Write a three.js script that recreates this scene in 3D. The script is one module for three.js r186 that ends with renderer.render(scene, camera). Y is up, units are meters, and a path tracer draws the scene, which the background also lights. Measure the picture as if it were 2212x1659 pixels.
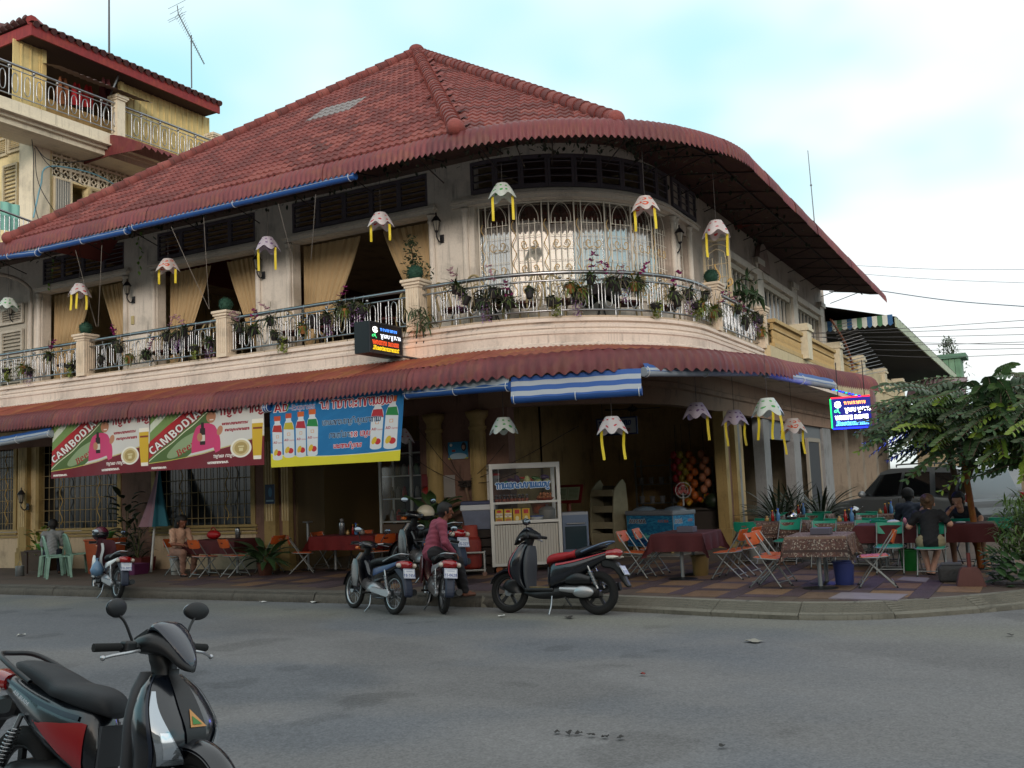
import * as THREE from 'three';
import { mergeGeometries, toCreasedNormals } from 'three/addons/utils/BufferGeometryUtils.js';
import { RoundedBoxGeometry } from 'three/addons/geometries/RoundedBoxGeometry.js';
import { MarchingCubes } from 'three/addons/objects/MarchingCubes.js';
import { RectAreaLightUniformsLib } from 'three/addons/lights/RectAreaLightUniformsLib.js';

// ---------- camera, sky, sun, exposure ----------
const scene = new THREE.Scene();
const rad = Math.PI / 180, EYE = 1.7, YAW = 28.5 * rad, PIT = 5.88 * rad, ROL = 2.4 * rad, FOV = 43;
const camera = new THREE.PerspectiveCamera(FOV, 4 / 3, 0.1, 900);
const V = (x, y, z) => new THREE.Vector3(x, y, z);
const cF = V(-Math.sin(YAW) * Math.cos(PIT), Math.sin(PIT), -Math.cos(YAW) * Math.cos(PIT));
const cR0 = V(Math.cos(YAW), 0, -Math.sin(YAW)), cU0 = cR0.clone().cross(cF);
const cX = cR0.clone().multiplyScalar(Math.cos(ROL)).addScaledVector(cU0, -Math.sin(ROL));
const cY = cR0.clone().multiplyScalar(Math.sin(ROL)).addScaledVector(cU0, Math.cos(ROL));
camera.position.set(0, EYE, 0);
camera.quaternion.setFromRotationMatrix(new THREE.Matrix4().makeBasis(cX, cY, cF.clone().negate()));
const renderer = new THREE.WebGLRenderer({ antialias: true });
renderer.toneMapping = THREE.LinearToneMapping;
renderer.toneMappingExposure = 1.06;
renderer.shadowMap.enabled = true;
RectAreaLightUniformsLib.init();
// measured picture positions (2212 x 1659 px) to points on a known plane
const FPX = 829.5 / Math.tan(FOV / 2 * rad);
const ray = (px, py) => cF.clone().multiplyScalar(FPX).addScaledVector(cX, px - 1106).addScaledVector(cY, 829.5 - py).normalize();
const hit = (px, py, ax, v) => { const d = ray(px, py), o = ax === 'y' ? v - EYE : v; return camera.position.clone().addScaledVector(d, o / d[ax]); };
const atY = (px, py, y = 0) => hit(px, py, 'y', y), atZ = (px, py, z) => hit(px, py, 'z', z), atX = (px, py, x) => hit(px, py, 'x', x);

// random and noise
const rngs = (s) => () => { s = (s + 0x6d2b79f5) | 0; let t = Math.imul(s ^ (s >>> 15), 1 | s); t = (t + Math.imul(t ^ (t >>> 7), 61 | t)) ^ t; return ((t ^ (t >>> 14)) >>> 0) / 4294967296; };
let R = rngs(7);
const rr = (a, b) => a + (b - a) * R();
const h2 = (x, y, s) => { let n = Math.imul(x, 374761393) + Math.imul(y, 668265263) + Math.imul(s, 2147483647 >> 3) | 0; n = Math.imul(n ^ (n >>> 13), 1274126177); return ((n ^ (n >>> 16)) >>> 0) / 4294967296; };
const sm = (t) => t * t * (3 - 2 * t);
function vn(x, y, s, per = 0) {   // value noise, tileable with period per
  const x0 = Math.floor(x), y0 = Math.floor(y), fx = sm(x - x0), fy = sm(y - y0), w = (v) => per ? ((v % per) + per) % per : v;
  const a = h2(w(x0), w(y0), s), b = h2(w(x0 + 1), w(y0), s), c = h2(w(x0), w(y0 + 1), s), d = h2(w(x0 + 1), w(y0 + 1), s);
  return a + (b - a) * fx + (c - a) * fy + (a - b - c + d) * fx * fy;
}
const fbm = (x, y, s, oct, per = 0) => { let v = 0, a = 0.5, t = 0; for (let i = 0; i < oct; i++) { v += a * vn(x, y, s + i, per); t += a; x *= 2; y *= 2; per *= 2; a *= 0.55; } return v / t; };
const clamp = THREE.MathUtils.clamp, lerp = THREE.MathUtils.lerp, sstep = THREE.MathUtils.smoothstep;

// sky: pale cyan evening air with soft white cloud banks, warm around the low sun behind the viewer
const SUN = V(0.44, 0.2, 0.87).normalize();
{
  const W = 1024, Hh = 512, data = new Float32Array(W * Hh * 4);
  for (let j = 0; j < Hh; j++) for (let i = 0; i < W; i++) {
    const el = ((j + 0.5) / Hh - 0.5) * Math.PI, az = ((i + 0.5) / W - 0.5) * 2 * Math.PI;
    const d = V(Math.cos(az) * Math.cos(el), Math.sin(el), Math.sin(az) * Math.cos(el));
    const t = clamp(d.y, 0, 1);
    let c = [lerp(0.7, 0.36, t ** 0.6), lerp(0.95, 0.8, t), lerp(1.02, 0.98, t)];
    const k = 1 / (t + 0.22), n = fbm(d.x * k * 1.1 + 12.3, d.z * k * 1.1 + 4.1, 31, 5), n2 = fbm(d.x * k * 0.45 + 3.7, d.z * k * 0.7 + 9.2, 77, 4);
    const cl = sstep(n * 0.55 + n2 * 0.55, 0.46, 0.64) * 0.9;
    const wh = [1.04, 1.06, 1.06];
    const low = sstep(0.16 - t, 0, 0.16);
    c = c.map((v, q) => lerp(lerp(v, wh[q], cl), [0.93, 0.92, 0.86][q], low * 0.7));
    const s = Math.max(0, d.dot(SUN)), g = Math.exp((s - 1) * 9) * 0.9 + Math.exp((s - 1) * 50) * 2.6;
    c[0] += g * 1.0; c[1] += g * 0.68; c[2] += g * 0.4;
    if (d.y < 0) c = c.map((v) => v * 0.35);
    data.set([...c, 1], (j * W + i) * 4);
  }
  const t = new THREE.DataTexture(data, W, Hh, THREE.RGBAFormat, THREE.FloatType);
  t.mapping = THREE.EquirectangularReflectionMapping; t.magFilter = THREE.LinearFilter; t.minFilter = THREE.LinearFilter; t.needsUpdate = true;
  scene.background = t; scene.environment = t;
}
const sun = new THREE.DirectionalLight(new THREE.Color(1, 0.9, 0.84), 1.5);
sun.position.copy(SUN).multiplyScalar(60).add(V(-9, 0, -14)); sun.target.position.set(-9, 0, -14);
sun.castShadow = true; sun.shadow.radius = 20; sun.shadow.mapSize.set(2048, 2048);
Object.assign(sun.shadow.camera, { left: -25, right: 25, top: 25, bottom: -25, near: 1, far: 140 });
scene.add(sun, sun.target);

// ---------- materials ----------
const texOf = (W, fn, srgb = true) => {
  const d = new Uint8Array(W * W * 4);
  for (let j = 0; j < W; j++) for (let i = 0; i < W; i++) { const v = fn(i / W, j / W, i, j), o = (j * W + i) * 4; const a = Array.isArray(v) ? v : [v, v, v]; for (let q = 0; q < 3; q++) d[o + q] = clamp(a[q], 0, 1) * 255; d[o + 3] = 255; }
  const t = new THREE.DataTexture(d, W, W); t.wrapS = t.wrapT = THREE.RepeatWrapping; t.magFilter = THREE.LinearFilter; t.minFilter = THREE.LinearMipmapLinearFilter; t.generateMipmaps = true;
  if (srgb) t.colorSpace = THREE.SRGBColorSpace; t.needsUpdate = true; return t;
};
const rep = (t, u, v = u) => { const c = t.clone(); c.repeat.set(u, v); c.needsUpdate = true; return c; };
const T = {
  mottle: texOf(256, (u, v) => 0.83 + 0.17 * fbm(u * 4, v * 4, 3, 6, 4)),
  grime: texOf(512, (u, v) => { const n = fbm(u * 5, v * 5, 11, 6, 5), st = fbm(u * 40, v * 3, 21, 3, 40) ; return [0.985, 0.975, 0.96].map((c, q) => c * (1 - 0.2 * sstep(n, 0.4, 0.8) * (0.4 + 0.6 * st) - 0.2 * (st > 0.66 ? (st - 0.66) * 3 : 0) - 0.05 * vn(u * 90, v * 90, 5, 90)) * (q === 2 ? 0.99 : 1)); }),
  rust: texOf(512, (u, v) => { const n = fbm(u * 6, v * 6, 41, 6, 6), m = fbm(u * 30, v * 8, 43, 3, 30); const a = sstep(n, 0.45, 0.7); return [lerp(0.95, 1.0, a) * (0.78 + 0.22 * m), lerp(0.8, 0.98, a) * (0.74 + 0.26 * m), lerp(0.8, 0.8, a) * (0.74 + 0.26 * m)]; }),
  wood: texOf(256, (u, v) => 0.7 + 0.3 * fbm(u * 3, v * 36, 51, 4, 3)),
  cloth: texOf(256, (u, v, i, j) => 0.86 + 0.1 * ((i + j) % 3 / 2) * vn(u * 64, v * 64, 61, 64) + 0.08 * fbm(u * 6, v * 6, 62, 4, 6)),
  tile: texOf(256, (u, v) => { const n = fbm(u * 5, v * 5, 71, 6, 5), k = fbm(u * 22, v * 22, 75, 3, 22); return [0.8 + 0.2 * n - 0.25 * sstep(k, 0.62, 0.8), 0.76 + 0.24 * n - 0.2 * sstep(k, 0.62, 0.8), 0.74 + 0.26 * n - 0.2 * sstep(k, 0.62, 0.8)]; }),
  bump: texOf(256, (u, v) => fbm(u * 16, v * 16, 81, 5, 16), false),
  fine: texOf(256, (u, v) => 0.5 * vn(u * 128, v * 128, 91, 128) + 0.5 * fbm(u * 30, v * 30, 92, 3, 30), false),
};
const mats = new Map();
function M(color, rough = 0.8, o = {}) {   // o.tex: texture name, o.s: repeats per metre
  const key = color + rough + JSON.stringify(o);
  if (mats.has(key)) return mats.get(key);
  const { tex, s = 1, metal = 0, bump = 0, bs = 2, phys, ...rest } = o;
  const C = phys || rest.transmission !== undefined || rest.clearcoat !== undefined ? THREE.MeshPhysicalMaterial : THREE.MeshStandardMaterial;
  const m = new C({ color, roughness: rough, metalness: metal, ...rest });
  if (tex) { m.map = rep(T[tex], s); m.userData.pm = 1; }
  if (bump) { m.bumpMap = rep(T.bump, bs); m.bumpScale = bump; m.userData.pm = 1; }
  mats.set(key, m); return m;
}
const chrome = M('#a2a4a6', 0.32, { metal: 1 }), steel = M('#9c9fa3', 0.35, { metal: 1 }), galv = M('#8d9192', 0.5, { metal: 0.8 }), black = M('#101012', 0.5), rubber = M('#151515', 0.9, { tex: 'mottle', s: 3 });

// ---------- geometry helpers ----------
function planar(g) {
  const p = g.attributes.position, n = g.attributes.normal, uv = new Float32Array(p.count * 2);
  for (let i = 0; i < p.count; i++) {
    const a = Math.abs(n.getX(i)), b = Math.abs(n.getY(i)), c = Math.abs(n.getZ(i)), x = p.getX(i), y = p.getY(i), z = p.getZ(i);
    if (b >= a && b >= c) { uv[2 * i] = x; uv[2 * i + 1] = z; } else if (a >= c) { uv[2 * i] = z; uv[2 * i + 1] = y; } else { uv[2 * i] = x; uv[2 * i + 1] = y; }
  }
  g.setAttribute('uv', new THREE.BufferAttribute(uv, 2)); return g;
}
const names = new Map();
const numbered = (n) => { const k = names.get(n) || 0; names.set(n, k + 1); return k ? n + '_' + String(k).padStart(3, '0') : n; };
const flat = (a) => Array.isArray(a) ? a.flat(9) : [a];
function join(gs) {
  gs = flat(gs); if (gs.length === 1) return gs[0];
  const ix = gs.every((g) => g.index); if (!ix) gs = gs.map((g) => g.index ? g.toNonIndexed() : g);
  gs.forEach((g) => { for (const k of Object.keys(g.attributes)) if (!['position', 'normal', 'uv'].includes(k)) g.deleteAttribute(k); if (!g.attributes.uv) g.setAttribute('uv', new THREE.BufferAttribute(new Float32Array(g.attributes.position.count * 2), 2)); });
  return mergeGeometries(gs);
}
function mesh(name, geo, mat, parent = scene, keep) {
  const g = join(geo); if (mat.userData.pm && !keep) planar(g);
  const m = new THREE.Mesh(g, mat); m.name = parent === scene ? numbered(name) : name; m.castShadow = m.receiveShadow = true; parent.add(m); return m;
}
function thing(name, label, category, [x, y, z] = [0, 0, 0], turn = 0, group) {
  const o = new THREE.Group(); o.name = numbered(name); o.position.set(x, y, z); o.rotation.y = turn; scene.add(o); o.userData = { label, category }; if (group) o.userData.group = group; return o;
}
const part = (name, parent) => { const o = new THREE.Group(); o.name = name; parent.add(o); return o; };
function tag(o, label, category, group) { o.userData.label = label; o.userData.category = category; if (group) o.userData.group = group; return o; }
const struct = (o) => { o.userData.kind = 'structure'; return o; };
const stuff = (o) => { o.userData.kind = 'stuff'; return o; };
function dup(root, [x, y, z], turn, label) { const r = root.clone(); r.name = numbered(root.name.replace(/_\d{3}$/, '')); r.userData = { ...root.userData, label: label || root.userData.label }; scene.add(r); r.position.set(x, y, z); r.rotation.y = turn; return r; }
const box = (w, h, d, x = 0, y = 0, z = 0, ry = 0, rx = 0, rz = 0) => { const g = new THREE.BoxGeometry(w, h, d); if (rx) g.rotateX(rx); if (rz) g.rotateZ(rz); if (ry) g.rotateY(ry); return g.translate(x, y, z); };
const rbox = (w, h, d, r, x = 0, y = 0, z = 0, ry = 0, rx = 0, rz = 0) => { const g = new RoundedBoxGeometry(w, h, d, 2, Math.min(r, w / 2.01, h / 2.01, d / 2.01)); if (rx) g.rotateX(rx); if (rz) g.rotateZ(rz); if (ry) g.rotateY(ry); return g.translate(x, y, z); };
const span = (x0, x1, y0, y1, z0, z1) => box(x1 - x0, y1 - y0, z1 - z0, (x0 + x1) / 2, (y0 + y1) / 2, (z0 + z1) / 2);
const A3 = (p) => p.isVector3 ? p : V(...p);
function rod(a, b, r, r2 = r, n = 8) { a = A3(a); b = A3(b); const d = b.clone().sub(a), g = new THREE.CylinderGeometry(r2, r, d.length(), n); g.applyQuaternion(new THREE.Quaternion().setFromUnitVectors(V(0, 1, 0), d.normalize())); return g.translate((a.x + b.x) / 2, (a.y + b.y) / 2, (a.z + b.z) / 2); }
const tube = (pts, r, n = 24, k = 6, closed = false) => new THREE.TubeGeometry(new THREE.CatmullRomCurve3(pts.map(A3), closed, 'catmullrom', 0.5), n, r, k, closed);
const lathe = (prof, n = 16, x = 0, y = 0, z = 0) => new THREE.LatheGeometry(prof.map(([r, h]) => new THREE.Vector2(r, h)), n).translate(x, y, z);
const ball = (r, x, y, z, sx = 1, sy = 1, sz = 1, n = 12) => new THREE.SphereGeometry(r, n, Math.max(6, n * 0.7 | 0)).scale(sx, sy, sz).translate(x, y, z);
function extr(pts, depth, bevel = 0, seg = 1) {   // outline in xy, thickness along z centred
  const s = new THREE.Shape(pts.map(([x, y]) => new THREE.Vector2(x, y)));
  return new THREE.ExtrudeGeometry(s, { depth: depth - 2 * bevel, bevelEnabled: bevel > 0, bevelThickness: bevel, bevelSize: bevel, bevelOffset: -bevel, bevelSegments: seg, curveSegments: 4 }).translate(0, 0, -depth / 2 + bevel);
}
function smoothPts(pts, n = 6, closed = true) { const c = new THREE.CatmullRomCurve3(pts.map(([x, y]) => V(x, y, 0)), closed, 'catmullrom', 0.5); return c.getPoints(pts.length * n).slice(0, closed ? -1 : undefined).map((p) => [p.x, p.y]); }
function grid(nu, nv, fn, crease) {   // surface fn(u,v) -> [x,y,z], uv kept
  const g = new THREE.PlaneGeometry(1, 1, nu, nv), p = g.attributes.position, uv = g.attributes.uv;
  for (let i = 0; i < p.count; i++) { const q = fn(uv.getX(i), 1 - uv.getY(i)); p.setXYZ(i, q[0], q[1], q[2]); }
  g.computeVertexNormals(); return crease ? toCreasedNormals(g, crease) : g;
}
// loft closed rings of equal count (each ring an array of [x,y,z]); caps the ends
function loft(rings, caps = true, crease = 0.7) {
  const n = rings[0].length, pos = [], ix = [];
  rings.forEach((r) => r.forEach((p) => pos.push(...(p.isVector3 ? [p.x, p.y, p.z] : p))));
  for (let i = 0; i < rings.length - 1; i++) for (let j = 0; j < n; j++) { const a = i * n + j, b = i * n + (j + 1) % n, c = a + n, d = b + n; ix.push(a, b, d, a, d, c); }
  if (caps) for (const i of [0, rings.length - 1]) { const c = pos.length / 3, s = [0, 0, 0]; for (let j = 0; j < n; j++) for (let q = 0; q < 3; q++) s[q] += pos[(i * n + j) * 3 + q] / n; pos.push(...s); for (let j = 0; j < n; j++) { const a = i * n + j, b = i * n + (j + 1) % n; i ? ix.push(a, b, c) : ix.push(b, a, c); } }
  let g = new THREE.BufferGeometry(); g.setAttribute('position', new THREE.Float32BufferAttribute(pos, 3)); g.setIndex(ix); g.computeVertexNormals();
  return crease ? toCreasedNormals(g, crease) : g;
}
// path along the two street fronts: along x, round the corner, back along -z. Points carry an outward normal
function frontPath(cx, cz, Rr, x0, z1, step = 0.25, ang = 6) {
  const out = [], L1 = cx - x0, n1 = Math.ceil(L1 / step);
  for (let i = 0; i < n1; i++) out.push({ x: x0 + L1 * i / n1, z: cz + Rr, nx: 0, nz: 1 });
  const na = Math.ceil(90 / ang); for (let i = 0; i <= na; i++) { const a = Math.PI / 2 * i / na; out.push({ x: cx + Rr * Math.sin(a), z: cz + Rr * Math.cos(a), nx: Math.sin(a), nz: Math.cos(a), a }); }
  const L2 = cz - z1, n2 = Math.ceil(L2 / step); for (let i = 1; i <= n2; i++) out.push({ x: cx + Rr, z: cz - L2 * i / n2, nx: 1, nz: 0 });
  let s = 0; out.forEach((p, i) => { if (i) s += Math.hypot(p.x - out[i - 1].x, p.z - out[i - 1].z); p.s = s; }); return out;
}
const off = (p, o) => [p.x + p.nx * o, p.z + p.nz * o];
function sweep(pts, prof, crease = 0.5) {   // prof: [offset, y] list along the path
  const pos = [], ix = [], m = prof.length;
  pts.forEach((p) => prof.forEach(([o, y]) => { const [x, z] = off(p, o); pos.push(x, y, z); }));
  for (let i = 0; i < pts.length - 1; i++) for (let j = 0; j < m - 1; j++) { const a = i * m + j; ix.push(a, a + m, a + m + 1, a, a + m + 1, a + 1); }
  const g = new THREE.BufferGeometry(); g.setAttribute('position', new THREE.Float32BufferAttribute(pos, 3)); g.setIndex(ix); g.computeVertexNormals(); return toCreasedNormals(g, crease);
}
const circ = (r, n = 10) => Array.from({ length: n + 1 }, (_, i) => [r * Math.cos(i / n * 2 * Math.PI), r * Math.sin(i / n * 2 * Math.PI)]);
const pipeAlong = (pts, o, y, r, n = 8) => sweep(pts, circ(r, n).map(([a, b]) => [o + a, y + b]), 1.5);
function canvasTex(w, h, draw) { const c = document.createElement('canvas'); c.width = w; c.height = h; draw(c.getContext('2d'), w, h); const t = new THREE.CanvasTexture(c); t.colorSpace = THREE.SRGBColorSpace; return t; }

// ---------- ground ----------
const PV = 0.16;
{
  const t = texOf(2048, (u, v, i, j) => {
    const big = fbm(u * 4, v * 6, 101, 3, 4), mid = fbm(u * 13, v * 17, 102, 3, 13), gr = h2(i, j, 103), gr2 = vn(u * 900, v * 900, 107, 900), st = vn(u * 3, v * 40, 104, 3);
    const dust = sstep(big * 0.6 + mid * 0.4, 0.46, 0.64), damp = sstep(fbm(u * 5, v * 8, 105, 4, 5), 0.56, 0.66);
    let g = 0.355 + 0.025 * (mid - 0.5) + 0.1 * (gr - 0.5) + 0.05 * (gr2 - 0.5) + 0.02 * (st - 0.5);
    const kb = Math.exp(-(((v - 0.44) / 0.035) ** 2)) * (0.4 + 0.9 * mid), pt = u > 0.12 && u < 0.3 + 0.03 * big && v > 0.56 && v < 0.66 + 0.04 * mid ? 1 : 0, tr = Math.max(0, Math.sin(v * 62 + 3 * big)) * 0.012, oil = sstep(fbm(u * 24, v * 24, 108, 3, 24), 0.68, 0.76);
    g += 0.04 + dust * 0.03 - damp * 0.035 + kb * 0.02 - pt * 0.028 + tr - oil * 0.045;
    return [g + dust * 0.018, g + 0.008 + dust * 0.004, g + 0.02 - dust * 0.014 - kb * 0.03];
  });
  const road = mesh('road', new THREE.PlaneGeometry(700, 700).rotateX(-Math.PI / 2), new THREE.MeshStandardMaterial({ map: rep(t, 1 / 20), roughness: 0.92, color: '#f4f4f6' }), scene, true);
  planar(road.geometry); struct(road);
}
const kerbLine = [[-60, -12], [-30, -12], [-20, -12], [-12, -12], [-9, -12], [-7, -12], [-5.6, -12.02], [-4.6, -11.9], [-3.6, -11.74], [-2.56, -11.67], [-1.8, -11.9], [-0.92, -12.55], [-0.35, -13.1], [0.35, -14.1], [0.8, -15.5], [1.0, -17.5], [1.0, -22], [1.0, -30], [1.0, -60]];
const kerbPts = (() => {
  const c = new THREE.CatmullRomCurve3(kerbLine.map(([x, z]) => V(x, 0, z)), false, 'centripetal'), n = 500, out = []; let s = 0;
  for (let i = 0; i <= n; i++) { const p = c.getPointAt(i / n), t = c.getTangentAt(i / n); if (i) s += Math.hypot(p.x - out[i - 1].x, p.z - out[i - 1].z); out.push({ x: p.x, z: p.z, nx: -t.z, nz: t.x, s }); }
  return out;
})();
kerbPts.forEach((p) => { if (p.nx * 1 + p.nz * 1 < 0) { p.nx *= -1; p.nz *= -1; } });
{
  const pav = thing('pavement', '', ''); delete pav.userData.label; delete pav.userData.category; struct(pav);
  const out = kerbPts.map((p) => off(p, -0.28)), s = new THREE.Shape([...out.map(([x, z]) => new THREE.Vector2(x, -z)), new THREE.Vector2(1, 62), new THREE.Vector2(-60, 62)]);
  mesh('bed', new THREE.ShapeGeometry(s).rotateX(-Math.PI / 2).translate(0, PV, 0), M('#57483f', 0.85, { tex: 'grime', s: 0.5, bump: 0.006 }), pav);
  // kerb stones: rounded along the front, a low grooved ramp round the corner
  const cut = kerbPts.findIndex((p) => p.x > -7.15), km = M('#5c5852', 0.9, { tex: 'grime', s: 0.9, bump: 0.01 }), km2 = M('#77746b', 0.9, { tex: 'grime', s: 0.8, bump: 0.006 });
  const p1 = [[0, 0], [0.0, 0.06], [-0.025, 0.12], [-0.07, 0.155], [-0.14, PV + 0.004], [-0.3, PV + 0.004]];
  const segs = (a, b, len, prof, mat, nm) => { let st = a; for (let i = a + 1; i <= b; i++) if (kerbPts[i].s - kerbPts[st].s > len || i === b) { const q = kerbPts.slice(st, i + 1).map((p) => ({ ...p })); if (q.length > 1) { q[0].x += (q[1].x - q[0].x) * 0.03; q[0].z += (q[1].z - q[0].z) * 0.03; const dy = rr(-0.004, 0.004), dn = rr(-0.008, 0.008); mesh(nm, sweep(q, prof.map(([o, y]) => [o + (y < 0.02 ? 0 : dn), y < 0.02 ? y : y + dy]), 0.9), mat, pav); } st = i; } };
  segs(kerbPts.findIndex((p) => p.x > -27), cut, 1.5, p1, km, 'kerb_stone');
  mesh('broken_kerb_end', grid(8, 8, (u, v) => { const a = v * Math.PI / 2; const r = 0.15 + 0.03 * vn(u * 5, v * 5, 8); return [-7.15 + Math.cos(a) * u * 0.35 * (1 + 0.3 * vn(v * 4, 2, 4)), PV * Math.sin(a) * (1.02 - u * 0.35), -12.02 - 0.26 + 0.3 * Math.cos(u * 1.4) * (1 - 0.2 * v)]; }), km2, pav);
  const prof2 = [[0, 0], [0, 0.05], [-0.02, 0.062]];
  for (let k = 0; k < 5; k++) { const o = -0.07 - k * 0.045, y = 0.075 + k * 0.019; prof2.push([o + 0.014, y], [o + 0.008, y - 0.014], [o - 0.008, y - 0.012], [o - 0.012, y + 0.006]); }
  prof2.push([-0.3, PV + 0.006], [-0.36, PV + 0.006]);
  segs(cut, kerbPts.findIndex((p) => p.z < -32), 0.95, prof2, km2, 'grooved_kerb_slab');
  // paving: orange fields framed by dark plum bands
  const inside = (x, z) => { let best = 9, sgn = 0; for (let i = 0; i < kerbPts.length; i += 2) { const p = kerbPts[i], d = Math.hypot(x - p.x, z - p.z); if (d < best) { best = d; sgn = (x - p.x) * p.nx + (z - p.z) * p.nz; } } return best > 8.9 ? true : sgn < -0.4; };
  const orange = ['#7d5f45', '#745840', '#84664a', '#6f5846'].map((c) => M(c, 0.75, { tex: 'tile', s: 2.3, bump: 0.004, bs: 6 })), plum = ['#4b3a40', '#443439', '#524046', '#55444a'].map((c) => M(c, 0.75, { tex: 'tile', s: 2.1, bump: 0.004, bs: 6 }));
  const gO = new RoundedBoxGeometry(0.49, 0.02, 0.62, 1, 0.004), gB = new RoundedBoxGeometry(0.24, 0.02, 0.87, 1, 0.004), gS = new RoundedBoxGeometry(0.49, 0.02, 0.24, 1, 0.004);
  [gO, gB, gS].forEach(planar);
  for (let i = 0; i < 20; i++) for (let j = 0; j < 6; j++) {
    const x = -14.6 + i * 0.75, z = -12.68 - j * 0.875 - (i % 2) * 0.3;
    if (!inside(x, z + 0.33)) continue;
    const add = (g, m, dx, dz, nm) => { if (!inside(x + dx, z + dz + 0.3)) return; const t = new THREE.Mesh(g, m[R() * m.length | 0]); t.name = nm; t.receiveShadow = true; t.position.set(x + dx, PV - 0.004 + rr(-0.0015, 0.0015), z + dz); pav.add(t); };
    const faded = x < -6.5 && R() < 0.5;
    add(gO, faded ? plum : orange, 0, 0, 'paving_field'); add(gB, plum, 0.37, 0, 'paving_band'); add(gS, plum, 0, 0.435, 'paving_band');
  }
  const lil = M('#847a82', 0.8, { tex: 'mottle', s: 1.5 });
  const q = (pts, h) => { const s = new THREE.Shape(pts.map(([a, b]) => { const p = atY(a, b, PV + h); return new THREE.Vector2(p.x, -p.z); })); return new THREE.ExtrudeGeometry(s, { depth: h, bevelEnabled: false }).rotateX(-Math.PI / 2).translate(0, PV, 0); };
  mesh('pale_slab', q([[1790, 1292], [1818, 1279], [1962, 1283], [1938, 1296]], 0.012), lil, pav);
  mesh('pale_slab', q([[1938, 1252], [1952, 1245], [2008, 1248], [2000, 1257]], 0.012), lil, pav);
}
// litter on the road
for (const [px, py, w, c] of [[570, 1302, 0.1, '#d8d8d4'], [680, 1303, 0.12, '#cfcfca'], [1630, 1388, 0.16, '#8e8a80'], [1388, 1460, 0.05, '#7a2a22'], [48, 1374, 0.1, '#c5c5bd'], [1085, 1333, 0.08, '#d0cfca'], [1230, 1336, 0.12, '#332f2b'], [2180, 1375, 0.06, '#2d2a28'], [1560, 1618, 0.05, '#302e2c'], ...[1205, 1230, 1245, 1275, 1310, 1340].map((q) => [q, 1585 + (q - 1205) * 0.11, 0.05, '#302e2c'])]) {
  const p = atY(px, py, 0); const o = mesh('litter_scrap', grid(4, 3, (u, v) => [(u - 0.5) * w + 0.02 * vn(u * 4, v * 4, px), 0.012 + 0.02 * vn(u * 3 + px, v * 3, 5), (v - 0.5) * w * 0.8]), M(c, 0.9, { side: 2 }));
  o.position.set(p.x, 0, p.z); o.rotation.y = px; tag(o, ({ '#d8d8d4': 'small white crumpled cup scrap lying by the kerb', '#cfcfca': 'flat white paper scrap lying beside the kerb', '#8e8a80': 'grey paper scrap lying on the open road', '#7a2a22': 'tiny red wrapper scrap on the open road', '#c5c5bd': 'white paper scrap beyond the parked scooter mirror', '#d0cfca': 'white scrap beside the rear wheel of the maroon motorbike', '#332f2b': 'dark leaf scrap under the red seated scooter', '#2d2a28': 'dark scrap on the road beyond the corner hedge', '#302e2c': 'tiny dark pebble scrap on the bare road' })[c], 'litter', 'scraps on the road');
}

// ---------- restaurant building ----------
const WZ = -15.45, WX = -6.22, WC = [-9.1, -18.33, 2.88];
const bld = thing('restaurant_building', 'two storey corner restaurant with red tiled roof, curved window and flower balcony', 'building');
const white = M('#dfd9d1', 0.8, { tex: 'grime', s: 0.6 }), cream = M('#c9b68c', 0.8, { tex: 'grime', s: 0.7 }), yellow = M('#a08a58', 0.75, { tex: 'grime', s: 0.8 }), pink = M('#7d6054', 0.85, { tex: 'grime', s: 0.7 }), louvreWood = M('#6b636b', 0.7, { tex: 'wood', s: 2 }), roomPlaster = M('#c2b59e', 0.85, { tex: 'grime', s: 0.5 }), tan = M('#b59c70', 0.85, { tex: 'grime', s: 0.6 });
const wallPath = frontPath(...WC, -26, -33.5, 0.5, 5), balPath = frontPath(-8.5, -17.3, 3.25, -26, -33.5, 0.5, 4), canPath = frontPath(-8.2, -17.0, 4.05, -26, -33.5, 0.5, 4);
const cutPath = (P, a, b) => P.filter((p) => p.s >= a && p.s <= b);
// balcony slab with stepped cornice
const bal = part('balcony', bld);
mesh('cornice', sweep(balPath, [[-0.25, 4.42], [0.02, 4.42], [0.03, 4.39], [0.03, 4.36], [-0.03, 4.345], [0.0, 4.325], [0.055, 4.29], [0.055, 4.25], [0.03, 4.235], [0.045, 4.2], [0.105, 4.185], [0.105, 4.145], [0.085, 4.13], [0.085, 3.99], [0.13, 3.965], [0.13, 3.86], [-1.6, 3.86]]), M('#dccfc6', 0.8, { tex: 'grime', s: 0.5 }), bal);
mesh('floor', sweep(balPath, [[0.0, 4.424], [-2.2, 4.424]]), M('#8a8178', 0.7, { tex: 'mottle', s: 1 }), bal);
const coping = M('#c7b49c', 0.7, { tex: 'mottle', s: 2 });
{ let st = 0; for (let i = 1; i < balPath.length; i++) if (balPath[i].s - balPath[st].s >= 0.45) { if (balPath[st].x > -23 && balPath[i].z > -21.6) { const q = balPath.slice(st, i + 1).map((p) => ({ ...p })), e = 0.012; q[q.length - 1] = { ...q[q.length - 1], x: q[q.length - 1].x - e * q[q.length - 1].nz, z: q[q.length - 1].z + e * q[q.length - 1].nx }; mesh('coping_stone', sweep(q, [[0.0, 4.425], [0.004, 4.455 + rr(-0.002, 0.002)], [-0.13, 4.455], [-0.13, 4.425]]), coping, bal); } st = i; } }
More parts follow.
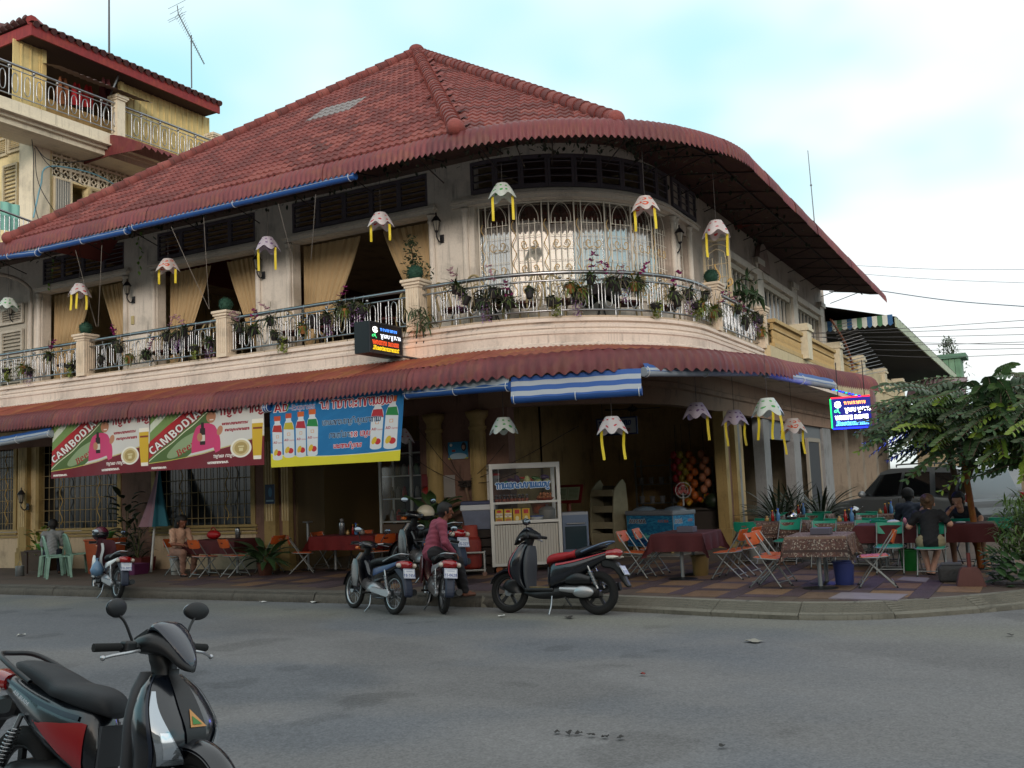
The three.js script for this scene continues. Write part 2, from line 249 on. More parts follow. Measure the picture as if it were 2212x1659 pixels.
// balcony pillars
const pillarSpots = [[-18.22, -14.1], [-14.05, -14.1], [-9.5, -14.1], [-22.4, -14.1], [-5.33, -17.95], [-5.3, -21.28]];
for (const [x, z] of pillarSpots) {
  const g = part('pillar', bal);
  mesh('shaft', [box(0.27, 0.86, 0.27, x, 4.86, z), ...[-0.075, -0.025, 0.025, 0.075].flatMap((d) => [box(0.022, 0.7, 0.012, x + d, 4.86, z + 0.138), box(0.012, 0.7, 0.022, x + 0.138, 4.86, z + d)])], M('#d9cbb8', 0.8, { tex: 'grime', s: 0.8 }), g);
  mesh('cap', [box(0.31, 0.04, 0.31, x, 5.22, z), rbox(0.37, 0.05, 0.37, 0.015, x, 5.265, z), rbox(0.42, 0.06, 0.42, 0.02, x, 5.32, z)], M('#d9cbb8', 0.8, { tex: 'grime', s: 0.8 }), g);
}
// steel railing along the balcony
{
  const fine = frontPath(-8.5, -17.3, 3.19, -24, -21.2, 0.085, 1.5), rails = frontPath(-8.5, -17.3, 3.19, -24, -21.2, 1, 3);
  const nearP = (p) => pillarSpots.some(([x, z]) => Math.hypot(p.x - x, p.z - z) < 0.17);
  mesh('handrail', pipeAlong(rails, 0, 5.2, 0.034, 10), chrome, bal); mesh('rail', pipeAlong(rails, 0, 5.07, 0.018), chrome, bal); mesh('rail', pipeAlong(rails, 0, 4.56, 0.018), chrome, bal);
  const at = (s) => { let i = fine.findIndex((p) => p.s >= s); if (i < 1) i = 1; const a = fine[i - 1], b = fine[i], t = (s - a.s) / (b.s - a.s); return { x: lerp(a.x, b.x, t), z: lerp(a.z, b.z, t), nx: b.nx, nz: b.nz }; };
  const L = fine[fine.length - 1].s, P = 0.235; let k = 0;
  for (let s = 1.2; s < L - 0.3; s += P, k++) {
    const p = at(s), q = at(s + P * 0.62); if (nearP(p) || nearP(q)) continue;
    mesh('baluster', rod([p.x, 4.56, p.z], [p.x, 5.07, p.z], 0.0115, 0.0115, 6), chrome, bal);
    if (k % 4 === 0) { mesh('rail_ball', ball(0.032, p.x, 5.12, p.z, 1, 1, 1, 10), chrome, bal); mesh('rail_foot', rod([p.x, 4.45, p.z], [p.x, 4.56, p.z], 0.014, 0.014, 6), chrome, bal); }
    const up = k % 2, a = at(s + P * 0.26), b = at(s + P * 0.74), m = at(s + P * 0.5), y0 = up ? 4.66 : 4.97, y1 = up ? 5.07 : 4.56, ya = up ? 4.6 : 5.035;
    mesh('rail_loop', tube([[a.x, y1, a.z], [a.x, (y0 + y1) / 2, a.z], [a.x, y0, a.z], [m.x, ya, m.z], [b.x, y0, b.z], [b.x, (y0 + y1) / 2, b.z], [b.x, lerp(y0, y1, 0.75), b.z]], 0.0115, 18, 5), chrome, bal);
    mesh('rail_link', rod([b.x, lerp(y0, y1, 0.75), b.z], [at(s + P).x, lerp(y0, y1, 0.75), at(s + P).z], 0.009, 0.009, 5), chrome, bal);
  }
}
// upper wall with bays
const xW = (px, py) => atZ(px, py, WZ).x;
const bays = [[xW(92, 650), xW(268, 610)], [xW(340, 590), xW(552, 552)], [xW(632, 530), xW(925, 470)]];
const HEAD = 6.92;
{
  const gs = [], T0 = WZ - 0.24; let x = -24;
  for (const [a, b] of bays) { gs.push(span(x, a, 4.42, 7.95, T0, WZ)); gs.push(span(a, b, HEAD, 7.12, T0, WZ)); gs.push(span(a, b, 7.78, 7.95, T0, WZ)); x = b; }
  gs.push(span(x, WC[0] + 0.04, 4.42, 7.95, T0, WZ));
  mesh('upper_wall', gs, white, bld);
  const arc = frontPath(...WC, WC[0], WC[1], 0.3, 4);
  mesh('window_sill_wall', [sweep(arc, [[-0.2, 4.42], [0, 4.42], [0, 5.02], [0.05, 5.04], [0.05, 5.09], [-0.2, 5.09]])], white, bld); mesh('window_head_wall', [sweep(arc, [[-0.2, HEAD], [0, HEAD], [0.0, 7.14], [-0.2, 7.14]])], white, bld); mesh('wall_crown', sweep(arc, [[0, 7.78], [0, 7.98]]), white, bld);
  const lx = WX; const openings = [[-18.55, -19.35], [-22.2, -24.6], [-25.4, -28.6], [-29.4, -32.8]];
  const rs = []; let z = WC[1];
  for (const [a, b] of openings) { rs.push(span(lx - 0.24, lx, 4.42, 7.95, a, z)); rs.push(span(lx - 0.24, lx, 6.7, 7.95, b, a)); if (b < -20) rs.push(span(lx - 0.24, lx, 4.42, 4.9, b, a)); z = b; }
  rs.push(span(lx - 0.24, lx, 4.42, 7.95, -34, z)); mesh('side_wall', rs, M('#b9aca2', 0.85, { tex: 'grime', s: 0.6 }), bld);
  // mouldings above the bays and pilasters beside them
  for (const [a, b] of bays) mesh('head_moulding', [span(a - 0.18, b + 0.18, 6.93, 7.0, WZ, WZ + 0.09), span(a - 0.22, b + 0.22, 7.0, 7.04, WZ, WZ + 0.13), span(a - 0.18, b + 0.18, 7.04, 7.1, WZ, WZ + 0.07)], white, bld);
  mesh('head_moulding', sweep(frontPath(...WC, -9.5, -20, 0.3, 4), [[0, 6.93], [0.09, 6.93], [0.09, 7.0], [0.13, 7.0], [0.13, 7.04], [0.07, 7.05], [0.07, 7.1], [0, 7.11]]), white, bld);
  const pil = (x, z) => { mesh('pilaster', [lathe([[0.06, 0], [0.06, 2.28], [0.075, 2.3], [0.075, 2.33], [0.06, 2.34], [0.06, 2.38], [0.085, 2.42], [0.09, 2.46], [0, 2.46]], 12, x, 4.46, z)], white, bld); };
  for (const [a, b] of bays) { pil(a - 0.09, WZ + 0.03); pil(b + 0.09, WZ + 0.03); }
  pil(-9.24, WZ + 0.03); pil(WX + 0.03, -18.42); pil(WX + 0.03, -18.6); pil(WX + 0.03, -19.45);
  for (const z of [-21.6, -25, -29, -33]) mesh('square_pilaster', [span(WX, WX + 0.1, 4.42, 7.1, z - 0.3, z + 0.3), span(WX, WX + 0.16, 7.1, 7.25, z - 0.36, z + 0.36)], white, bld);
  for (const [a, b] of openings.slice(1)) {
    const w = part('side_window', bld); mesh('glass', span(WX - 0.14, WX - 0.12, 4.9, 6.7, b, a), M('#59626a', 0.15, { metal: 0.3 }), w);
    mesh('frame', [span(WX - 0.1, WX + 0.03, 4.84, 4.95, b - 0.05, a + 0.05), span(WX - 0.1, WX + 0.03, 6.62, 6.74, b - 0.05, a + 0.05), span(WX - 0.1, WX + 0.03, 4.9, 6.7, b - 0.06, b + 0.06), span(WX - 0.1, WX + 0.03, 4.9, 6.7, a - 0.06, a + 0.06)], M('#c6bfb2', 0.7, { tex: 'grime', s: 1 }), w);
    for (let k = 1; k < 7; k++) mesh('bar', box(0.05, 1.7, 0.05, WX - 0.06, 5.8, lerp(a, b, k / 7)), M('#c6bfb2', 0.7), w);
    mesh('lintel', span(WX, WX + 0.12, 6.78, 6.95, b - 0.15, a + 0.15), white, bld);
  }
  mesh('arched_pediment', extr(Array.from({ length: 20 }, (_, i) => [Math.cos(i / 19 * Math.PI) * 0.55, Math.sin(i / 19 * Math.PI) * 0.75]), 0.12).rotateY(Math.PI / 2).translate(WX + 0.08, 6.98, -25.4), M('#a08c86', 0.85, { tex: 'grime', s: 1 }), bld);
  // dark upper room
  const room = part('upper_room', bld);
  mesh('back_wall', span(-24, -7.4, 4.4, 8, -30.1, -30), roomPlaster, room); mesh('ceiling', [span(-24, -9.2, 7.96, 8.02, -30, WZ - 0.26), span(-9.2, WX - 0.26, 7.96, 8.02, -30, -18.4)], roomPlaster, room); mesh('floor', [span(-24, -9, 4.36, 4.43, -30, WZ + 0.0), span(-9, -7.5, 4.36, 4.43, -30, -17)], M('#7a6450', 0.5), room);
  mesh('side_wall', span(-24.1, -24, 4.4, 8, -30, WZ - 0.25), roomPlaster, room); mesh('partition', span(-10.0, -9.9, 4.4, 7.9, -30, WZ - 0.25), roomPlaster, room);
}
// louvres above the bays
function louvrePanel(parent, ax, az, bx, bz, y0, y1, m = louvreWood, n = 5) {
  const g = part('louvre_panel', parent), L = Math.hypot(bx - ax, bz - az), ry = -Math.atan2(bz - az, bx - ax), c = [(ax + bx) / 2, (az + bz) / 2];
  const pl = (gm) => gm.rotateY(ry).translate(c[0], 0, c[1]);
  mesh('frame', [box(L, 0.06, 0.06, 0, y0 + 0.03, 0), box(L, 0.06, 0.06, 0, y1 - 0.03, 0), box(0.05, y1 - y0 - 0.12, 0.06, -L / 2 + 0.025, (y0 + y1) / 2, 0), box(0.05, y1 - y0 - 0.12, 0.06, L / 2 - 0.025, (y0 + y1) / 2, 0)].map(pl), m, g);
  for (let i = 0; i < n; i++) mesh('slat', pl(box(L - 0.1, 0.018, 0.09, 0, lerp(y0 + 0.1, y1 - 0.1, i / (n - 1)), -0.02, 0, 0.6)), m, g);
  return g;
}
bays.forEach(([a, b], q) => { const n = [4, 4, 5][q]; for (let i = 0; i < n; i++) louvrePanel(bld, lerp(a, b, i / n), WZ - 0.03, lerp(a, b, (i + 1) / n), WZ - 0.03, 7.14, 7.76); });
{ const n = 9; for (let i = 0; i < n; i++) { const a0 = Math.PI / 2 * (i / n), a1 = Math.PI / 2 * ((i + 1) / n), r = 2.86; louvrePanel(bld, WC[0] + r * Math.sin(a0), WC[1] + r * Math.cos(a0), WC[0] + r * Math.sin(a1), WC[1] + r * Math.cos(a1), 7.15, 7.77, louvreWood, 4); }
  for (let i = 0; i < 3; i++) louvrePanel(bld, WX + 0.02, -18.5 - i * 0.5, WX + 0.02, -19 - i * 0.5, 7.15, 7.77, louvreWood, 4); }
// white louvred door at the far end of the balcony
{ const g = M('#c4c0b6', 0.7, { tex: 'grime', s: 1 }); mesh('louvre_door_back', span(-23.9, -22.15, 4.44, 6.75, WZ + 0.01, WZ + 0.03), M('#aaa598', 0.8), bld); louvrePanel(bld, -23.05, WZ + 0.09, -22.2, WZ + 0.09, 4.5, 6.1, g, 16); louvrePanel(bld, -23.9, WZ + 0.09, -23.05, WZ + 0.09, 4.5, 6.1, g, 16); louvrePanel(bld, -23.05, WZ + 0.09, -22.2, WZ + 0.09, 6.25, 6.75, g, 6); louvrePanel(bld, -23.9, WZ + 0.09, -23.05, WZ + 0.09, 6.25, 6.75, g, 6);
  const dx = xW(92, 700) - 0.35; mesh('drain_pipe', [rod([dx, 4.45, WZ + 0.08], [dx, 6.9, WZ + 0.08], 0.045), tube([[dx, 6.9, WZ + 0.08], [dx, 7.1, WZ + 0.14], [dx - 0.1, 7.3, WZ + 0.5], [dx - 0.4, 7.4, WZ + 1.1]], 0.045)], M('#b9b2a6', 0.6), bld); }
// curtains in the bays
const drape = M('#b3925a', 0.85, { tex: 'cloth', s: 4 });
function curtain(x0, dir, w, y1, y0, label) {
  const seed = x0 * 7;
  const o = mesh('curtain', grid(72, 26, (u, v) => { const ww = w * Math.max(0.16, 1 - 0.86 * Math.pow(v, 1.15)) , f = Math.sin(u * Math.PI * 17 + seed + 2 * vn(u * 5, v * 2, 3)) * 0.5 + 0.4 * Math.sin(u * Math.PI * 31 + v * 2); return [x0 + dir * u * ww, lerp(y1, y0, v), WZ - 0.34 + 0.045 * f * (1 - 0.4 * v)]; }), new THREE.MeshPhysicalMaterial({ color: '#b39a72', roughness: 0.85, side: 2, sheen: 0.2, sheenColor: new THREE.Color('#c0ac84'), sheenRoughness: 0.5 }));
  tag(o, label, 'curtain', 'gold drapes in the balcony openings');
}
bays.forEach(([a, b], q) => { const w = (b - a) * [0.47, 0.44, 0.44][q], n = ['beside the drain pipe', 'in the middle opening', 'in the widest opening beside the curved window'][q]; curtain(a + 0.02, 1, w, 6.9, 4.5, 'gold drape tied to the west jamb ' + n); curtain(b - 0.02, -1, w * 0.86, 6.9, 4.5, 'gold drape tied to the east jamb ' + n); });
// curved window: flat panes, lace curtain, white and gold grille
{
  const w = part('curved_window', bld), n = 7, r = 2.8, a0 = 0.03, a1 = Math.PI / 2 - 0.02, ptA = (a, rr_) => [WC[0] + rr_ * Math.sin(a), WC[1] + rr_ * Math.cos(a)];
  const glass = new THREE.MeshPhysicalMaterial({ color: '#ffffff', roughness: 0.03, transmission: 1, thickness: 0, ior: 2.6 });
  const gw = M('#e2dccd', 0.55), gold = M('#c9a869', 0.5), y0 = 5.09, y1 = HEAD;
  for (let i = 0; i < n; i++) {
    const A = a0 + (a1 - a0) * i / n, B = a0 + (a1 - a0) * (i + 1) / n, [ax, az] = ptA(A, r - 0.05), [bx, bz] = ptA(B, r - 0.05), L = Math.hypot(bx - ax, bz - az), ry = -Math.atan2(bz - az, bx - ax);
    const pl = (g) => g.rotateY(ry).translate((ax + bx) / 2, 0, (az + bz) / 2);
    mesh('pane', pl(box(L - 0.02, y1 - y0, 0.008, 0, (y0 + y1) / 2, -0.02)), glass, w);
    const g = part('grille', w);
    mesh('frame', [box(0.02, y1 - y0, 0.02, -L / 2 + 0.015, (y0 + y1) / 2, 0.05), box(0.018, y1 - y0, 0.018, -L / 2 + 0.15, (y0 + y1) / 2, 0.05), box(L, 0.03, 0.03, 0, y0 + 0.015, 0.05), box(L, 0.02, 0.02, 0, y1 - 0.02, 0.05)].map(pl), gw, g);
    for (let k = 1; k <= 3; k++) { const x = lerp(-L / 2 + 0.15, L / 2, k / 4); mesh('bar', pl(rod([x, y0, 0.05], [x, y0 + 1.5, 0.05], 0.008, 0.008, 5)), gw, g); }
    for (let k = 1; k <= 6; k++) mesh('bar', pl(rod([-L / 2 + 0.15, y0 + k * 0.235, 0.05], [L / 2, y0 + k * 0.235, 0.05], 0.007, 0.007, 5)), gw, g);
    const x0 = lerp(-L / 2 + 0.15, L / 2, 0.5), hw = (L - 0.15) / 2 - 0.02;
    mesh('arch', [tube([[x0 - hw * 0.9, y0 + 1.4, 0.05], [x0 - hw * 0.85, y0 + 1.58, 0.05], [x0 - hw * 0.45, y0 + 1.74, 0.05], [x0, y0 + 1.79, 0.05], [x0 + hw * 0.45, y0 + 1.74, 0.05], [x0 + hw * 0.85, y0 + 1.58, 0.05], [x0 + hw * 0.9, y0 + 1.4, 0.05]], 0.007, 20, 5)].map(pl), gw, g);
    const sc = []; for (let k = 0; k <= 24; k++) sc.push([-L / 2 + 0.085 + 0.035 * Math.sin(k * 1.05), y0 + 0.04 + k * 0.06, 0.05]);
    mesh('scroll', pl(tube(sc, 0.008, 96, 4)), gold, g);
    for (const [yy] of [[y0 + 0.5], [y0 + 0.96], [y0 + 0.12]]) for (const s of [-1, 1]) mesh('scroll', pl(tube([[x0 + s * 0.02, yy, 0.06], [x0 + s * 0.09, yy - 0.03, 0.06], [x0 + s * 0.15, yy + 0.03, 0.06], [x0 + s * 0.13, yy + 0.11, 0.06], [x0 + s * 0.07, yy + 0.1, 0.06], [x0 + s * 0.08, yy + 0.05, 0.06]], 0.009, 18, 4)), gold, g);
  }
  const lace = new THREE.MeshPhysicalMaterial({ color: '#cfcdc6', roughness: 0.9, transmission: 0.3, thickness: 0, side: 2 });
  const net = (A, B, nm, mat, ya, yb, rr_, amp, ff) => mesh(nm, grid(160, 3, (u, v) => { const a = lerp(A, B, u), q = rr_ + amp * Math.sin(u * ff) + amp * 0.5 * Math.sin(u * ff * 2.3); const [x, z] = ptA(a, q); return [x, lerp(ya, yb, v), z]; }), mat, w);
  net(0.02, 1.55, 'lace_curtain', lace, 6.62, 5.0, 2.56, 0.022, 150);
  mesh('valance', grid(240, 6, (u, v) => { const a = lerp(0.03, 1.54, u), dn = v === 1 ? 0.05 * Math.abs(Math.sin(u * 60)) + 0.05 * Math.sin(u * 22) : 0, [x, z] = ptA(a, 2.62 + 0.01 * Math.sin(u * 200)); return [x, lerp(6.93, 6.6, v) - dn, z]; }), M('#3a2a20', 0.85, { side: 2 }), w);
  mesh('side_drape', grid(30, 10, (u, v) => { const a = lerp(0.05, 0.33 - 0.1 * v, u), [x, z] = ptA(a, 2.48 + 0.05 * Math.sin(u * 45 + v * 1.5)); return [x, lerp(6.9, 5.0, v), z]; }), M('#a07c48', 0.85, { side: 2 }), w);
  mesh('panel', sweep(frontPath(WC[0], WC[1], 2.883, WC[0] + 0.01, WC[1], 0.1, 4), [[0.01, 4.55], [0.02, 4.56], [0.02, 4.9], [0.01, 4.92]]), M('#d0cbc4', 0.75, { tex: 'grime', s: 0.8 }), w);
  // narrow side window
  const sw = part('narrow_window', bld); mesh('pane', span(WX - 0.16, WX - 0.15, 4.9, 6.7, -19.35, -18.55), glass, sw); mesh('lace_curtain', grid(40, 2, (u, v) => [WX - 0.26 + 0.02 * Math.sin(u * 60), lerp(6.7, 4.9, v), lerp(-18.55, -19.35, u)]), lace, sw);
  for (let k = 0; k < 5; k++) mesh('bar', rod([WX - 0.1, 4.5, -18.6 - k * 0.18], [WX - 0.1, 6.7, -18.6 - k * 0.18], 0.008, 0.008, 5), gw, sw); for (let k = 0; k < 8; k++) mesh('bar', rod([WX - 0.1, 4.6 + k * 0.28, -18.55], [WX - 0.1, 4.6 + k * 0.28, -19.35], 0.008, 0.008, 5), gw, sw);
  // open grille door leaf standing out from the wall
  const d = part('grille_door', bld), zz = -19.75, xa = atZ(1521, 580, zz).x, xb = atZ(1580, 585, zz).x, yb = 4.5, yt = atZ(1550, 516, zz).y, L = xb - xa, ox = xa;
  mesh('frame', [span(ox, ox + 0.05, yb, yt, zz, zz + 0.04), span(xb - 0.05, xb, yb, yt, zz, zz + 0.04), span(ox + 0.05, xb - 0.05, yt - 0.06, yt, zz, zz + 0.04), span(ox + 0.05, xb - 0.05, yb, yb + 0.2, zz, zz + 0.04)], M('#b5a98c', 0.6), d);
  for (let k = 1; k < 6; k++) if (k !== 3) mesh('bar', rod([ox + L * k / 6, yb + 0.2, zz + 0.02], [ox + L * k / 6, yt - 0.4, zz + 0.02], 0.012, 0.012, 5), M('#b5a98c', 0.6), d);
  for (let k = 1; k < 6; k++) mesh('bar', rod([ox + 0.05, yb + 0.2 + k * 0.28, zz + 0.02], [xb - 0.05, yb + 0.2 + k * 0.28, zz + 0.02], 0.012, 0.012, 5), M('#b5a98c', 0.6), d);
  for (const k of [0.95, 0.6]) mesh('arch', tube([[ox + L / 2 - k * 0.3, yt - 0.42, zz + 0.02], [ox + L / 2 - k * 0.26, yt - 0.42 + k * 0.2, zz + 0.02], [ox + L / 2, yt - 0.42 + k * 0.32, zz + 0.02], [ox + L / 2 + k * 0.26, yt - 0.42 + k * 0.2, zz + 0.02], [ox + L / 2 + k * 0.3, yt - 0.42, zz + 0.02]], 0.014, 16, 5), M('#b5a98c', 0.6), d);
  const sc = []; for (let k = 0; k <= 16; k++) sc.push([ox + L / 2 + 0.05 * Math.sin(k * 1.1), yb + 0.25 + k * 0.085, zz + 0.03]); mesh('scroll', tube(sc, 0.018, 70, 4), gold, d);
  for (const s of [-1, 1]) for (const yy of [yb + 0.55, yb + 1.1]) mesh('scroll', tube([[ox + L / 2 + s * 0.2, yy, zz + 0.04], [ox + L / 2 + s * 0.3, yy + 0.05, zz + 0.04], [ox + L / 2 + s * 0.28, yy + 0.16, zz + 0.04], [ox + L / 2 + s * 0.2, yy + 0.1, zz + 0.04]], 0.02, 14, 4), gold, d);
}
// ---------- roof ----------
const EAVE = 7.45, APEX = atZ(900, 115, -19.4);
{
  const roof = part('roof', bld), A = APEX, z0 = -13.08;
  const k = (A.y - EAVE) / (z0 - A.z), front = (p) => EAVE + (z0 - p.z) * k;
  const onFront = (px, py) => { const d = ray(px, py); const t = (EAVE + z0 * k - EYE) / (d.y + k * d.z); return camera.position.clone().addScaledVector(d, t); };
  const LH = onFront(67, 497);   // foot of the west hip
  const F1 = V(-7.94, EAVE, z0), F2 = V(-5.63, EAVE, -14.25), LH2 = V(A.x + (LH.x - A.x) / (A.y - LH.y) * (A.y - EAVE), EAVE, z0);
  const TC = ['#7b3b37', '#743834', '#82423d', '#6a3431', '#8c4d46', '#5f3532'], tone = (p) => clamp(Math.floor(6 * (0.62 * fbm(p.x * 0.7, p.y * 1.1, 301, 3) + 0.38 * R())), 0, 5), tm = TC.map((c) => M(c, 0.8, { tex: 'tile', s: 1.6, bump: 0.003 }));
  const tri = (a, b, c, d) => { const g = new THREE.BufferGeometry(); const ps = d ? [a, b, c, a, c, d] : [a, b, c]; g.setAttribute('position', new THREE.Float32BufferAttribute(ps.flatMap((p) => [p.x, p.y - 0.06, p.z]), 3)); g.computeVertexNormals(); return g; };
  const RB = V(-4.35, EAVE, -17), RC = V(-5.6, EAVE + 0.3, -23), BK = V(A.x, EAVE, -26), LB = V(LH2.x, EAVE, -26);
  mesh('underlay', [tri(LH2, F1, A), tri(F1, F2, A), tri(F2, RB, A), tri(RB, RC, A), tri(RC, BK, A), tri(LB, LH2, A), tri(BK, LB, A)], M('#6b322c', 0.9), roof);
  mesh('flat_roof', span(-26, -6.3, 7.98, 8.06, -33.4, -15.7), M('#5c4540', 0.9), roof);
  // one tile: two waves, thick front lip
  const tileGeo = (() => { const n = 12, w = 0.3, dp = 0.36, pos = [], ix = []; for (let r = 0; r < 3; r++) for (let i = 0; i <= n; i++) { const u = i / n, yy = 0.028 * (0.5 - 0.5 * Math.cos(u * 4 * Math.PI)) ** 1.4; if (r === 0) pos.push((u - 0.5) * w, yy + 0.006, -dp); else if (r === 1) pos.push((u - 0.5) * w, yy + 0.034, 0); else pos.push((u - 0.5) * w, yy - 0.006, 0.004); }
    for (let r = 0; r < 2; r++) for (let i = 0; i < n; i++) { const a = r * (n + 1) + i; ix.push(a, a + n + 1, a + 1, a + 1, a + n + 1, a + n + 2); }
    const g = new THREE.BufferGeometry(); g.setAttribute('position', new THREE.Float32BufferAttribute(pos, 3)); g.setIndex(ix); g.computeVertexNormals(); const c = toCreasedNormals(g, 0.6); planar(c); return c; })();
  const spots = [];
  const face = (a, b, apex) => {   // eave corners a,b (west to east as seen), apex
    const ex = b.clone().sub(a).normalize(), mid = a.clone().lerp(b, 0.5), up0 = apex.clone().sub(mid), up = up0.addScaledVector(ex, -up0.dot(ex)).normalize(), nrm = ex.clone().cross(up).negate(); if (nrm.y < 0) nrm.negate();
    const uA = apex.clone().sub(a).dot(ex), vA = apex.clone().sub(a).dot(up), L = b.clone().sub(a).length(), mtx = new THREE.Matrix4().makeBasis(ex, nrm, up.clone().negate());
    for (let r = 0, v = 0.0; v < vA - 0.15; v += 0.285, r++) { const l = uA * v / vA, h = L - (L - uA) * v / vA; for (let u = Math.ceil((l - 0.1) / 0.3) * 0.3; u < h + 0.1; u += 0.3) { const p = a.clone().addScaledVector(ex, u).addScaledVector(up, v).addScaledVector(nrm, -0.03); spots.push({ p, q: new THREE.Quaternion().setFromRotationMatrix(mtx), d: p.distanceTo(camera.position), v }); } }
  };
  face(LH2, F1, A); face(F1, F2, A);
  const hole = onFront(718, 240);
  spots.sort((a, b) => a.d - b.d);
  let c = 0; const rest = [];
  for (const s of spots) { const hd = V(s.p.x - hole.x, s.p.y - hole.y, s.p.z - hole.z); if (Math.abs(hd.x) < 0.5 && Math.abs(hd.z) < 0.3) { s.patch = 1; } if (c < 300) { const t = new THREE.Mesh(tileGeo, s.patch ? M('#8a8a8c', 0.7, { tex: 'grime', s: 2 }) : tm[tone(s.p)]); t.name = 'roof_tile'; t.castShadow = t.receiveShadow = true; t.position.copy(s.p); t.quaternion.copy(s.q); t.rotateZ(rr(-0.012, 0.012)); t.translateY(rr(-0.004, 0.004)); roof.add(t); c++; } else rest.push(s); }
  const im = new THREE.InstancedMesh(tileGeo, M('#ffffff', 0.8, { tex: 'tile', s: 1.6, bump: 0.003 }), rest.length); im.name = 'roof_tiles'; stuff(im); im.castShadow = im.receiveShadow = true;
  rest.forEach((s, i) => { im.setMatrixAt(i, new THREE.Matrix4().compose(s.p, s.q.clone().multiply(new THREE.Quaternion().setFromEuler(new THREE.Euler(0, 0, rr(-0.012, 0.012)))), V(1, 1, 1))); im.setColorAt(i, new THREE.Color(s.patch ? '#8a8a8c' : TC[tone(s.p)])); }); roof.add(im);
  const hip = (a, b) => { const L = a.distanceTo(b), n = Math.round(L / 0.27); for (let i = 0; i < n; i++) { const p = a.clone().lerp(b, (i + 0.5) / n), d = b.clone().sub(a).normalize(); const g = new THREE.CylinderGeometry(0.115, 0.145, 0.32, 12, 1, false); const m = mesh('ridge_tile', g, tm[i % 5], roof); m.quaternion.setFromUnitVectors(V(0, 1, 0), d.clone().negate()); m.position.copy(p).add(V(0, 0.0, 0)); } const e = mesh('ridge_end_tile', ball(0.15, 0, 0, 0, 1, 1, 1.2), M('#8c4640', 0.75, { tex: 'tile', s: 2 }), roof); e.position.copy(b); };
  const up = (p, y = 0.03) => p.clone().add(V(0, y, 0)); hip(up(A), up(F1)); hip(up(A), up(F2)); hip(up(A), up(LH2)); hip(up(A), up(RC));
  mesh('ridge_peak_tile', ball(0.2, A.x, A.y + 0.06, A.z, 1, 0.8, 1), tm[0], roof);
}
// corrugated metal edge: canopy of the roof and awning over the pavement
function corrugated(P, prof, per, amp, scal, parent, name, matsA, sheet = 0.9, sub = 8) {
  // prof(s) -> list of [offset,y]; scalloped lower edge
  const L = P[P.length - 1].s, idx = (s) => { let lo = 0, hi = P.length - 1; while (hi - lo > 1) { const m = (lo + hi) >> 1; P[m].s <= s ? lo = m : hi = m; } const a = P[lo], b = P[hi], t = (s - a.s) / (b.s - a.s || 1), nx = lerp(a.nx, b.nx, t), nz = lerp(a.nz, b.nz, t), l = Math.hypot(nx, nz); return { x: lerp(a.x, b.x, t), z: lerp(a.z, b.z, t), nx: nx / l, nz: nz / l }; };
  const N = Math.round(L / sheet);
  for (let i = 0; i < N; i++) {
    const s0 = L * i / N, s1 = L * (i + 1) / N + 0.02, n = Math.ceil((s1 - s0) / per * sub), pos = [], ix = []; let m = 0; const lift = (i % 2) * 0.004, wob = rr(-0.01, 0.01);
    for (let j = 0; j <= n; j++) { const s = s0 + (s1 - s0) * j / n, p = idx(s), ph = Math.cos(s / per * 2 * Math.PI), pr = prof(s); m = pr.length; pr.forEach(([o, y, keep], q) => { const dn = q === m - 1 ? scal * (0.5 + 0.5 * ph) : 0, e = amp * ph; const tx = pr[Math.min(q + 1, m - 1)], tp = pr[Math.max(q - 1, 0)], dx = tx[0] - tp[0], dy = tx[1] - tp[1], l = Math.hypot(dx, dy) || 1; const [x, z] = off(p, o - dy / l * e + lift + wob * (q / m)); pos.push(x, y + dx / l * e + lift - dn, z); }); }
    for (let j = 0; j < n; j++) for (let q = 0; q < m - 1; q++) { const a = j * m + q; ix.push(a, a + m, a + m + 1, a, a + m + 1, a + 1); }
    const g = new THREE.BufferGeometry(); g.setAttribute('position', new THREE.Float32BufferAttribute(pos, 3)); g.setIndex(ix); g.computeVertexNormals(); mesh(name, g, matsA[R() * matsA.length | 0], parent);
  }
  return idx;
}
const maroon = ['#784046', '#713b42', '#7f464b', '#6c3a41'].map((c) => M(c, 0.6, { tex: 'rust', s: 0.7, side: 2 }));
{
  const can = part('canopy', bld);
  corrugated(canPath, () => [[-0.7, 7.54], [-0.2, 7.46], [-0.08, 7.39], [-0.02, 7.29], [0, 7.18], [0, 7.12]], 0.115, 0.01, 0.06, can, 'edge_sheet', maroon, 1.1);
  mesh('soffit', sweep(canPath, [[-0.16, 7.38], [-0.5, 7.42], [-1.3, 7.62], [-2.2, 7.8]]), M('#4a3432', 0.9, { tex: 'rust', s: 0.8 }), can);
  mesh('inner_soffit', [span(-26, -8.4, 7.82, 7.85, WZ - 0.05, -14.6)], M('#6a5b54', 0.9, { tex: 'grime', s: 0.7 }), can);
  for (let i = 4; i < canPath.length; i += 3) { const p = canPath[i], a = off(p, -0.15), b = off(p, -1.7); mesh('bracket', [rod([a[0], 7.36, a[1]], [b[0], 7.6, b[1]], 0.016, 0.016, 5), rod([...[b[0]], 7.2, b[1]], [off(p, -0.7)[0], 7.47, off(p, -0.7)[1]], 0.012, 0.012, 5), rod([off(p, -0.7)[0], 7.47, off(p, -0.7)[1]], [off(p, -0.7)[0], 7.5, off(p, -0.7)[1]], 0.012, 0.012, 5)], M('#2c2626', 0.8), can); }
  mesh('edge_pipe', [pipeAlong(canPath, -0.12, 7.3, 0.018, 6), pipeAlong(canPath, -0.75, 7.46, 0.018, 6)], M('#2c2626', 0.8), can);
}
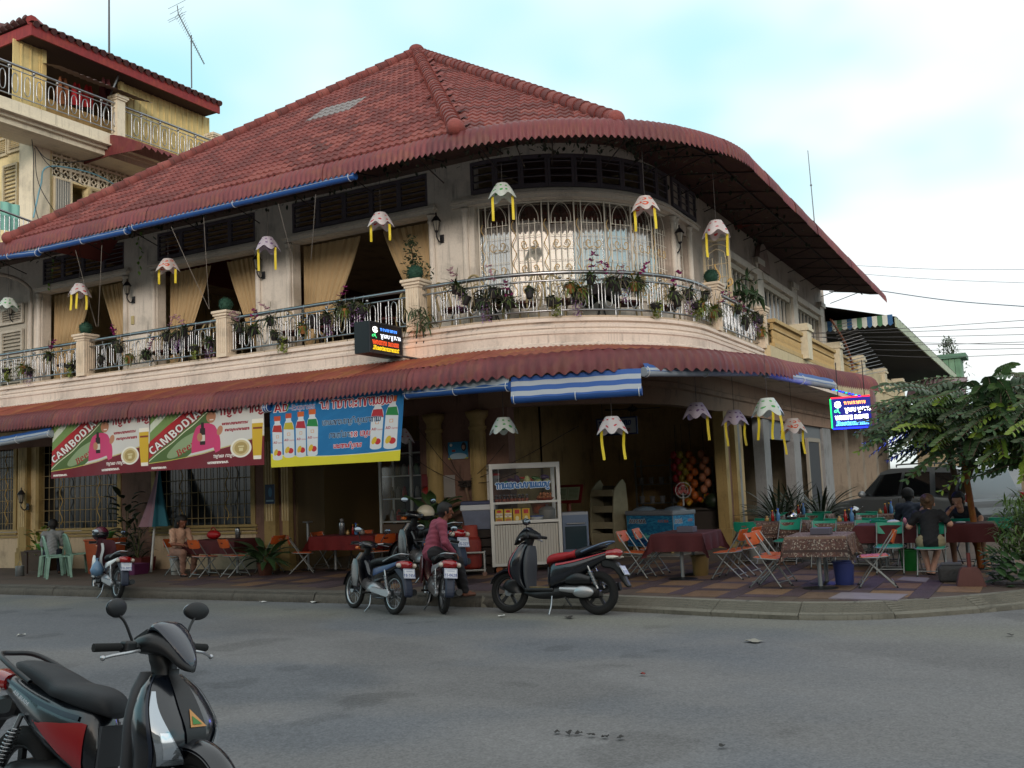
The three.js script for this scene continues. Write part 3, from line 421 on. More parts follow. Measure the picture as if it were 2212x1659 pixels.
// awning over the pavement
const awnOff = (() => { const kx = [[-1, 1.42], [15.5, 1.42], [17.6, 1.6], [18.6, 2.05], [19.6, 2.35], [20.3, 2.3], [21, 2.0], [22.2, 1.78], [23.2, 2.0], [26.3, 2.4], [40, 2.4]]; return (s) => { for (let i = 1; i < kx.length; i++) if (s <= kx[i][0]) return lerp(kx[i - 1][1], kx[i][1], sm((s - kx[i - 1][0]) / (kx[i][0] - kx[i - 1][0]))); return 2.4; }; })();
const awnPath = cutPath(frontPath(-8.5, -17.3, 3.25, -26, -20.7, 0.2, 3), 0, 99);
const AWY = 3.25;
const awnAt = (s) => { const P = awnPath; let i = P.findIndex((p) => p.s >= s); if (i < 1) i = 1; const a = P[i - 1], b = P[i], t = (s - a.s) / (b.s - a.s), nx = lerp(a.nx, b.nx, t), nz = lerp(a.nz, b.nz, t), o = awnOff(s); return V(lerp(a.x, b.x, t) + nx * o, AWY, lerp(a.z, b.z, t) + nz * o); };
{
  const aw = thing('metal_awning', 'rusty maroon corrugated awning with scalloped edge over the pavement', 'awning');
  const slope = ['#a0664e', '#985c46', '#a86e58', '#90584c'].map((c) => M(c, 0.75, { tex: 'rust', s: 0.5, side: 2 }));
  corrugated(awnPath, (s) => { const o = awnOff(s); return [[0.14, 3.93], [o * 0.5, 3.74], [o - 0.2, 3.57]]; }, 0.09, 0.009, 0.0, aw, 'roof_sheet', slope, 1.0);
  corrugated(awnPath, (s) => { const o = awnOff(s); return [[o - 0.24, 3.59], [o - 0.13, 3.55], [o - 0.05, 3.48], [o - 0.01, 3.39], [o, 3.32], [o, 3.27]]; }, 0.1, 0.01, 0.055, aw, 'edge_sheet', maroon, 1.1);
  const fr = M('#2a2423', 0.8); for (let i = 2; i < awnPath.length; i += 8) { const p = awnPath[i], o = awnOff(p.s), a = off(p, o - 0.1), b = off(p, 0); mesh('bracket', [rod([b[0], 3.86, b[1]], [a[0], 3.44, a[1]], 0.018, 0.018, 5)], fr, aw); }
  const ep = awnPath.filter((_, i) => i % 3 === 0).map((p) => { const q = off(p, awnOff(p.s) - 0.1); return V(q[0], 3.42, q[1]); }); mesh('edge_bar', new THREE.TubeGeometry(new THREE.CatmullRomCurve3(ep), 160, 0.018, 5), fr, aw);
}

// ---------- ground floor of the restaurant ----------
{
  const g0 = part('ground_floor', bld), T0 = WZ - 0.25, FY = PV, LT = 3.1;
  const pier = (a, b, m = pink) => mesh('pier', span(a, b, FY, LT, T0, WZ), m, g0);
  const X = (px, py = 1100) => xW(px, py);
  const w1 = [X(78), X(262)], w2 = [X(328), X(552)], dr = [X(632, 1050), X(908, 1050)], pw = [X(908, 1000), X(1100, 1000)];
  pier(-26, X(-60)); pier(X(38), w1[0], cream); pier(w1[1], w2[0]); pier(w2[1], dr[0]); pier(pw[0], pw[1]);
  mesh('beam', span(-26, WC[0], LT, 3.86, T0, WZ + 0.02), pink, g0);
  const arc = frontPath(...WC, WC[0], -33.5, 0.5, 5); mesh('corner_beam', sweep(arc, [[-0.25, 3.86], [-0.25, LT + 0.02], [-0.2, LT], [0.02, LT], [0.02, LT + 0.3], [0.07, LT + 0.33], [0.07, LT + 0.42], [0.02, LT + 0.45], [0.02, 3.86]]), M('#8a7160', 0.85, { tex: 'grime', s: 0.7 }), g0);
  mesh('beam_moulding', [span(-26, WC[0], LT + 0.3, LT + 0.42, WZ + 0.02, WZ + 0.08)], cream, g0);
  const grM = M('#8d7a52', 0.6), dado = M('#c3b096', 0.8, { tex: 'grime', s: 0.8 });
  for (const [a, b] of [w1, w2, [X(-60), X(36)]]) {
    mesh('dado', span(a, b, FY, 0.98, T0, WZ - 0.02), dado, g0); mesh('sill', [span(a - 0.05, b + 0.05, 0.98, 1.03, WZ - 0.1, WZ + 0.05), span(a - 0.05, b + 0.05, 0.9, 0.94, WZ - 0.02, WZ + 0.02), span(a - 0.05, b + 0.05, 1.05, 1.1, WZ - 0.12, WZ + 0.03)], yellow, g0);
    const w = part('window', g0); for (const q of [a, b - 0.12]) mesh('frame', span(q, q + 0.12, 1.1, LT, WZ - 0.14, WZ + 0.02), yellow, w);
    mesh('pane', span(a, b, 1.1, LT, WZ - 0.22, WZ - 0.21), M('#1d2022', 0.12, { metal: 0.1 }), w);
    const n = 16; for (let i = 1; i < n; i++) mesh('bar', rod([lerp(a, b, i / n), 1.1, WZ - 0.08], [lerp(a, b, i / n), LT, WZ - 0.08], 0.009, 0.009, 5), grM, w);
    for (let k = 0; k < 7; k++) mesh('bar', rod([a, 1.25 + k * 0.28, WZ - 0.07], [b, 1.25 + k * 0.28, WZ - 0.07], 0.008, 0.008, 5), grM, w);
    for (const q of [0.28, 0.72]) { const sc = []; for (let k = 0; k <= 20; k++) sc.push([lerp(a, b, q) + 0.05 * Math.sin(k * 1.3), 1.2 + k * 0.09, WZ - 0.06]); mesh('scroll', tube(sc, 0.014, 70, 4), M('#a08648', 0.5), w); }
  }
  const roundCol = (x, z) => { const c = part('column', g0); mesh('shaft', lathe([[0.16, 0.3], [0.15, 1.2], [0.14, 2.75]], 18, x, FY, z), yellow, c); mesh('base', [box(0.42, 0.16, 0.42, x, FY + 0.08, z), lathe([[0.21, 0.16], [0.22, 0.2], [0.18, 0.24], [0.19, 0.28], [0.16, 0.32]], 18, x, FY, z)], yellow, c); mesh('capital', lathe([[0.14, 2.55], [0.17, 2.58], [0.17, 2.62], [0.14, 2.64], [0.14, 2.72], [0.2, 2.82], [0.22, 2.9], [0, 2.94]], 18, x, FY, z), yellow, c); for (let k = 0; k < 8; k++) { const a = k / 8 * Math.PI * 2; mesh('flute', rod([x + 0.15 * Math.cos(a), FY + 1.75, z + 0.15 * Math.sin(a)], [x + 0.145 * Math.cos(a), FY + 2.5, z + 0.145 * Math.sin(a)], 0.012, 0.012, 5), yellow, c); } };
  roundCol(X(946, 1000), WZ + 0.1); roundCol(X(1040, 1000), WZ + 0.1);
  const sqCol = (x, z, w = 0.3) => { const c = part('column', g0); mesh('shaft', span(x - w / 2, x + w / 2, FY, LT, z - 0.06, z + 0.1), yellow, c); mesh('base', [span(x - w / 2 - 0.05, x + w / 2 + 0.05, FY, FY + 0.4, z - 0.06, z + 0.15), span(x - w / 2 - 0.03, x + w / 2 + 0.03, FY + 0.4, FY + 0.5, z - 0.06, z + 0.13)], yellow, c); for (const d of [-0.07, 0, 0.07]) mesh('flute', span(x + d - 0.02, x + d + 0.02, FY + 1.0, LT - 0.3, z + 0.1, z + 0.115), cream, c); };
  sqCol(X(590, 1050), WZ + 0.02); sqCol(X(58, 1100), WZ + 0.02); sqCol(dr[0] - 0.08, WZ + 0.04, 0.16);
  mesh('door_leaf', span(dr[0] + 0.02, dr[0] + 0.08, FY, LT, WZ - 0.9, WZ - 0.05), M('#6b5a3c', 0.7, { tex: 'wood', s: 2 }), g0);
  // side street front: columns and walls
  for (const z of [-20.9, -21.7]) { const c = part('column', g0); mesh('shaft', span(WX - 0.12, WX + 0.12, FY, LT, z - 0.12, z + 0.12), yellow, c); mesh('base', span(WX - 0.17, WX + 0.17, FY, FY + 0.4, z - 0.17, z + 0.17), yellow, c); }
  mesh('side_pier', span(WX - 0.2, WX, FY, LT, -21.58, -21.02), pink, g0);
  for (const [a, b] of [[-22.5, -21.82], [-25.3, -24.7], [-28.8, -28], [-33.5, -32.2]]) mesh('side_pier', span(WX - 0.3, WX - 0.02, FY, LT, a, b), M('#85888c', 0.85, { tex: 'grime', s: 0.6 }), g0); mesh('side_shop_wall', [span(-10.4, -10.2, FY, 3.86, -33.5, -23.2), span(-10.2, WX - 0.3, FY, 3.86, -33.6, -33.5)], M('#8f8672', 0.9, { tex: 'grime', s: 0.5 }), g0); mesh('side_shop_ceiling', span(-10.2, WX - 0.3, 3.8, 3.86, -33.5, -23.1), M('#a39078', 0.9), g0); mesh('stacked_shutter', span(WX - 0.2, WX - 0.1, 2.6, LT, -32.2, -25.3), M('#6a6e72', 0.6, { metal: 0.4 }), g0);
  for (const z of [-30.4]) { const d = part('side_door', g0); mesh('leaf', span(WX, WX + 0.03, FY, 2.6, z - 0.8, z + 0.8), M('#2e3136', 0.7), d); mesh('frame', [span(WX - 0.02, WX + 0.06, FY, 2.7, z + 0.8, z + 0.92), span(WX - 0.02, WX + 0.06, FY, 2.7, z - 0.92, z - 0.8), span(WX - 0.02, WX + 0.06, 2.6, 2.72, z - 0.8, z + 0.8)], M('#8a8478', 0.7), d); }
  // interior
  const rm = part('interior', g0); mesh('back_wall', span(-26, -10.2, FY, 3.86, -20.1, -20), M('#a08458', 0.9, { tex: 'grime', s: 0.5 }), rm); mesh('back_wall', span(-10.2, WX - 0.25, FY, 3.86, -23.1, -23), tan, rm);
  mesh('partition', span(-10.3, -10.2, FY, 3.86, -23, -18.3), tan, rm); mesh('partition', span(-14.9, -14.8, FY, 3.86, -20, WZ - 0.25), M('#a08458', 0.9), rm); mesh('side_wall', span(WX - 0.25, WX - 0.1, FY, LT, -23, -21.8), tan, rm);
  mesh('ceiling', [span(-26, WC[0], 3.83, 3.858, -23, WZ - 0.26), span(WC[0], WX - 0.26, 3.83, 3.858, -23, -18.4), sweep(frontPath(WC[0], WC[1], 2.6, WC[0], WC[1] - 0.1, 0.2, 6), [[0, 3.85], [-2.6, 3.85]])], M('#a39078', 0.9), rm);
  mesh('floor', [span(-26, WC[0], PV + 0.001, PV + 0.012, -23, WZ - 0.26), span(WC[0], WX - 0.26, PV + 0.001, PV + 0.013, -23, -18.4)], M('#8d867b', 0.35, { tex: 'mottle', s: 1 }), rm);
  // wires strung across the facade near the columns
  const k0 = atZ(1005, 1045, WZ + 0.2); for (const [px, py] of [[880, 980], [900, 920], [1090, 960], [1250, 920], [1120, 1020], [960, 960]]) { const q = atZ(px, py, WZ + 0.25); mesh('cable', tube([k0, [(k0.x + q.x) / 2, (k0.y + q.y) / 2 - 0.06, k0.z + 0.05], q], 0.006, 12, 4), M('#2a2420', 0.8), g0); }
  mesh('cable_knot', tube(Array.from({ length: 22 }, (_, i) => [k0.x + 0.14 * Math.sin(i * 2.1), k0.y + 0.05 * Math.cos(i * 1.3), k0.z + 0.05 * Math.sin(i * 1.7)]), 0.014, 90, 5), M('#2e2722', 0.8), g0);
  mesh('conduit', tube([k0, [k0.x + 0.02, k0.y - 0.6, WZ + 0.05], [k0.x, PV + 0.1, WZ + 0.05]], 0.03, 14, 6), M('#7a6250', 0.8), g0);
}
// ---------- yellow townhouse next door ----------
{
  const SX = -22.3, EX = -21.25, th = thing('yellow_townhouse', 'yellow townhouse with steel railed top balcony and red edged roof', 'building');
  const yw = M('#e2d3a6', 0.8, { tex: 'grime', s: 0.45 }), yp = M('#dcc88e', 0.8, { tex: 'grime', s: 0.6 }), wt = M('#e0d8c4', 0.8, { tex: 'grime', s: 0.5 });
  const Z = (px, py, x = SX) => atX(px, py, x).z, Yy = (px, py, x = SX) => atX(px, py, x).y;
  const zc = Z(105, 440), zf = zc + 0.5;
  const bz0 = Z(112, 340), by1 = Yy(112, 310), bs = 0.29, by0 = by1 - bs * 3, bz1 = bz0 - bs * 15, sw = (y0, y1, z0, z1) => mesh('side_wall', span(SX - 0.25, SX, y0, y1, z0, z1), yw, th);
  sw(by1, 11.2, -26, zc); sw(4, by1, -26, bz1); sw(by0, by1, bz0, zc); sw(4, by0, bz1, Z(190, 430)); sw(4, by0, Z(157, 430), zc); sw(Yy(170, 400), by0, Z(190, 430), Z(157, 430));
  mesh('front_wall', [span(-30, SX - 0.5, 4, 11.2, zf - 0.4, zf - 0.3)], yw, th);
  mesh('corner_column', [span(SX - 0.5, SX + 0.05, 4, 11.2, zc, zf)], wt, th);
  mesh('room_back_wall', span(SX - 2.6, SX - 2.5, 4, 11, -26, zc), yw, th); mesh('room_ceiling', span(SX - 2.5, SX - 0.25, 10.9, 11, -26, zc), yw, th);
  // louvred shutters on the front
  const sh = M('#bdb49c', 0.7, { tex: 'grime', s: 1 }), fz = zf - 0.26; const fx = (px, py) => atZ(px, py, fz).x, fy = (px, py) => atZ(px, py, fz).y;
  louvrePanel(th, fx(-20, 320), fz, fx(16, 310), fz, fy(2, 340), fy(2, 300), sh, 7); louvrePanel(th, fx(18, 310), fz, fx(50, 305), fz, fy(34, 328), fy(34, 288), sh, 7); louvrePanel(th, fx(7, 400), fz, fx(38, 400), fz, fy(22, 480), fy(22, 355), sh, 14);
  // doorway on the side wall: open grille leaf and a closed one
  const dl = part('grille_door', th), za = Z(110, 430), zb = Z(150, 430), y0 = 8.2, y1 = Yy(130, 384, SX + 0.1);
  mesh('frame', [span(SX + 0.08, SX + 0.12, y0, y1, za - 0.05, za), span(SX + 0.08, SX + 0.12, y0, y1, zb, zb + 0.05), span(SX + 0.08, SX + 0.12, y1 - 0.05, y1, zb + 0.05, za - 0.05)], M('#cfc0a0', 0.7), dl); mesh('sheet', span(SX + 0.09, SX + 0.1, y0, y1, zb, za), M('#8f8f88', 0.6), dl);
  for (let k = 1; k < 8; k++) mesh('bar', rod([SX + 0.12, y0, lerp(za, zb, k / 8)], [SX + 0.12, y1, lerp(za, zb, k / 8)], 0.008, 0.008, 4), M('#b9b6aa', 0.6), dl);
  louvrePanel(th, SX + 0.04, Z(192, 430), SX + 0.04, Z(235, 420), 8.2, Yy(210, 412), M('#a89a78', 0.7), 12);
  // breeze block band
  const bb = part('breeze_block_band', th);
  const blockG = join([box(0.05, 0.03, bs, 0, 0.13, 0), box(0.05, 0.03, bs, 0, -0.13, 0), box(0.05, bs - 0.06, 0.03, 0, 0, 0.13), box(0.05, bs - 0.06, 0.03, 0, 0, -0.13), new THREE.TorusGeometry(0.065, 0.018, 5, 12).rotateY(Math.PI / 2), box(0.04, 0.07, 0.022, 0, 0.098, 0), box(0.04, 0.07, 0.022, 0, -0.098, 0), box(0.04, 0.022, 0.07, 0, 0, 0.098), box(0.04, 0.022, 0.07, 0, 0, -0.098)]);
  for (let i = 0; i < 15; i++) for (let j = 0; j < 3; j++) { const m = new THREE.Mesh(blockG, wt); m.name = 'breeze_block'; m.castShadow = true; m.position.set(SX - 0.02, by1 - bs * (j + 0.5), bz0 - bs * (i + 0.5)); bb.add(m); }
  // top balcony
  const tb = part('top_balcony', th), yr = Yy(255, 222, EX), ys = yr - 1.08, zEnd = Z(468, 300, EX), zS = -13.2;
  mesh('slab', [span(SX - 0.1, EX, ys - 0.16, ys + 0.14, zEnd - 0.5, zS), span(SX - 0.1, EX + 0.06, ys - 0.2, ys - 0.16, zEnd - 0.5, zS), span(SX - 0.1, EX - 0.1, ys - 0.28, ys - 0.2, zEnd - 0.5, zS), span(SX - 0.1, EX - 0.2, ys - 0.42, ys - 0.28, zEnd - 0.5, zS)], wt, tb);
  const posts = [Z(262, 250, EX), zEnd]; for (const z of posts) { const p = part('pillar', tb); mesh('shaft', span(EX - 0.24, EX - 0.0, ys + 0.14, yr + 0.1, z - 0.13, z + 0.13), wt, p); mesh('cap', [span(EX - 0.28, EX + 0.04, yr + 0.1, yr + 0.15, z - 0.17, z + 0.17), span(EX - 0.31, EX + 0.07, yr + 0.15, yr + 0.22, z - 0.2, z + 0.2)], wt, p); }
  mesh('handrail', rod([EX - 0.1, yr, zS], [EX - 0.1, yr, zEnd], 0.035), chrome, tb); for (const h of [0.12, 0.78]) mesh('rail', rod([EX - 0.1, yr - h, zS], [EX - 0.1, yr - h, zEnd], 0.016, 0.016, 6), chrome, tb);
  for (let z = zS - 0.15, k = 0; z > zEnd + 0.1; z -= 0.33, k++) { if (Math.abs(z - posts[0]) < 0.18) continue; mesh('baluster', rod([EX - 0.1, yr - 0.8, z], [EX - 0.1, yr - 0.12, z], 0.014, 0.014, 6), chrome, tb); if (k % 2) mesh('rail_ball', ball(0.04, EX - 0.1, yr - 0.06, z, 1, 1, 1, 8), chrome, tb); mesh('rail_loop', tube([[EX - 0.1, yr - 0.3, z - 0.09], [EX - 0.1, yr - 0.2, z - 0.16], [EX - 0.1, yr - 0.3, z - 0.23], [EX - 0.1, yr - 0.6, z - 0.23], [EX - 0.1, yr - 0.7, z - 0.16], [EX - 0.1, yr - 0.6, z - 0.09]], 0.013, 24, 5, true), chrome, tb); }
  // attic storey of ribbed sheet
  const AX = -21.8, za0 = Z(88, 170, AX), za1 = Z(265, 190, AX), zw = Z(452, 280, AX), yt = atX(68, 62, -21.2).y - 0.12;
  const ribs = (z0, z1, nm) => { const n = Math.max(1, Math.round((z0 - z1) / 0.22)); for (let i = 0; i < n; i++) mesh(nm, [span(AX - 0.03, AX, ys, yt, z1 + (z0 - z1) * i / n + 0.008, z1 + (z0 - z1) * (i + 1) / n), span(AX, AX + 0.02, ys, yt, z1 + (z0 - z1) * i / n + 0.01, z1 + (z0 - z1) * i / n + 0.05)], yp, th); };
  ribs(Z(28, 150, AX), za0, 'wall_sheet'); ribs(za1, zw, 'wall_sheet'); mesh('attic_back', span(AX - 3.6, AX - 3.5, ys, yt + 0.3, zw, zS), yp, th); mesh('attic_wall_end', span(AX - 3.5, AX - 0.03, ys, yt, zw, zw + 0.08), yp, th);
  mesh('door_post', [span(AX - 0.06, AX + 0.06, ys, yt, za0 - 0.12, za0), span(AX - 0.06, AX + 0.06, ys, yt, za1, za1 + 0.12)], yp, th);
  mesh('half_wall', span(AX - 0.05, AX, ys, ys + 0.75, za1, za0), M('#a88a58', 0.8, { tex: 'grime', s: 1 }), th);
  mesh('prop', rod([AX + 0.1, ys + 0.75, Z(215, 180, AX)], [AX + 0.3, ys + 2.2, Z(245, 160, AX)], 0.025), galv, th);
  mesh('awning_flap', grid(30, 2, (u, v) => [AX + 0.02 + v * 0.75, yt - 0.35 - v * 0.28 + 0.02 * Math.sin(u * 90), lerp(za0 + 0.0, za1 - 0.4, u)]), M('#6c5c58', 0.8, { side: 2 }), th);
  // roof with red fascia
  const RX = -21.2, rc = atX(68, 62, RX), re = atX(475, 222, RX), fh = 0.3; const rf = part('roof', th), red = M('#96393a', 0.7, { tex: 'rust', s: 0.6 });
  mesh('fascia', [span(RX - 0.05, RX, rc.y - fh / 2, rc.y + fh / 2, re.z, rc.z), span(-30, RX - 0.05, rc.y - fh / 2, rc.y + fh / 2, rc.z - 0.05, rc.z)], red, rf); mesh('soffit', span(-30, RX - 0.06, rc.y - 0.1, rc.y - 0.05, re.z, rc.z - 0.06), M('#3c2a26', 0.9), rf);
  mesh('sheet', grid(120, 1, (u, v) => [RX + 0.08 - v * 4, rc.y + 0.18 + v * 1.6 * Math.min(1, u * 6) + 0.025 * Math.sin(u * 300), lerp(rc.z + 0.05, re.z, u)], 1), M('#5c3a38', 0.8, { tex: 'rust', s: 0.6, side: 2 }), rf);
  for (let i = 0; i < 26; i++) mesh('eave_tile', new THREE.CylinderGeometry(0.075, 0.085, 0.5, 8).rotateZ(Math.PI / 2 - 0.4).translate(RX - 0.16, rc.y + 0.24, lerp(rc.z - 0.1, re.z + 0.05, i / 25)), M('#55383a', 0.8, { tex: 'rust', s: 1 }), rf);
  for (let i = 0; i < 8; i++) mesh('eave_tile', new THREE.CylinderGeometry(0.075, 0.085, 0.5, 8).rotateX(Math.PI / 2 - 0.4).translate(RX - 0.2 - i * 0.24, rc.y + 0.24, rc.z - 0.16), M('#55383a', 0.8, { tex: 'rust', s: 1 }), rf);
  mesh('ridge_tile', rod([RX, rc.y + 0.22, rc.z], [RX - 1.2, rc.y + 0.75, rc.z - 1.2], 0.13), red, rf);
  // maroon awning over the side doorway
  const a0 = atX(233, 330, -21.3), sa = part('side_awning', th), za_ = Z(233, 300, EX - 0.1), zb_ = Z(425, 350, EX + 0.4);
  for (let i = 0; i < 5; i++) mesh('sheet', grid(24, 5, (u, v) => { const z = lerp(za_, zb_, (i + u) / 5); return [SX + v * 2.3, Yy(233, 300, EX - 0.1) + 0.25 - v * v * 0.7 + 0.018 * Math.sin(z * 60) - (v === 1 ? 0.07 * (0.5 + 0.5 * Math.cos(z * 30)) : 0), z]; }), maroon[i % 4], sa);
  mesh('gable', extr([[0, 0], [1.2, -0.18], [2.25, -0.62], [2.25, -0.8], [1.1, -0.72], [0, -0.75]], 0.03).translate(SX, Yy(233, 300, EX - 0.1) + 0.24, za_), maroon[0], sa);
  // lower balcony railing and drooping cables
  const lr = part('lower_railing', th), q0 = atX(0, 463, -21.2), q1 = atX(70, 483, -21.2); mesh('handrail', rod([-21.2, q0.y + 0.3, q0.z + 1.5], [-21.2, q0.y, q1.z], 0.03), chrome, lr); mesh('rail', rod([-21.2, q0.y - 0.5, q0.z + 1.5], [-21.2, q0.y - 0.8, q1.z], 0.016), chrome, lr); for (let k = 0; k < 8; k++) mesh('baluster', rod([-21.2, q0.y, lerp(q0.z, q1.z, k / 7)], [-21.2, q0.y - 0.8, lerp(q0.z, q1.z, k / 7)], 0.014, 0.014, 5), chrome, lr);
  const bc = M('#23272b', 0.8); for (const pts of [[[75, 315], [105, 345], [160, 350], [250, 335]], [[78, 318], [110, 360], [180, 400]], [[60, 250], [72, 330], [75, 440], [100, 520]], [[75, 320], [85, 400], [140, 490]]]) mesh('cable', tube(pts.map(([a, b]) => { const p = atX(a, b, SX + 0.35); return p; }), 0.012, 24, 4), bc, th);
  mesh('water_pipe', tube([[270, 412], [200, 375], [105, 360], [88, 400], [72, 470]].map(([a, b]) => atX(a, b, SX + 0.2)), 0.022, 40, 5), M('#6f9fae', 0.6), th);
  // laundry
  for (const [px, py, c, n, l] of [[165, 200, '#a8222a', 1, 'red shirt drying behind the top balcony rail'], [190, 205, '#9c1c20', 1, 'crimson cloth hanging low on the top balcony rail'], [135, 192, '#7a4a2c', 1.2, 'brown bundle of clothes on the top balcony'], [228, 195, '#5c2a2c', 1.3, 'maroon folded parasol shape standing on the top balcony']]) { const p = atX(px, py, EX - 0.5); tag(mesh('laundry', grid(8, 8, (u, v) => [p.x + 0.06 * Math.sin(u * 9 + v * 4), p.y + 0.25 * n - v * 0.6 * n, p.z + (u - 0.5) * 0.35 * n * (0.5 + 0.5 * v)]), M(c, 0.9, { side: 2 })), l, 'laundry', 'clothes on the townhouse'); }
  for (const [px, py, c, l] of [[222, 462 - 22, '#5f6472', 'grey balled shirt lying on the tiled roof edge'], [200, 447, '#8a8f9a', 'pale grey cloth heap lying on the tiled roof edge'], [178, 450, '#6f7686', 'bluish rag lying on the tiled roof edge'], [125, 475, '#c9b4b8', 'pale pink rag lying low on the tiled roof edge']]) { const p = atX(px, py, SX + 0.8); tag(mesh('rag', grid(10, 10, (u, v) => [p.x + (u - 0.5) * 0.35, p.y + 0.12 * Math.sin(u * 3.1) * Math.sin(v * 3.1) + 0.03 * vn(u * 6, v * 6, px), p.z + (v - 0.5) * 0.4]), M(c, 0.9, { side: 2 })), l, 'cloth', 'rags on the roof'); }
  const cl = atX(22, 465, SX + 0.9); tag(mesh('towel', grid(10, 8, (u, v) => [cl.x + 0.03 * Math.sin(u * 12), cl.y + 0.3 - v * 0.7, cl.z + (u - 0.5) * 0.5]), M('#7fb5a8', 0.9, { side: 2 })), 'mint green towel hanging on the lower townhouse rail', 'towel');
}
// ---------- side street shophouses ----------
{
  const sh = thing('side_shophouse', 'long shophouse along the side street with lattice balcony and pale eave', 'building'), wm = M('#c2b594', 0.8, { tex: 'grime', s: 0.6 }), lm = M('#b79e6e', 0.8, { tex: 'grime', s: 0.8 }), BX = -5.15;
  const zs = [-21.45, -24.8, -29.1, -33.1, -38, -43];
  mesh('balcony_slab', span(-6.0, BX + 0.05, 4.0, 4.5, -50, -21.3), wm, sh);
  for (let i = 1; i < zs.length; i++) { const p = part('pillar', sh); mesh('shaft', span(BX - 0.2, BX + 0.2, 4.5, 5.3, zs[i] - 0.25, zs[i] + 0.25), M('#cfc8b2', 0.8, { tex: 'grime', s: 0.8 }), p); mesh('cap', [span(BX - 0.25, BX + 0.25, 5.2, 5.27, zs[i] - 0.3, zs[i] + 0.3), span(BX - 0.22, BX + 0.22, 5.27, 5.38, zs[i] - 0.27, zs[i] + 0.27)], M('#cfc8b2', 0.8, { tex: 'grime', s: 0.8 }), p);
    const g = part('lattice_panel', sh), za = zs[i - 1] - 0.25, zb = zs[i] + 0.25; if (i < 4) { mesh('rail', [span(BX - 0.08, BX + 0.1, 5.06, 5.14, zb, za), span(BX - 0.06, BX + 0.06, 4.5, 4.6, zb, za), span(BX - 0.05, BX + 0.05, 4.9, 4.94, zb, za)], lm, g); const n = Math.round((za - zb) / 0.13); for (let k = 0; k < n; k++) { const z = za - (k + 0.5) * (za - zb) / n; mesh('baluster', [lathe([[0.035, 0], [0.04, 0.1], [0.02, 0.15], [0.05, 0.22], [0.02, 0.3]], 6, BX, 4.6, z), box(0.07, 0.1, 0.04, BX, 5.0, z), box(0.06, 0.02, 0.07, BX, 4.72, z + 0.03)], lm, g); } mesh('back_sheet', span(BX - 0.11, BX - 0.09, 4.6, 5.06, zb, za), M('#7d6a4a', 0.9), g); } else mesh('plain_panel', span(BX - 0.08, BX + 0.08, 4.5, 5.1, zb, za), wm, g); }
  const wl = M('#8f867a', 0.9, { tex: 'grime', s: 0.5 }); mesh('wall', span(-8, -7.2, 3.6, 8, -60, -33.6), wl, sh); mesh('shop_back_wall', span(-11.2, -11, 0, 3.6, -60, -33.6), wl, sh); mesh('shop_ceiling', span(-11, -8, 3.6, 3.7, -60, -33.6), wl, sh);
  for (let z = -34.5; z > -58; z -= 4) { const p = part('bay', sh); mesh('street_post', span(-7.9, -7.3, 0, 3.6, z - 0.35, z + 0.35), wl, p); mesh('post', span(-7.2, -6.9, 4.4, 7.6, z - 0.3, z + 0.3), M('#9a948a', 0.85, { tex: 'grime', s: 0.7 }), p); mesh('shutter', span(-7.2, -7.1, 4.6, 6.8, z - 3.3, z - 0.8), M('#35393a', 0.8), p); }
  const e0 = atX(1904, 655, -3.95), e1 = atX(2036, 782, -3.95), ef = part('eave', sh);
  mesh('fascia', [span(-4.0, -3.95, e0.y - 0.32, e0.y, -58, -33.8)], M('#a9b7a4', 0.8, { tex: 'grime', s: 0.5 }), ef); mesh('sheet', grid(150, 1, (u, v) => [-3.95 - v * 4, e0.y + 0.02 + v * 1.1 + 0.03 * Math.sin(u * 380), lerp(-33.8, -58, u)], 1), M('#7d8a80', 0.8, { side: 2, tex: 'rust', s: 0.5 }), ef); mesh('soffit', span(-7.4, -4.02, e0.y - 0.2, e0.y - 0.16, -58, -33.8), M('#2f3431', 0.9), ef);
  const sv = part('striped_valance', sh), stripeM = ['#2f5d8a', '#c8cfc6', '#4d7d5c', '#cfd3ca'].map((c) => M(c, 0.8, { side: 2 })); for (let i = 0; i < 16; i++) { const xa = -4.05 - i * 0.16; mesh('stripe', extr([[0, 0], [0.16, 0], [0.16, -0.3], [0.08, -0.37], [0, -0.3]], 0.01).translate(xa - 0.16, e0.y + 0.1, -33.75), stripeM[i % 4], sv); }
  const lat = part('pink_lattice', sh), l0 = atX(1963, 742, -6.4), l1 = atX(1988, 788, -6.4); for (let i = 0; i < 6; i++) mesh('lattice_bar', span(-6.42, -6.36, l1.y + (l0.y - l1.y) * i / 5 - 0.07, l1.y + (l0.y - l1.y) * i / 5 + 0.07, l1.z, l0.z), M('#c07a84', 0.8), lat); for (let i = 0; i < 6; i++) mesh('lattice_bar', span(-6.43, -6.37, l1.y, l0.y, lerp(l0.z, l1.z, i / 5) - 0.12, lerp(l0.z, l1.z, i / 5) + 0.12), M('#c07a84', 0.8), lat);
  // fan of security spikes on a curved brace
  const sp = thing('spike_fan', 'curved steel brace bristling with long security spikes on the side balcony', 'spikes'), gm = M('#8b8d90', 0.45, { metal: 0.7 }); mesh('brace', tube([atX(1795, 690, -4.9), atX(1822, 735, -4.9), atX(1838, 775, -4.9), atX(1842, 800, -4.9)], 0.035, 20, 6), M('#7a4a34', 0.8), sp);
  for (let i = 0; i < 17; i++) { const t = i / 16, a = atX(lerp(1795, 1842, t ** 0.8), lerp(705, 815, t), -4.9), b = atX(lerp(1838, 1915, t), lerp(695, 800, t ** 1.1), -4.3); mesh('spike', rod(a, b, 0.014, 0.008, 5), gm, sp); }
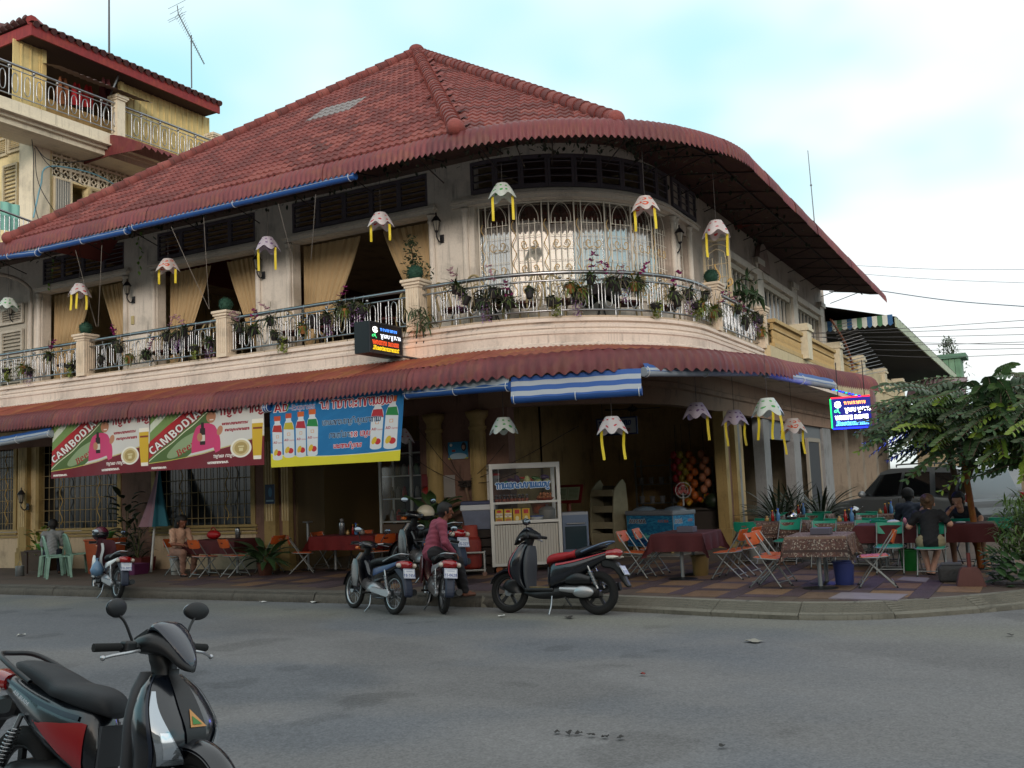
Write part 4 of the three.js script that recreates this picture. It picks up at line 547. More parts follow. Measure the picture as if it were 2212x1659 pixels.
  const gh = thing('green_shed', 'pale green metal sided shed behind the tree', 'building'); const g0 = atZ(1972, 782, -60), g1 = atZ(2075, 782, -60); for (let i = 0; i < 8; i++) mesh('wall_sheet', span(lerp(g0.x, g1.x, i / 8) + 0.02, lerp(g0.x, g1.x, (i + 1) / 8), 2, g0.y, -62, -60), M(i % 2 ? '#5f8a70' : '#688f76', 0.7, { tex: 'grime', s: 0.4 }), gh); mesh('roof_edge', span(g0.x - 0.2, g1.x + 0.3, g0.y, g0.y + 0.25, -62, -59.8), M('#4b6f5b', 0.7), gh);
  const lt = thing('low_grey_roof', 'low grey sheet roof beside the green shed', 'building'); const r0 = atZ(1965, 815, -52), r1 = atZ(2045, 850, -52); mesh('roof_sheet', grid(30, 1, (u, v) => [lerp(r0.x, r1.x + 1, u), r0.y - 0.2 - v * 1.3 + 0.03 * Math.sin(u * 90), -52 + v * 3], 1), M('#8b8f98', 0.7, { side: 2, tex: 'rust', s: 0.3 }), lt); mesh('wall', span(r0.x + 0.3, r1.x + 1, 0, r0.y - 1.4, -50, -49.6), M('#8a806a', 0.85, { tex: 'grime', s: 0.4 }), lt);
}
// masts and wires
{
  const p = atZ(236, 108, -22); tag(mesh('mast', rod([p.x, p.y - 1.5, p.z], [p.x - 0.02, p.y + 3.5, p.z], 0.04, 0.025), M('#4a4c50', 0.6)), 'tall thin bare mast rising behind the red edged roof', 'mast');
}
{
  const an = thing('aerial', 'rooftop television aerial on a thin pole with many cross rods', 'aerial'), am = M('#55585c', 0.5, { metal: 0.6 }), z = -23, W = (px, py) => atZ(px, py, z);
  mesh('pole', rod(W(414, 190), W(413, 76), 0.022), am, an); const b0 = W(385, 30), b1 = W(441, 138); mesh('boom', rod(b0, b1, 0.018), am, an); mesh('boom_stay', rod(W(400, 60), W(421, 98), 0.012), am, an);
  for (let i = 0; i < 22; i++) { const t = i / 21, c = b0.clone().lerp(b1, t), w = lerp(0.36, 0.04, t ** 0.6); mesh('cross_rod', rod([c.x - w * 0.9, c.y - 0.01, c.z - w * 0.4], [c.x + w * 0.9, c.y + 0.02, c.z + w * 0.4], 0.007, 0.007, 4), am, an); }
  const c = W(382, 12); for (const [dy, w] of [[0, 0.42], [-0.22, 0.34], [-0.42, 0.45], [-0.5, 0.4]]) mesh('cross_rod', rod([c.x - w, c.y + dy, c.z], [c.x + w, c.y + dy + 0.08, c.z], 0.008, 0.008, 4), am, an); mesh('boom', rod(W(383, 12), b0, 0.015), am, an);
  const m2 = thing('thin_mast', 'hair thin leaning mast above the side street canopy', 'mast'); mesh('pole', rod(atX(1763, 520, -4.8), atX(1745, 325, -4.8), 0.016, 0.01, 6), M('#6d7880', 0.6), m2); mesh('joint', ball(0.03, ...atX(1752, 400, -4.8).toArray()), M('#6d7880', 0.6), m2);
  const wm = M('#5f7080', 0.7), wd = M('#4a4c50', 0.7);
  const wires = [[1836, 573, 2240, 582, 8, -40, 'topmost hair thin wire over the side street'], [1836, 590, 2240, 612, 6, -40, 'second thin wire sagging below the topmost wire'], [1880, 625, 2240, 664, 10, -40, 'thick bluish wire leaving the canopy tip'], [1700, 722, 2240, 690, 3, -30, 'upper rising wire of the bundle by the shed'], [1700, 722, 2240, 706, 3, -30, 'second rising wire of the bundle by the shed'], [1690, 723, 2240, 745, 8, -31, 'falling wire crossing the bundle by the shed'], [1690, 728, 2240, 722, 4, -32, 'level wire in the bundle by the shed'], [1700, 735, 2240, 738, 12, -32, 'sagging wire in the bundle above the shed'], [1700, 748, 2240, 752, 10, -33, 'lower sagging wire of the bundle above the shed'], [1780, 760, 2240, 764, 14, -33, 'lowest wire of the bundle above the shed']];
  for (const [a, b, c2, d, sag, zz, l] of wires) { const P = atZ(a, b, zz), Q = atZ(c2, d, zz), m = P.clone().lerp(Q, 0.5); m.y -= sag * 0.01; tag(mesh('overhead_wire', tube([P, m, Q], sag === 10 && zz === -40 ? 0.018 : 0.008, 20, 4), zz === -40 ? wm : wd), l, 'wire', 'wires over the side street'); }
}

// buildings across the street, behind the viewer: their roofs show in the window panes
{
  const row = [[-34, -20, 9.0, '#8f8878'], [-19.8, -9, 9.4, '#9a8c78'], [-8.8, 2, 8.8, '#857c70'], [2.2, 12, 9.2, '#94897a'], [12.2, 26, 9, '#8a8274']];
  row.forEach(([a, b, h, c], i) => { const o = thing('opposite_shophouse', ['broad grey shophouse facing the restaurant, at the far end of the row', 'tall tan shophouse facing the restaurant doorway', 'low grey shophouse straight across from the corner', 'brown shophouse facing the paved corner tables', 'wide drab shophouse facing the corner tree'][i], 'building'); mesh('wall', span(a, b, 0, h, 15, 24), M(c, 0.9, { tex: 'grime', s: 0.4 }), o); mesh('roof', extr([[a - 0.4, h], [b + 0.4, h], [(a + b) / 2 + 1, h + 0.9], [(a + b) / 2 - 1, h + 0.9]], 9.8).translate(0, 0, 19.5), M('#6b3c36', 0.9), o); for (let k = 0; k < 3; k++) { const x = lerp(a, b, (k + 0.5) / 3); mesh('window', span(x - 0.7, x + 0.7, h - 2.6, h - 1, 14.9, 15), M('#2c2f33', 0.3), o); mesh('shutter', span(x - 1.2, x + 1.2, 0.1, 2.8, 14.92, 15), M('#5a5c5e', 0.8), o); } });
}

// ---------- two-wheelers ----------
const interp = (st, x) => { for (let i = 1; i < st.length; i++) { const a = st[i - 1], b = st[i]; if ((x - a[0]) * (x - b[0]) <= 0) { const t = (x - a[0]) / (b[0] - a[0] || 1); return a.map((v, k) => lerp(v, b[k], t)); } } return st[st.length - 1]; };
const dense = (st, n) => { const c = new THREE.CatmullRomCurve3(st.map((s) => V(s[0], s[1], 0)), false, 'centripetal'), d = new THREE.CatmullRomCurve3(st.map((s) => V(s[2], s[3], 0)), false, 'centripetal'); const o = []; for (let i = 0; i <= n; i++) { const a = c.getPoint(i / n), b = d.getPoint(i / n); o.push([a.x, a.y, Math.max(0.002, b.x), Math.max(0.002, b.y)]); } return o; };
const sup = (a, e) => Math.sign(a) * Math.abs(a) ** e;
// hull along x: stations [x, y centre, half width, half height]
const hull = (st, n = 18, e = 0.75, den = 14) => loft(dense(st, den).map(([x, y, w, h]) => Array.from({ length: n }, (_, i) => { const a = i / n * 2 * Math.PI; return [x, y + h * sup(Math.sin(a), e), -w * sup(Math.cos(a), e)]; })), true, 0.9);
// upright shell: stations [y, x centre, half depth, half width]
const tower = (st, n = 20, e = 0.8, den = 12) => loft(dense(st, den).map(([y, x, d, w]) => Array.from({ length: n }, (_, i) => { const a = i / n * 2 * Math.PI; return [x + d * sup(Math.cos(a), e), y, w * sup(Math.sin(a), e)]; })), true, 0.9);
const hullPatch = (st, x0, x1, f0, f1, o = 0.006, e = 0.75) => { const D = dense(st, 40); return grid(14, 8, (u, v) => { const x = lerp(x0, x1, u), s = interp(D, x), a = lerp(f0(u), f1(u), v); return [x, s[1] + (s[3] + o) * sup(Math.sin(a), e), (s[2] + o) * sup(Math.cos(a), e)]; }); };
const towerPatch = (st, y0, y1, f0, f1, o = 0.006, e = 0.8) => { const D = dense(st, 40); return grid(14, 14, (u, v) => { const y = lerp(y0, y1, v), s = interp(D, y), a = lerp(f0(v), f1(v), u); return [s[1] + (s[2] + o) * sup(Math.cos(a), e), y, (s[3] + o) * sup(Math.sin(a), e)]; }); };
function wheelAt(root, x, y, Rw, wt, alloy) {
  const w = part('wheel', root), rim = alloy ? M('#1b1b1d', 0.4) : chrome;
  mesh('tyre', new THREE.TorusGeometry(Rw - wt, wt, 12, 40).translate(x, y, 0), rubber, w);
  mesh('rim', new THREE.TorusGeometry(Rw - wt * 1.9, 0.018, 8, 36).scale(1, 1, 1.5).translate(x, y, 0), rim, w);
  const sp = []; if (alloy) for (let i = 0; i < 5; i++) { const a = i / 5 * 6.283 + 0.4; sp.push(box(Rw - wt * 2, 0.035, 0.03, (Rw - wt * 2) / 2, 0, 0).rotateZ(a).translate(x, y, 0)); } else for (let i = 0; i < 18; i++) { const a = i / 18 * 6.283, b = a + (i % 2 ? 0.5 : -0.5), r1 = Rw - wt * 1.9; sp.push(rod([x + 0.04 * Math.cos(b), y + 0.04 * Math.sin(b), i % 4 < 2 ? 0.03 : -0.03], [x + r1 * Math.cos(a), y + r1 * Math.sin(a), 0], 0.0035, 0.0035, 4)); }
  mesh('spokes', sp, alloy ? M('#1b1b1d', 0.4) : steel, w); mesh('hub', new THREE.CylinderGeometry(0.055, 0.055, 0.11, 14).rotateX(Math.PI / 2).translate(x, y, 0), steel, w);
}
function mirrorAt(root, sx, base, head, rx = 0.075, ry = 0.05, turn = 0) { const g = part('mirror', root); mesh('stem', tube([base, [(base[0] + head[0]) / 2, (base[1] + head[1]) / 2 + 0.01, (base[2] + head[2]) / 2], [head[0], head[1] - ry * 0.5, head[2]]], 0.007, 10, 6), black, g); mesh('housing', [ball(1, 0, 0, 0, 0.022, ry, rx, 18).rotateY(turn).translate(...head)], M('#1c1d1f', 0.5, { tex: 'mottle', s: 3 }), g); mesh('glass', ball(1, 0, 0, 0, 0.004, ry * 0.88, rx * 0.9, 18).rotateY(turn).translate(head[0] - 0.021, head[1], head[2]), M('#8f99a2', 0.05, { metal: 1 }), g); }
const plateTex = (num, head) => canvasTex(128, 84, (c, w, h) => { c.fillStyle = '#c9ccd2'; c.fillRect(0, 0, w, h); c.strokeStyle = '#2a3a7a'; c.lineWidth = 3; c.strokeRect(4, 4, w - 8, h - 8); c.fillStyle = '#22357a'; c.font = 'bold 36px sans-serif'; c.textAlign = 'center'; c.fillText(num, w / 2, 70); for (let i = 0; i < 6; i++) { c.beginPath(); c.arc(34 + i * 12, 22, 4, 3, 7); c.moveTo(38 + i * 12, 18); c.lineTo(38 + i * 12, 28); c.lineWidth = 2; c.stroke(); } });
const shock = (root, a, b, z, m = chrome) => { a = V(a[0], a[1], z); b = V(b[0], b[1], z); const g = part('shock_absorber', root); mesh('damper', rod(a, b, 0.018, 0.014), m, g); const pts = []; for (let i = 0; i <= 64; i++) { const t = 0.15 + 0.6 * i / 64, p = a.clone().lerp(b, t); pts.push([p.x + 0.028 * Math.cos(i * 0.9), p.y, z + 0.028 * Math.sin(i * 0.9)]); } mesh('spring', tube(pts, 0.006, 190, 4), m, g); };
const spokeFender = (x, y, r, a0, a1, hw) => grid(24, 6, (u, v) => { const a = lerp(a0, a1, u), q = (v - 0.5) * 2, rr2 = r * (1 - 0.12 * q * q); return [x + rr2 * Math.cos(a), y + rr2 * Math.sin(a), q * hw]; });
function bike(name, label, o) {   // o: pos, heading, lean, scale, kind
  const outer = thing(name, label, o.cat || 'motorbike', [o.pos[0], o.pos[1], o.pos[2]], o.turn), root = outer; const s = o.scale || 1;
  const start = outer.children.length; o.build(root); const mt = new THREE.Matrix4().makeRotationX(o.lean || 0).multiply(new THREE.Matrix4().makeScale(s, s, s));
  const baked = new Set(); outer.traverse((c) => { if (c.isMesh && !baked.has(c.geometry)) { baked.add(c.geometry); c.geometry.applyMatrix4(mt); } }); return outer;
}
const paint = (c, r = 0.25) => M(c, r, { clearcoat: 0.8, clearcoatRoughness: 0.12 });
function scooter(o) {
  return (root) => {
    const Rw = 0.275, body = paint(o.body), grey = M('#3a3c40', 0.6), dark = M('#121315', 0.45), sl = M('#a8aaac', 0.35, { metal: 0.7 });
    wheelAt(root, 0.64, Rw, Rw, 0.045, true); wheelAt(root, -0.62, Rw, Rw, 0.052, true);
    for (const s of [-1, 1]) mesh('fork', rod([0.645, 0.27, s * 0.075], [0.5, 0.66, s * 0.07], 0.017), steel, root);
    mesh('front_fender', [spokeFender(0.64, Rw, 0.315, 0.35, 2.75, 0.075), spokeFender(0.64, Rw, 0.3, 2.75, 0.35, 0.075)], body, root);
    const ap = [[0.3, 0.36, 0.03, 0.1], [0.4, 0.45, 0.08, 0.15], [0.52, 0.5, 0.12, 0.19], [0.66, 0.49, 0.13, 0.205], [0.78, 0.455, 0.105, 0.185], [0.87, 0.42, 0.075, 0.14], [0.93, 0.39, 0.04, 0.08]].map(([a, b, c, d]) => [o.wide ? a - 0.06 * sstep(a, 0.4, 0.8) : a, b, c * (o.wide || 1), d * (o.wide || 1)]);
    mesh('front_cowl', tower(ap), body, root);
    for (const s of [-1, 1]) { const f = (k) => (v) => s * k(v); const lens = part('headlight', root); mesh('lens', towerPatch(ap, ...(o.wide ? [0.8, 0.47, f((v) => 0.95 - 0.85 * v * (0.5 + 0.5 * v)), f((v) => 1.14 + 0.12 * v - 0.35 * v * v)] : [0.8, 0.5, f((v) => 0.42 - 0.3 * v), f((v) => 0.95 + 0.25 * v - 0.55 * v * v)]), 0.006), new THREE.MeshPhysicalMaterial({ color: '#aeb6bd', roughness: 0.08, metalness: 0.75, clearcoat: 1 }), lens); mesh('reflector', towerPatch(ap, ...(o.wide ? [0.62, 0.5, f((v) => 0.62 - 0.3 * v), f((v) => 0.86 - 0.1 * v)] : [0.72, 0.55, f((v) => 0.3 + 0.2 * v), f((v) => 0.55 + 0.1 * v)]), 0.009), M('#dfe5ea', 0.1, { metal: 0.9 }), lens);
      mesh('cowl_trim', towerPatch(ap, 0.86, 0.42, f((v) => 1.25 - 0.2 * v), f((v) => 1.34 - 0.16 * v), 0.01), o.trim, root); }
    mesh('nose_panel', towerPatch(ap, 0.9, 0.5, (v) => -0.28 + 0.12 * v, (v) => 0.28 - 0.12 * v, 0.008), dark, root);
    mesh('cowl_lip', tower([[0.26, 0.5, 0.1, 0.14], [0.34, 0.58, 0.14, 0.16], [0.42, 0.54, 0.12, 0.17], [0.45, 0.5, 0.09, 0.15]]), dark, root);
    mesh('leg_shield', tower([[0.3, 0.32, 0.03, 0.13], [0.45, 0.34, 0.04, 0.17], [0.65, 0.34, 0.05, 0.18], [0.8, 0.33, 0.04, 0.15], [0.88, 0.32, 0.03, 0.1]]), grey, root);
    mesh('steering_neck', tower([[0.78, 0.39, 0.06, 0.07], [0.93, 0.36, 0.06, 0.07], [1.0, 0.34, 0.06, 0.08]]), dark, root);
    mesh('handle_cowl', hull([[0.2, 1.0, 0.06, 0.03], [0.27, 1.01, 0.13, 0.05], [0.36, 1.02, 0.14, 0.06], [0.45, 1.0, 0.11, 0.05], [0.53, 0.93, 0.06, 0.035], [0.57, 0.9, 0.015, 0.012]], 18, 0.8), dark, root);
    mesh('visor', hull([[0.3, 1.07, 0.07, 0.012], [0.36, 1.1, 0.1, 0.03], [0.45, 1.045, 0.085, 0.03], [0.54, 0.95, 0.045, 0.025], [0.565, 0.92, 0.012, 0.01]], 16, 0.9), M('#1b2230', 0.2, { clearcoat: 0.7 }), root);
    mesh('dashboard', box(0.1, 0.02, 0.17, 0.27, 1.055, 0, 0, 0, 0.5), M('#25282c', 0.3), root);
    for (const s of [-1, 1]) { const h = part('handlebar', root); mesh('bar', rod([0.33, 1.0, s * 0.1], [0.3, 1.0, s * 0.25], 0.014), dark, h); mesh('grip', rod([0.3, 1.0, s * 0.23], [0.27, 0.995, s * 0.36], 0.02, 0.021), rubber, h); mesh('lever', tube([[0.36, 0.985, s * 0.16], [0.37, 0.975, s * 0.24], [0.34, 0.96, s * 0.31], [0.33, 0.95, s * 0.345]], 0.008, 14, 6), M('#b5b6b8', 0.3, { metal: 0.8 }), h); mesh('lever_ball', ball(0.014, 0.33, 0.95, s * 0.347, 1, 1, 1, 8), M('#b5b6b8', 0.3, { metal: 0.8 }), h); mesh('switch_box', rbox(0.06, 0.06, 0.07, 0.015, 0.31, 1.0, s * 0.19), dark, h);
      if (o.mirrors !== 'one' || s < 0) mirrorAt(root, s, [0.31, 1.03, s * 0.17], [0.28, 1.185, s * 0.26], 0.072, 0.048, s * 0.25); }
    mesh('floorboard', rbox(0.42, 0.05, 0.27, 0.02, 0.16, 0.31, 0), dark, root); mesh('floor_mat', rbox(0.3, 0.012, 0.22, 0.005, 0.18, 0.341, 0), M(o.mat || '#26282a', 0.9, { tex: 'cloth', s: 6 }), root); mesh('underbody', hull([[0.4, 0.27, 0.07, 0.03], [0.2, 0.25, 0.12, 0.06], [-0.1, 0.28, 0.12, 0.08], [-0.3, 0.33, 0.1, 0.06]]), dark, root);
    const bd = [[0.04, 0.44, 0.09, 0.13], [-0.02, 0.5, 0.13, 0.185], [-0.2, 0.55, 0.15, 0.165], [-0.4, 0.61, 0.145, 0.135], [-0.6, 0.69, 0.115, 0.09], [-0.8, 0.765, 0.07, 0.05], [-0.92, 0.8, 0.025, 0.022]].map(([a, b, c, d]) => [a, b, c * (o.seatW || 1), d]);
    mesh('rear_body', hull(bd, 20, 0.8, 18), body, root); mesh('seat_front_panel', box(0.02, 0.2, 0.14, 0.045, 0.5, 0), grey, root);
    for (const s of [0, 1]) { const f = (a) => () => s ? Math.PI - a : a; mesh('side_panel', hullPatch(bd, -0.02, -0.42, (u) => s ? Math.PI - (0.5 - 0.6 * u) : 0.5 - 0.6 * u, (u) => s ? Math.PI - (-0.8 + 0.75 * u) : -0.8 + 0.75 * u, 0.007, 0.8), o.panel, root); mesh('stripe', hullPatch(bd, -0.08, -0.86, (u) => s ? Math.PI - (0.62 - 0.1 * u) : 0.62 - 0.1 * u, (u) => s ? Math.PI - (0.45 - 0.1 * u) : 0.45 - 0.1 * u, 0.009, 0.8), o.trim, root); }
    const st = [[0.08, 0.655, 0.05, 0.02], [0.05, 0.69, 0.1, 0.05], [-0.06, 0.72, 0.135, 0.06], [-0.2, 0.74, 0.145, 0.055], [-0.33, 0.765, 0.145, 0.055], [-0.36, 0.775, 0.14, 0.058], [-0.5, 0.82, 0.13, 0.05], [-0.66, 0.855, 0.1, 0.035], [-0.74, 0.865, 0.05, 0.015]].map(([a, b, c, d]) => [a, b, c * (o.seatW || 1), d]);
    mesh('seat', hull(o.seat2 ? st.slice(0, 6) : st, 18, 0.7, 20), o.seat, root); if (o.seat2) mesh('seat', hull(st.slice(5).map((q) => [q[0] - 0.005, ...q.slice(1)]), 18, 0.7, 12), o.seat2, root);
    mesh('grab_rail', tube([[-0.45, 0.79, 0.15], [-0.66, 0.87, 0.14], [-0.8, 0.915, 0.1], [-0.84, 0.92, 0], [-0.8, 0.915, -0.1], [-0.66, 0.87, -0.14], [-0.45, 0.79, -0.15]], 0.014, 40, 7), o.rail || dark, root);
    mesh('tail_light', hull([[-0.76, 0.765, 0.085, 0.05], [-0.86, 0.775, 0.085, 0.06], [-0.93, 0.78, 0.05, 0.045], [-0.96, 0.78, 0.01, 0.01]], 16, 0.8), M('#8e0c12', 0.12, { clearcoat: 1 }), root);
    for (const s of [-1, 1]) mesh('indicator', hull([[-0.78, 0.725, 0.02, 0.02], [-0.86, 0.725, 0.03, 0.022], [-0.94, 0.73, 0.006, 0.006]], 12).translate(0, 0, s * 0.1), M('#c9c4b8', 0.2), root);
    mesh('rear_fender', extr(smoothPts([[-0.7, 0.7], [-0.9, 0.66], [-1.02, 0.44], [-1.06, 0.36], [-1.0, 0.37], [-0.86, 0.56], [-0.7, 0.6]], 3), 0.12, 0.02), dark, root); const pl = mesh('number_plate', box(0.008, 0.13, 0.18, 0, 0, 0, 0, 0, -0.55).translate(-0.985, 0.56, 0), M('#c9ccd2', 0.4), root); const pf = mesh('number_plate_print', new THREE.PlaneGeometry(0.175, 0.125).rotateY(-Math.PI / 2).rotateZ(-0.55).translate(-0.991, 0.563, 0), new THREE.MeshStandardMaterial({ map: plateTex(o.plate || '1D-4452'), roughness: 0.4 }), root, true);
    mesh('engine', hull([[-0.08, 0.3, 0.1, 0.07], [-0.25, 0.3, 0.13, 0.1], [-0.5, 0.3, 0.12, 0.1], [-0.66, 0.29, 0.09, 0.08]], 16, 0.8), dark, root); mesh('air_box', hull([[-0.22, 0.44, 0.03, 0.05], [-0.36, 0.46, 0.05, 0.075], [-0.56, 0.44, 0.04, 0.05]], 14, 0.8).translate(0, 0, -0.1), M('#17181a', 0.35), root);
    mesh('crank_cover', [ball(1, -0.46, 0.29, -0.12, 0.15, 0.075, 0.05, 20), hull([[-0.14, 0.32, 0.03, 0.03], [-0.3, 0.31, 0.035, 0.04], [-0.5, 0.3, 0.03, 0.05]], 12).translate(0, 0, -0.12)], sl, root);
    mesh('exhaust', [tube([[0.0, 0.24, 0.09], [-0.2, 0.22, 0.14], [-0.4, 0.27, 0.17]], 0.02, 14, 8), rod([-0.38, 0.27, 0.17], [-0.86, 0.36, 0.18], 0.05, 0.055, 16)], M('#2a2b2d', 0.5, { metal: 0.4 }), root); mesh('heat_shield', hull([[-0.42, 0.31, 0.03, 0.04], [-0.6, 0.34, 0.035, 0.05], [-0.8, 0.37, 0.03, 0.04]], 12).translate(0, 0, 0.215), M('#b9babd', 0.3, { metal: 0.8 }), root);
    shock(root, [-0.66, 0.33], [-0.52, 0.62], -0.11); shock(root, [-0.66, 0.33], [-0.52, 0.62], 0.12);
    mesh('side_stand', tube([[-0.02, 0.24, -0.1], [-0.04, 0.12, -0.17], [-0.03, 0.0, -0.22]], 0.012, 10, 6), steel, root); mesh('centre_stand', rod([-0.2, 0.22, -0.09], [-0.3, 0.1, -0.11], 0.012), black, root);
    if (o.extra) o.extra(root, { ap, bd });
  };
}
function underbone(o) {
  return (root) => {
    const Rw = 0.295, body = paint(o.body), dark = M('#131416', 0.45), sl = M('#9b9da0', 0.35, { metal: 0.7 });
    wheelAt(root, 0.63, Rw, Rw, 0.036, false); wheelAt(root, -0.6, Rw, Rw, 0.042, false);
    for (const s of [-1, 1]) mesh('fork', rod([0.63, 0.3, s * 0.075], [0.42, 0.8, s * 0.07], 0.019), o.forkM || dark, root);
    mesh('front_fender', [spokeFender(0.63, Rw, 0.33, 0.15, 2.9, 0.065), spokeFender(0.63, Rw, 0.315, 2.9, 0.15, 0.065)], o.fender ? paint(o.fender) : body, root);
    const ap = [[0.34, 0.3, 0.02, 0.06], [0.45, 0.36, 0.05, 0.14], [0.6, 0.39, 0.06, 0.19], [0.75, 0.38, 0.06, 0.17], [0.86, 0.36, 0.05, 0.11]]; mesh('leg_shield', tower(ap), body, root); for (const s of [-1, 1]) mesh('leg_shield_wing', tower([[0.36, 0.3, 0.09, 0.012], [0.5, 0.32, 0.13, 0.016], [0.66, 0.34, 0.11, 0.016], [0.76, 0.35, 0.06, 0.01]]).translate(0, 0, s * 0.19), o.wing ? paint(o.wing) : body, root);
    mesh('handle_cowl', hull([[0.16, 0.97, 0.06, 0.03], [0.24, 0.98, 0.13, 0.05], [0.34, 0.98, 0.14, 0.065], [0.43, 0.96, 0.11, 0.06], [0.48, 0.95, 0.05, 0.035]], 18, 0.8), body, root); mesh('headlight', ball(0.08, 0.43, 0.96, 0, 0.8, 0.8, 1.2), M('#c5c9cc', 0.1, { metal: 0.6 }), root);
    mesh('steering_neck', rod([0.34, 0.84, 0], [0.29, 0.96, 0], 0.05), dark, root);
    for (const s of [-1, 1]) { const h = part('handlebar', root); mesh('bar', rod([0.28, 0.99, s * 0.1], [0.24, 1.01, s * 0.24], 0.013), chrome, h); mesh('grip', rod([0.24, 1.01, s * 0.22], [0.2, 1.0, s * 0.35], 0.02), rubber, h); mesh('lever', tube([[0.3, 0.985, s * 0.18], [0.3, 0.98, s * 0.26], [0.27, 0.97, s * 0.34]], 0.007, 10, 5), steel, h); mirrorAt(root, s, [0.25, 1.03, s * 0.18], [0.22, 1.2, s * 0.26], 0.062, 0.042, s * 0.2); mesh('front_indicator', hull([[0.36, 0.93, 0.02, 0.02], [0.42, 0.93, 0.03, 0.025], [0.47, 0.925, 0.01, 0.01]], 10).translate(0, 0, s * 0.13), M('#c2621a', 0.2), root); }
    mesh('frame_spine', tube([[0.34, 0.72, 0], [0.18, 0.52, 0], [0.0, 0.5, 0], [-0.2, 0.56, 0]], 0.055, 16, 8), body, root);
    const bd = [[0.06, 0.52, 0.05, 0.1], [-0.05, 0.56, 0.1, 0.13], [-0.25, 0.6, 0.13, 0.12], [-0.5, 0.66, 0.12, 0.09], [-0.72, 0.73, 0.09, 0.055], [-0.86, 0.77, 0.04, 0.03]]; mesh('rear_body', hull(bd, 18, 0.8), body, root);
    for (const s of [0, 1]) mesh('stripe', hullPatch(bd, -0.1, -0.8, (u) => s ? Math.PI - 0.35 : 0.35, (u) => s ? Math.PI + 0.25 : -0.25, 0.007, 0.8), o.trim, root);
    mesh('seat', hull([[0.1, 0.66, 0.05, 0.02], [0.04, 0.71, 0.1, 0.05], [-0.15, 0.745, 0.13, 0.05], [-0.35, 0.765, 0.13, 0.05], [-0.55, 0.8, 0.12, 0.048], [-0.7, 0.815, 0.06, 0.02]], 18, 0.7), M('#141518', 0.55, { tex: 'mottle', s: 4 }), root);
    mesh('grab_rail', tube([[-0.42, 0.75, 0.14], [-0.66, 0.83, 0.13], [-0.8, 0.87, 0.08], [-0.83, 0.87, 0], [-0.8, 0.87, -0.08], [-0.66, 0.83, -0.13], [-0.42, 0.75, -0.14]], 0.013, 36, 7), chrome, root);
    mesh('tail_light', hull([[-0.74, 0.72, 0.11, 0.05], [-0.84, 0.72, 0.12, 0.06], [-0.9, 0.72, 0.08, 0.05], [-0.93, 0.72, 0.02, 0.015]], 16, 0.7), M('#8c0b10', 0.12, { clearcoat: 1 }), root); for (const s of [-1, 1]) mesh('indicator', ball(0.045, -0.86, 0.71, s * 0.13, 1, 0.8, 0.8, 10), M('#b5aca0', 0.2), root);
    mesh('rear_fender', extr(smoothPts([[-0.6, 0.66], [-0.84, 0.66], [-0.97, 0.45], [-1.0, 0.3], [-0.95, 0.28], [-0.86, 0.48], [-0.7, 0.58]], 3), 0.13, 0.02), M('#1a2236', 0.5), root);
    mesh('number_plate', box(0.006, 0.14, 0.19, 0, 0, 0, 0, 0, -0.3).translate(-0.955, 0.6, 0), M('#c9ccd2', 0.4), root); mesh('number_plate_print', new THREE.PlaneGeometry(0.186, 0.136).rotateY(-Math.PI / 2).rotateZ(-0.3).translate(-0.96, 0.6, 0), new THREE.MeshStandardMaterial({ map: plateTex(o.plate), roughness: 0.4 }), root, true);
    mesh('engine', [ball(1, -0.02, 0.33, 0, 0.2, 0.12, 0.12, 18), rod([0.1, 0.36, 0], [0.32, 0.4, 0], 0.07, 0.06, 12)], sl, root); for (let i = 0; i < 5; i++) mesh('cooling_fin', new THREE.CylinderGeometry(0.085, 0.085, 0.008, 16).rotateZ(-Math.PI / 2 + 0.18).translate(0.14 + i * 0.035, 0.37 + i * 0.007, 0), sl, root);
    mesh('swing_arm', [rod([-0.1, 0.33, 0.1], [-0.6, 0.295, 0.1], 0.022), rod([-0.1, 0.33, -0.1], [-0.6, 0.295, -0.1], 0.022)], o.forkM || dark, root); mesh('chain_case', extr(smoothPts([[-0.12, 0.37], [-0.35, 0.36], [-0.6, 0.35], [-0.67, 0.295], [-0.6, 0.24], [-0.3, 0.27], [-0.12, 0.29]], 3), 0.05, 0.012).translate(0, 0, -0.125), sl, root);
    mesh('exhaust', [tube([[0.3, 0.36, 0.05], [0.28, 0.22, 0.1], [0.0, 0.2, 0.13], [-0.2, 0.23, 0.14]], 0.018, 24, 8), rod([-0.18, 0.225, 0.14], [-0.85, 0.33, 0.16], 0.04, 0.046, 14)], M('#6c6d70', 0.3, { metal: 0.8 }), root); mesh('muffler_end', new THREE.CylinderGeometry(0.047, 0.047, 0.03, 16).rotateZ(Math.PI / 2 - 0.15).translate(-0.855, 0.332, 0.16), dark, root);
    for (const s of [-1, 1]) { shock(root, [-0.6, 0.32], [-0.46, 0.63], s * 0.125, o.shockM || chrome); mesh('foot_peg', rod([-0.06, 0.28, s * 0.1], [-0.06, 0.28, s * 0.24], 0.016), rubber, root); }
    mesh('centre_stand', [tube([[-0.05, 0.24, -0.09], [-0.1, 0.1, -0.13], [-0.06, 0.0, -0.18]], 0.012, 10, 6)], steel, root);
    if (o.extra) o.extra(root);
  };
}
const heading = (f, r) => Math.atan2(-(f.z - r.z), f.x - r.x), midp = (f, r, y) => [(f.x + r.x) / 2, y, (f.z + r.z) / 2];
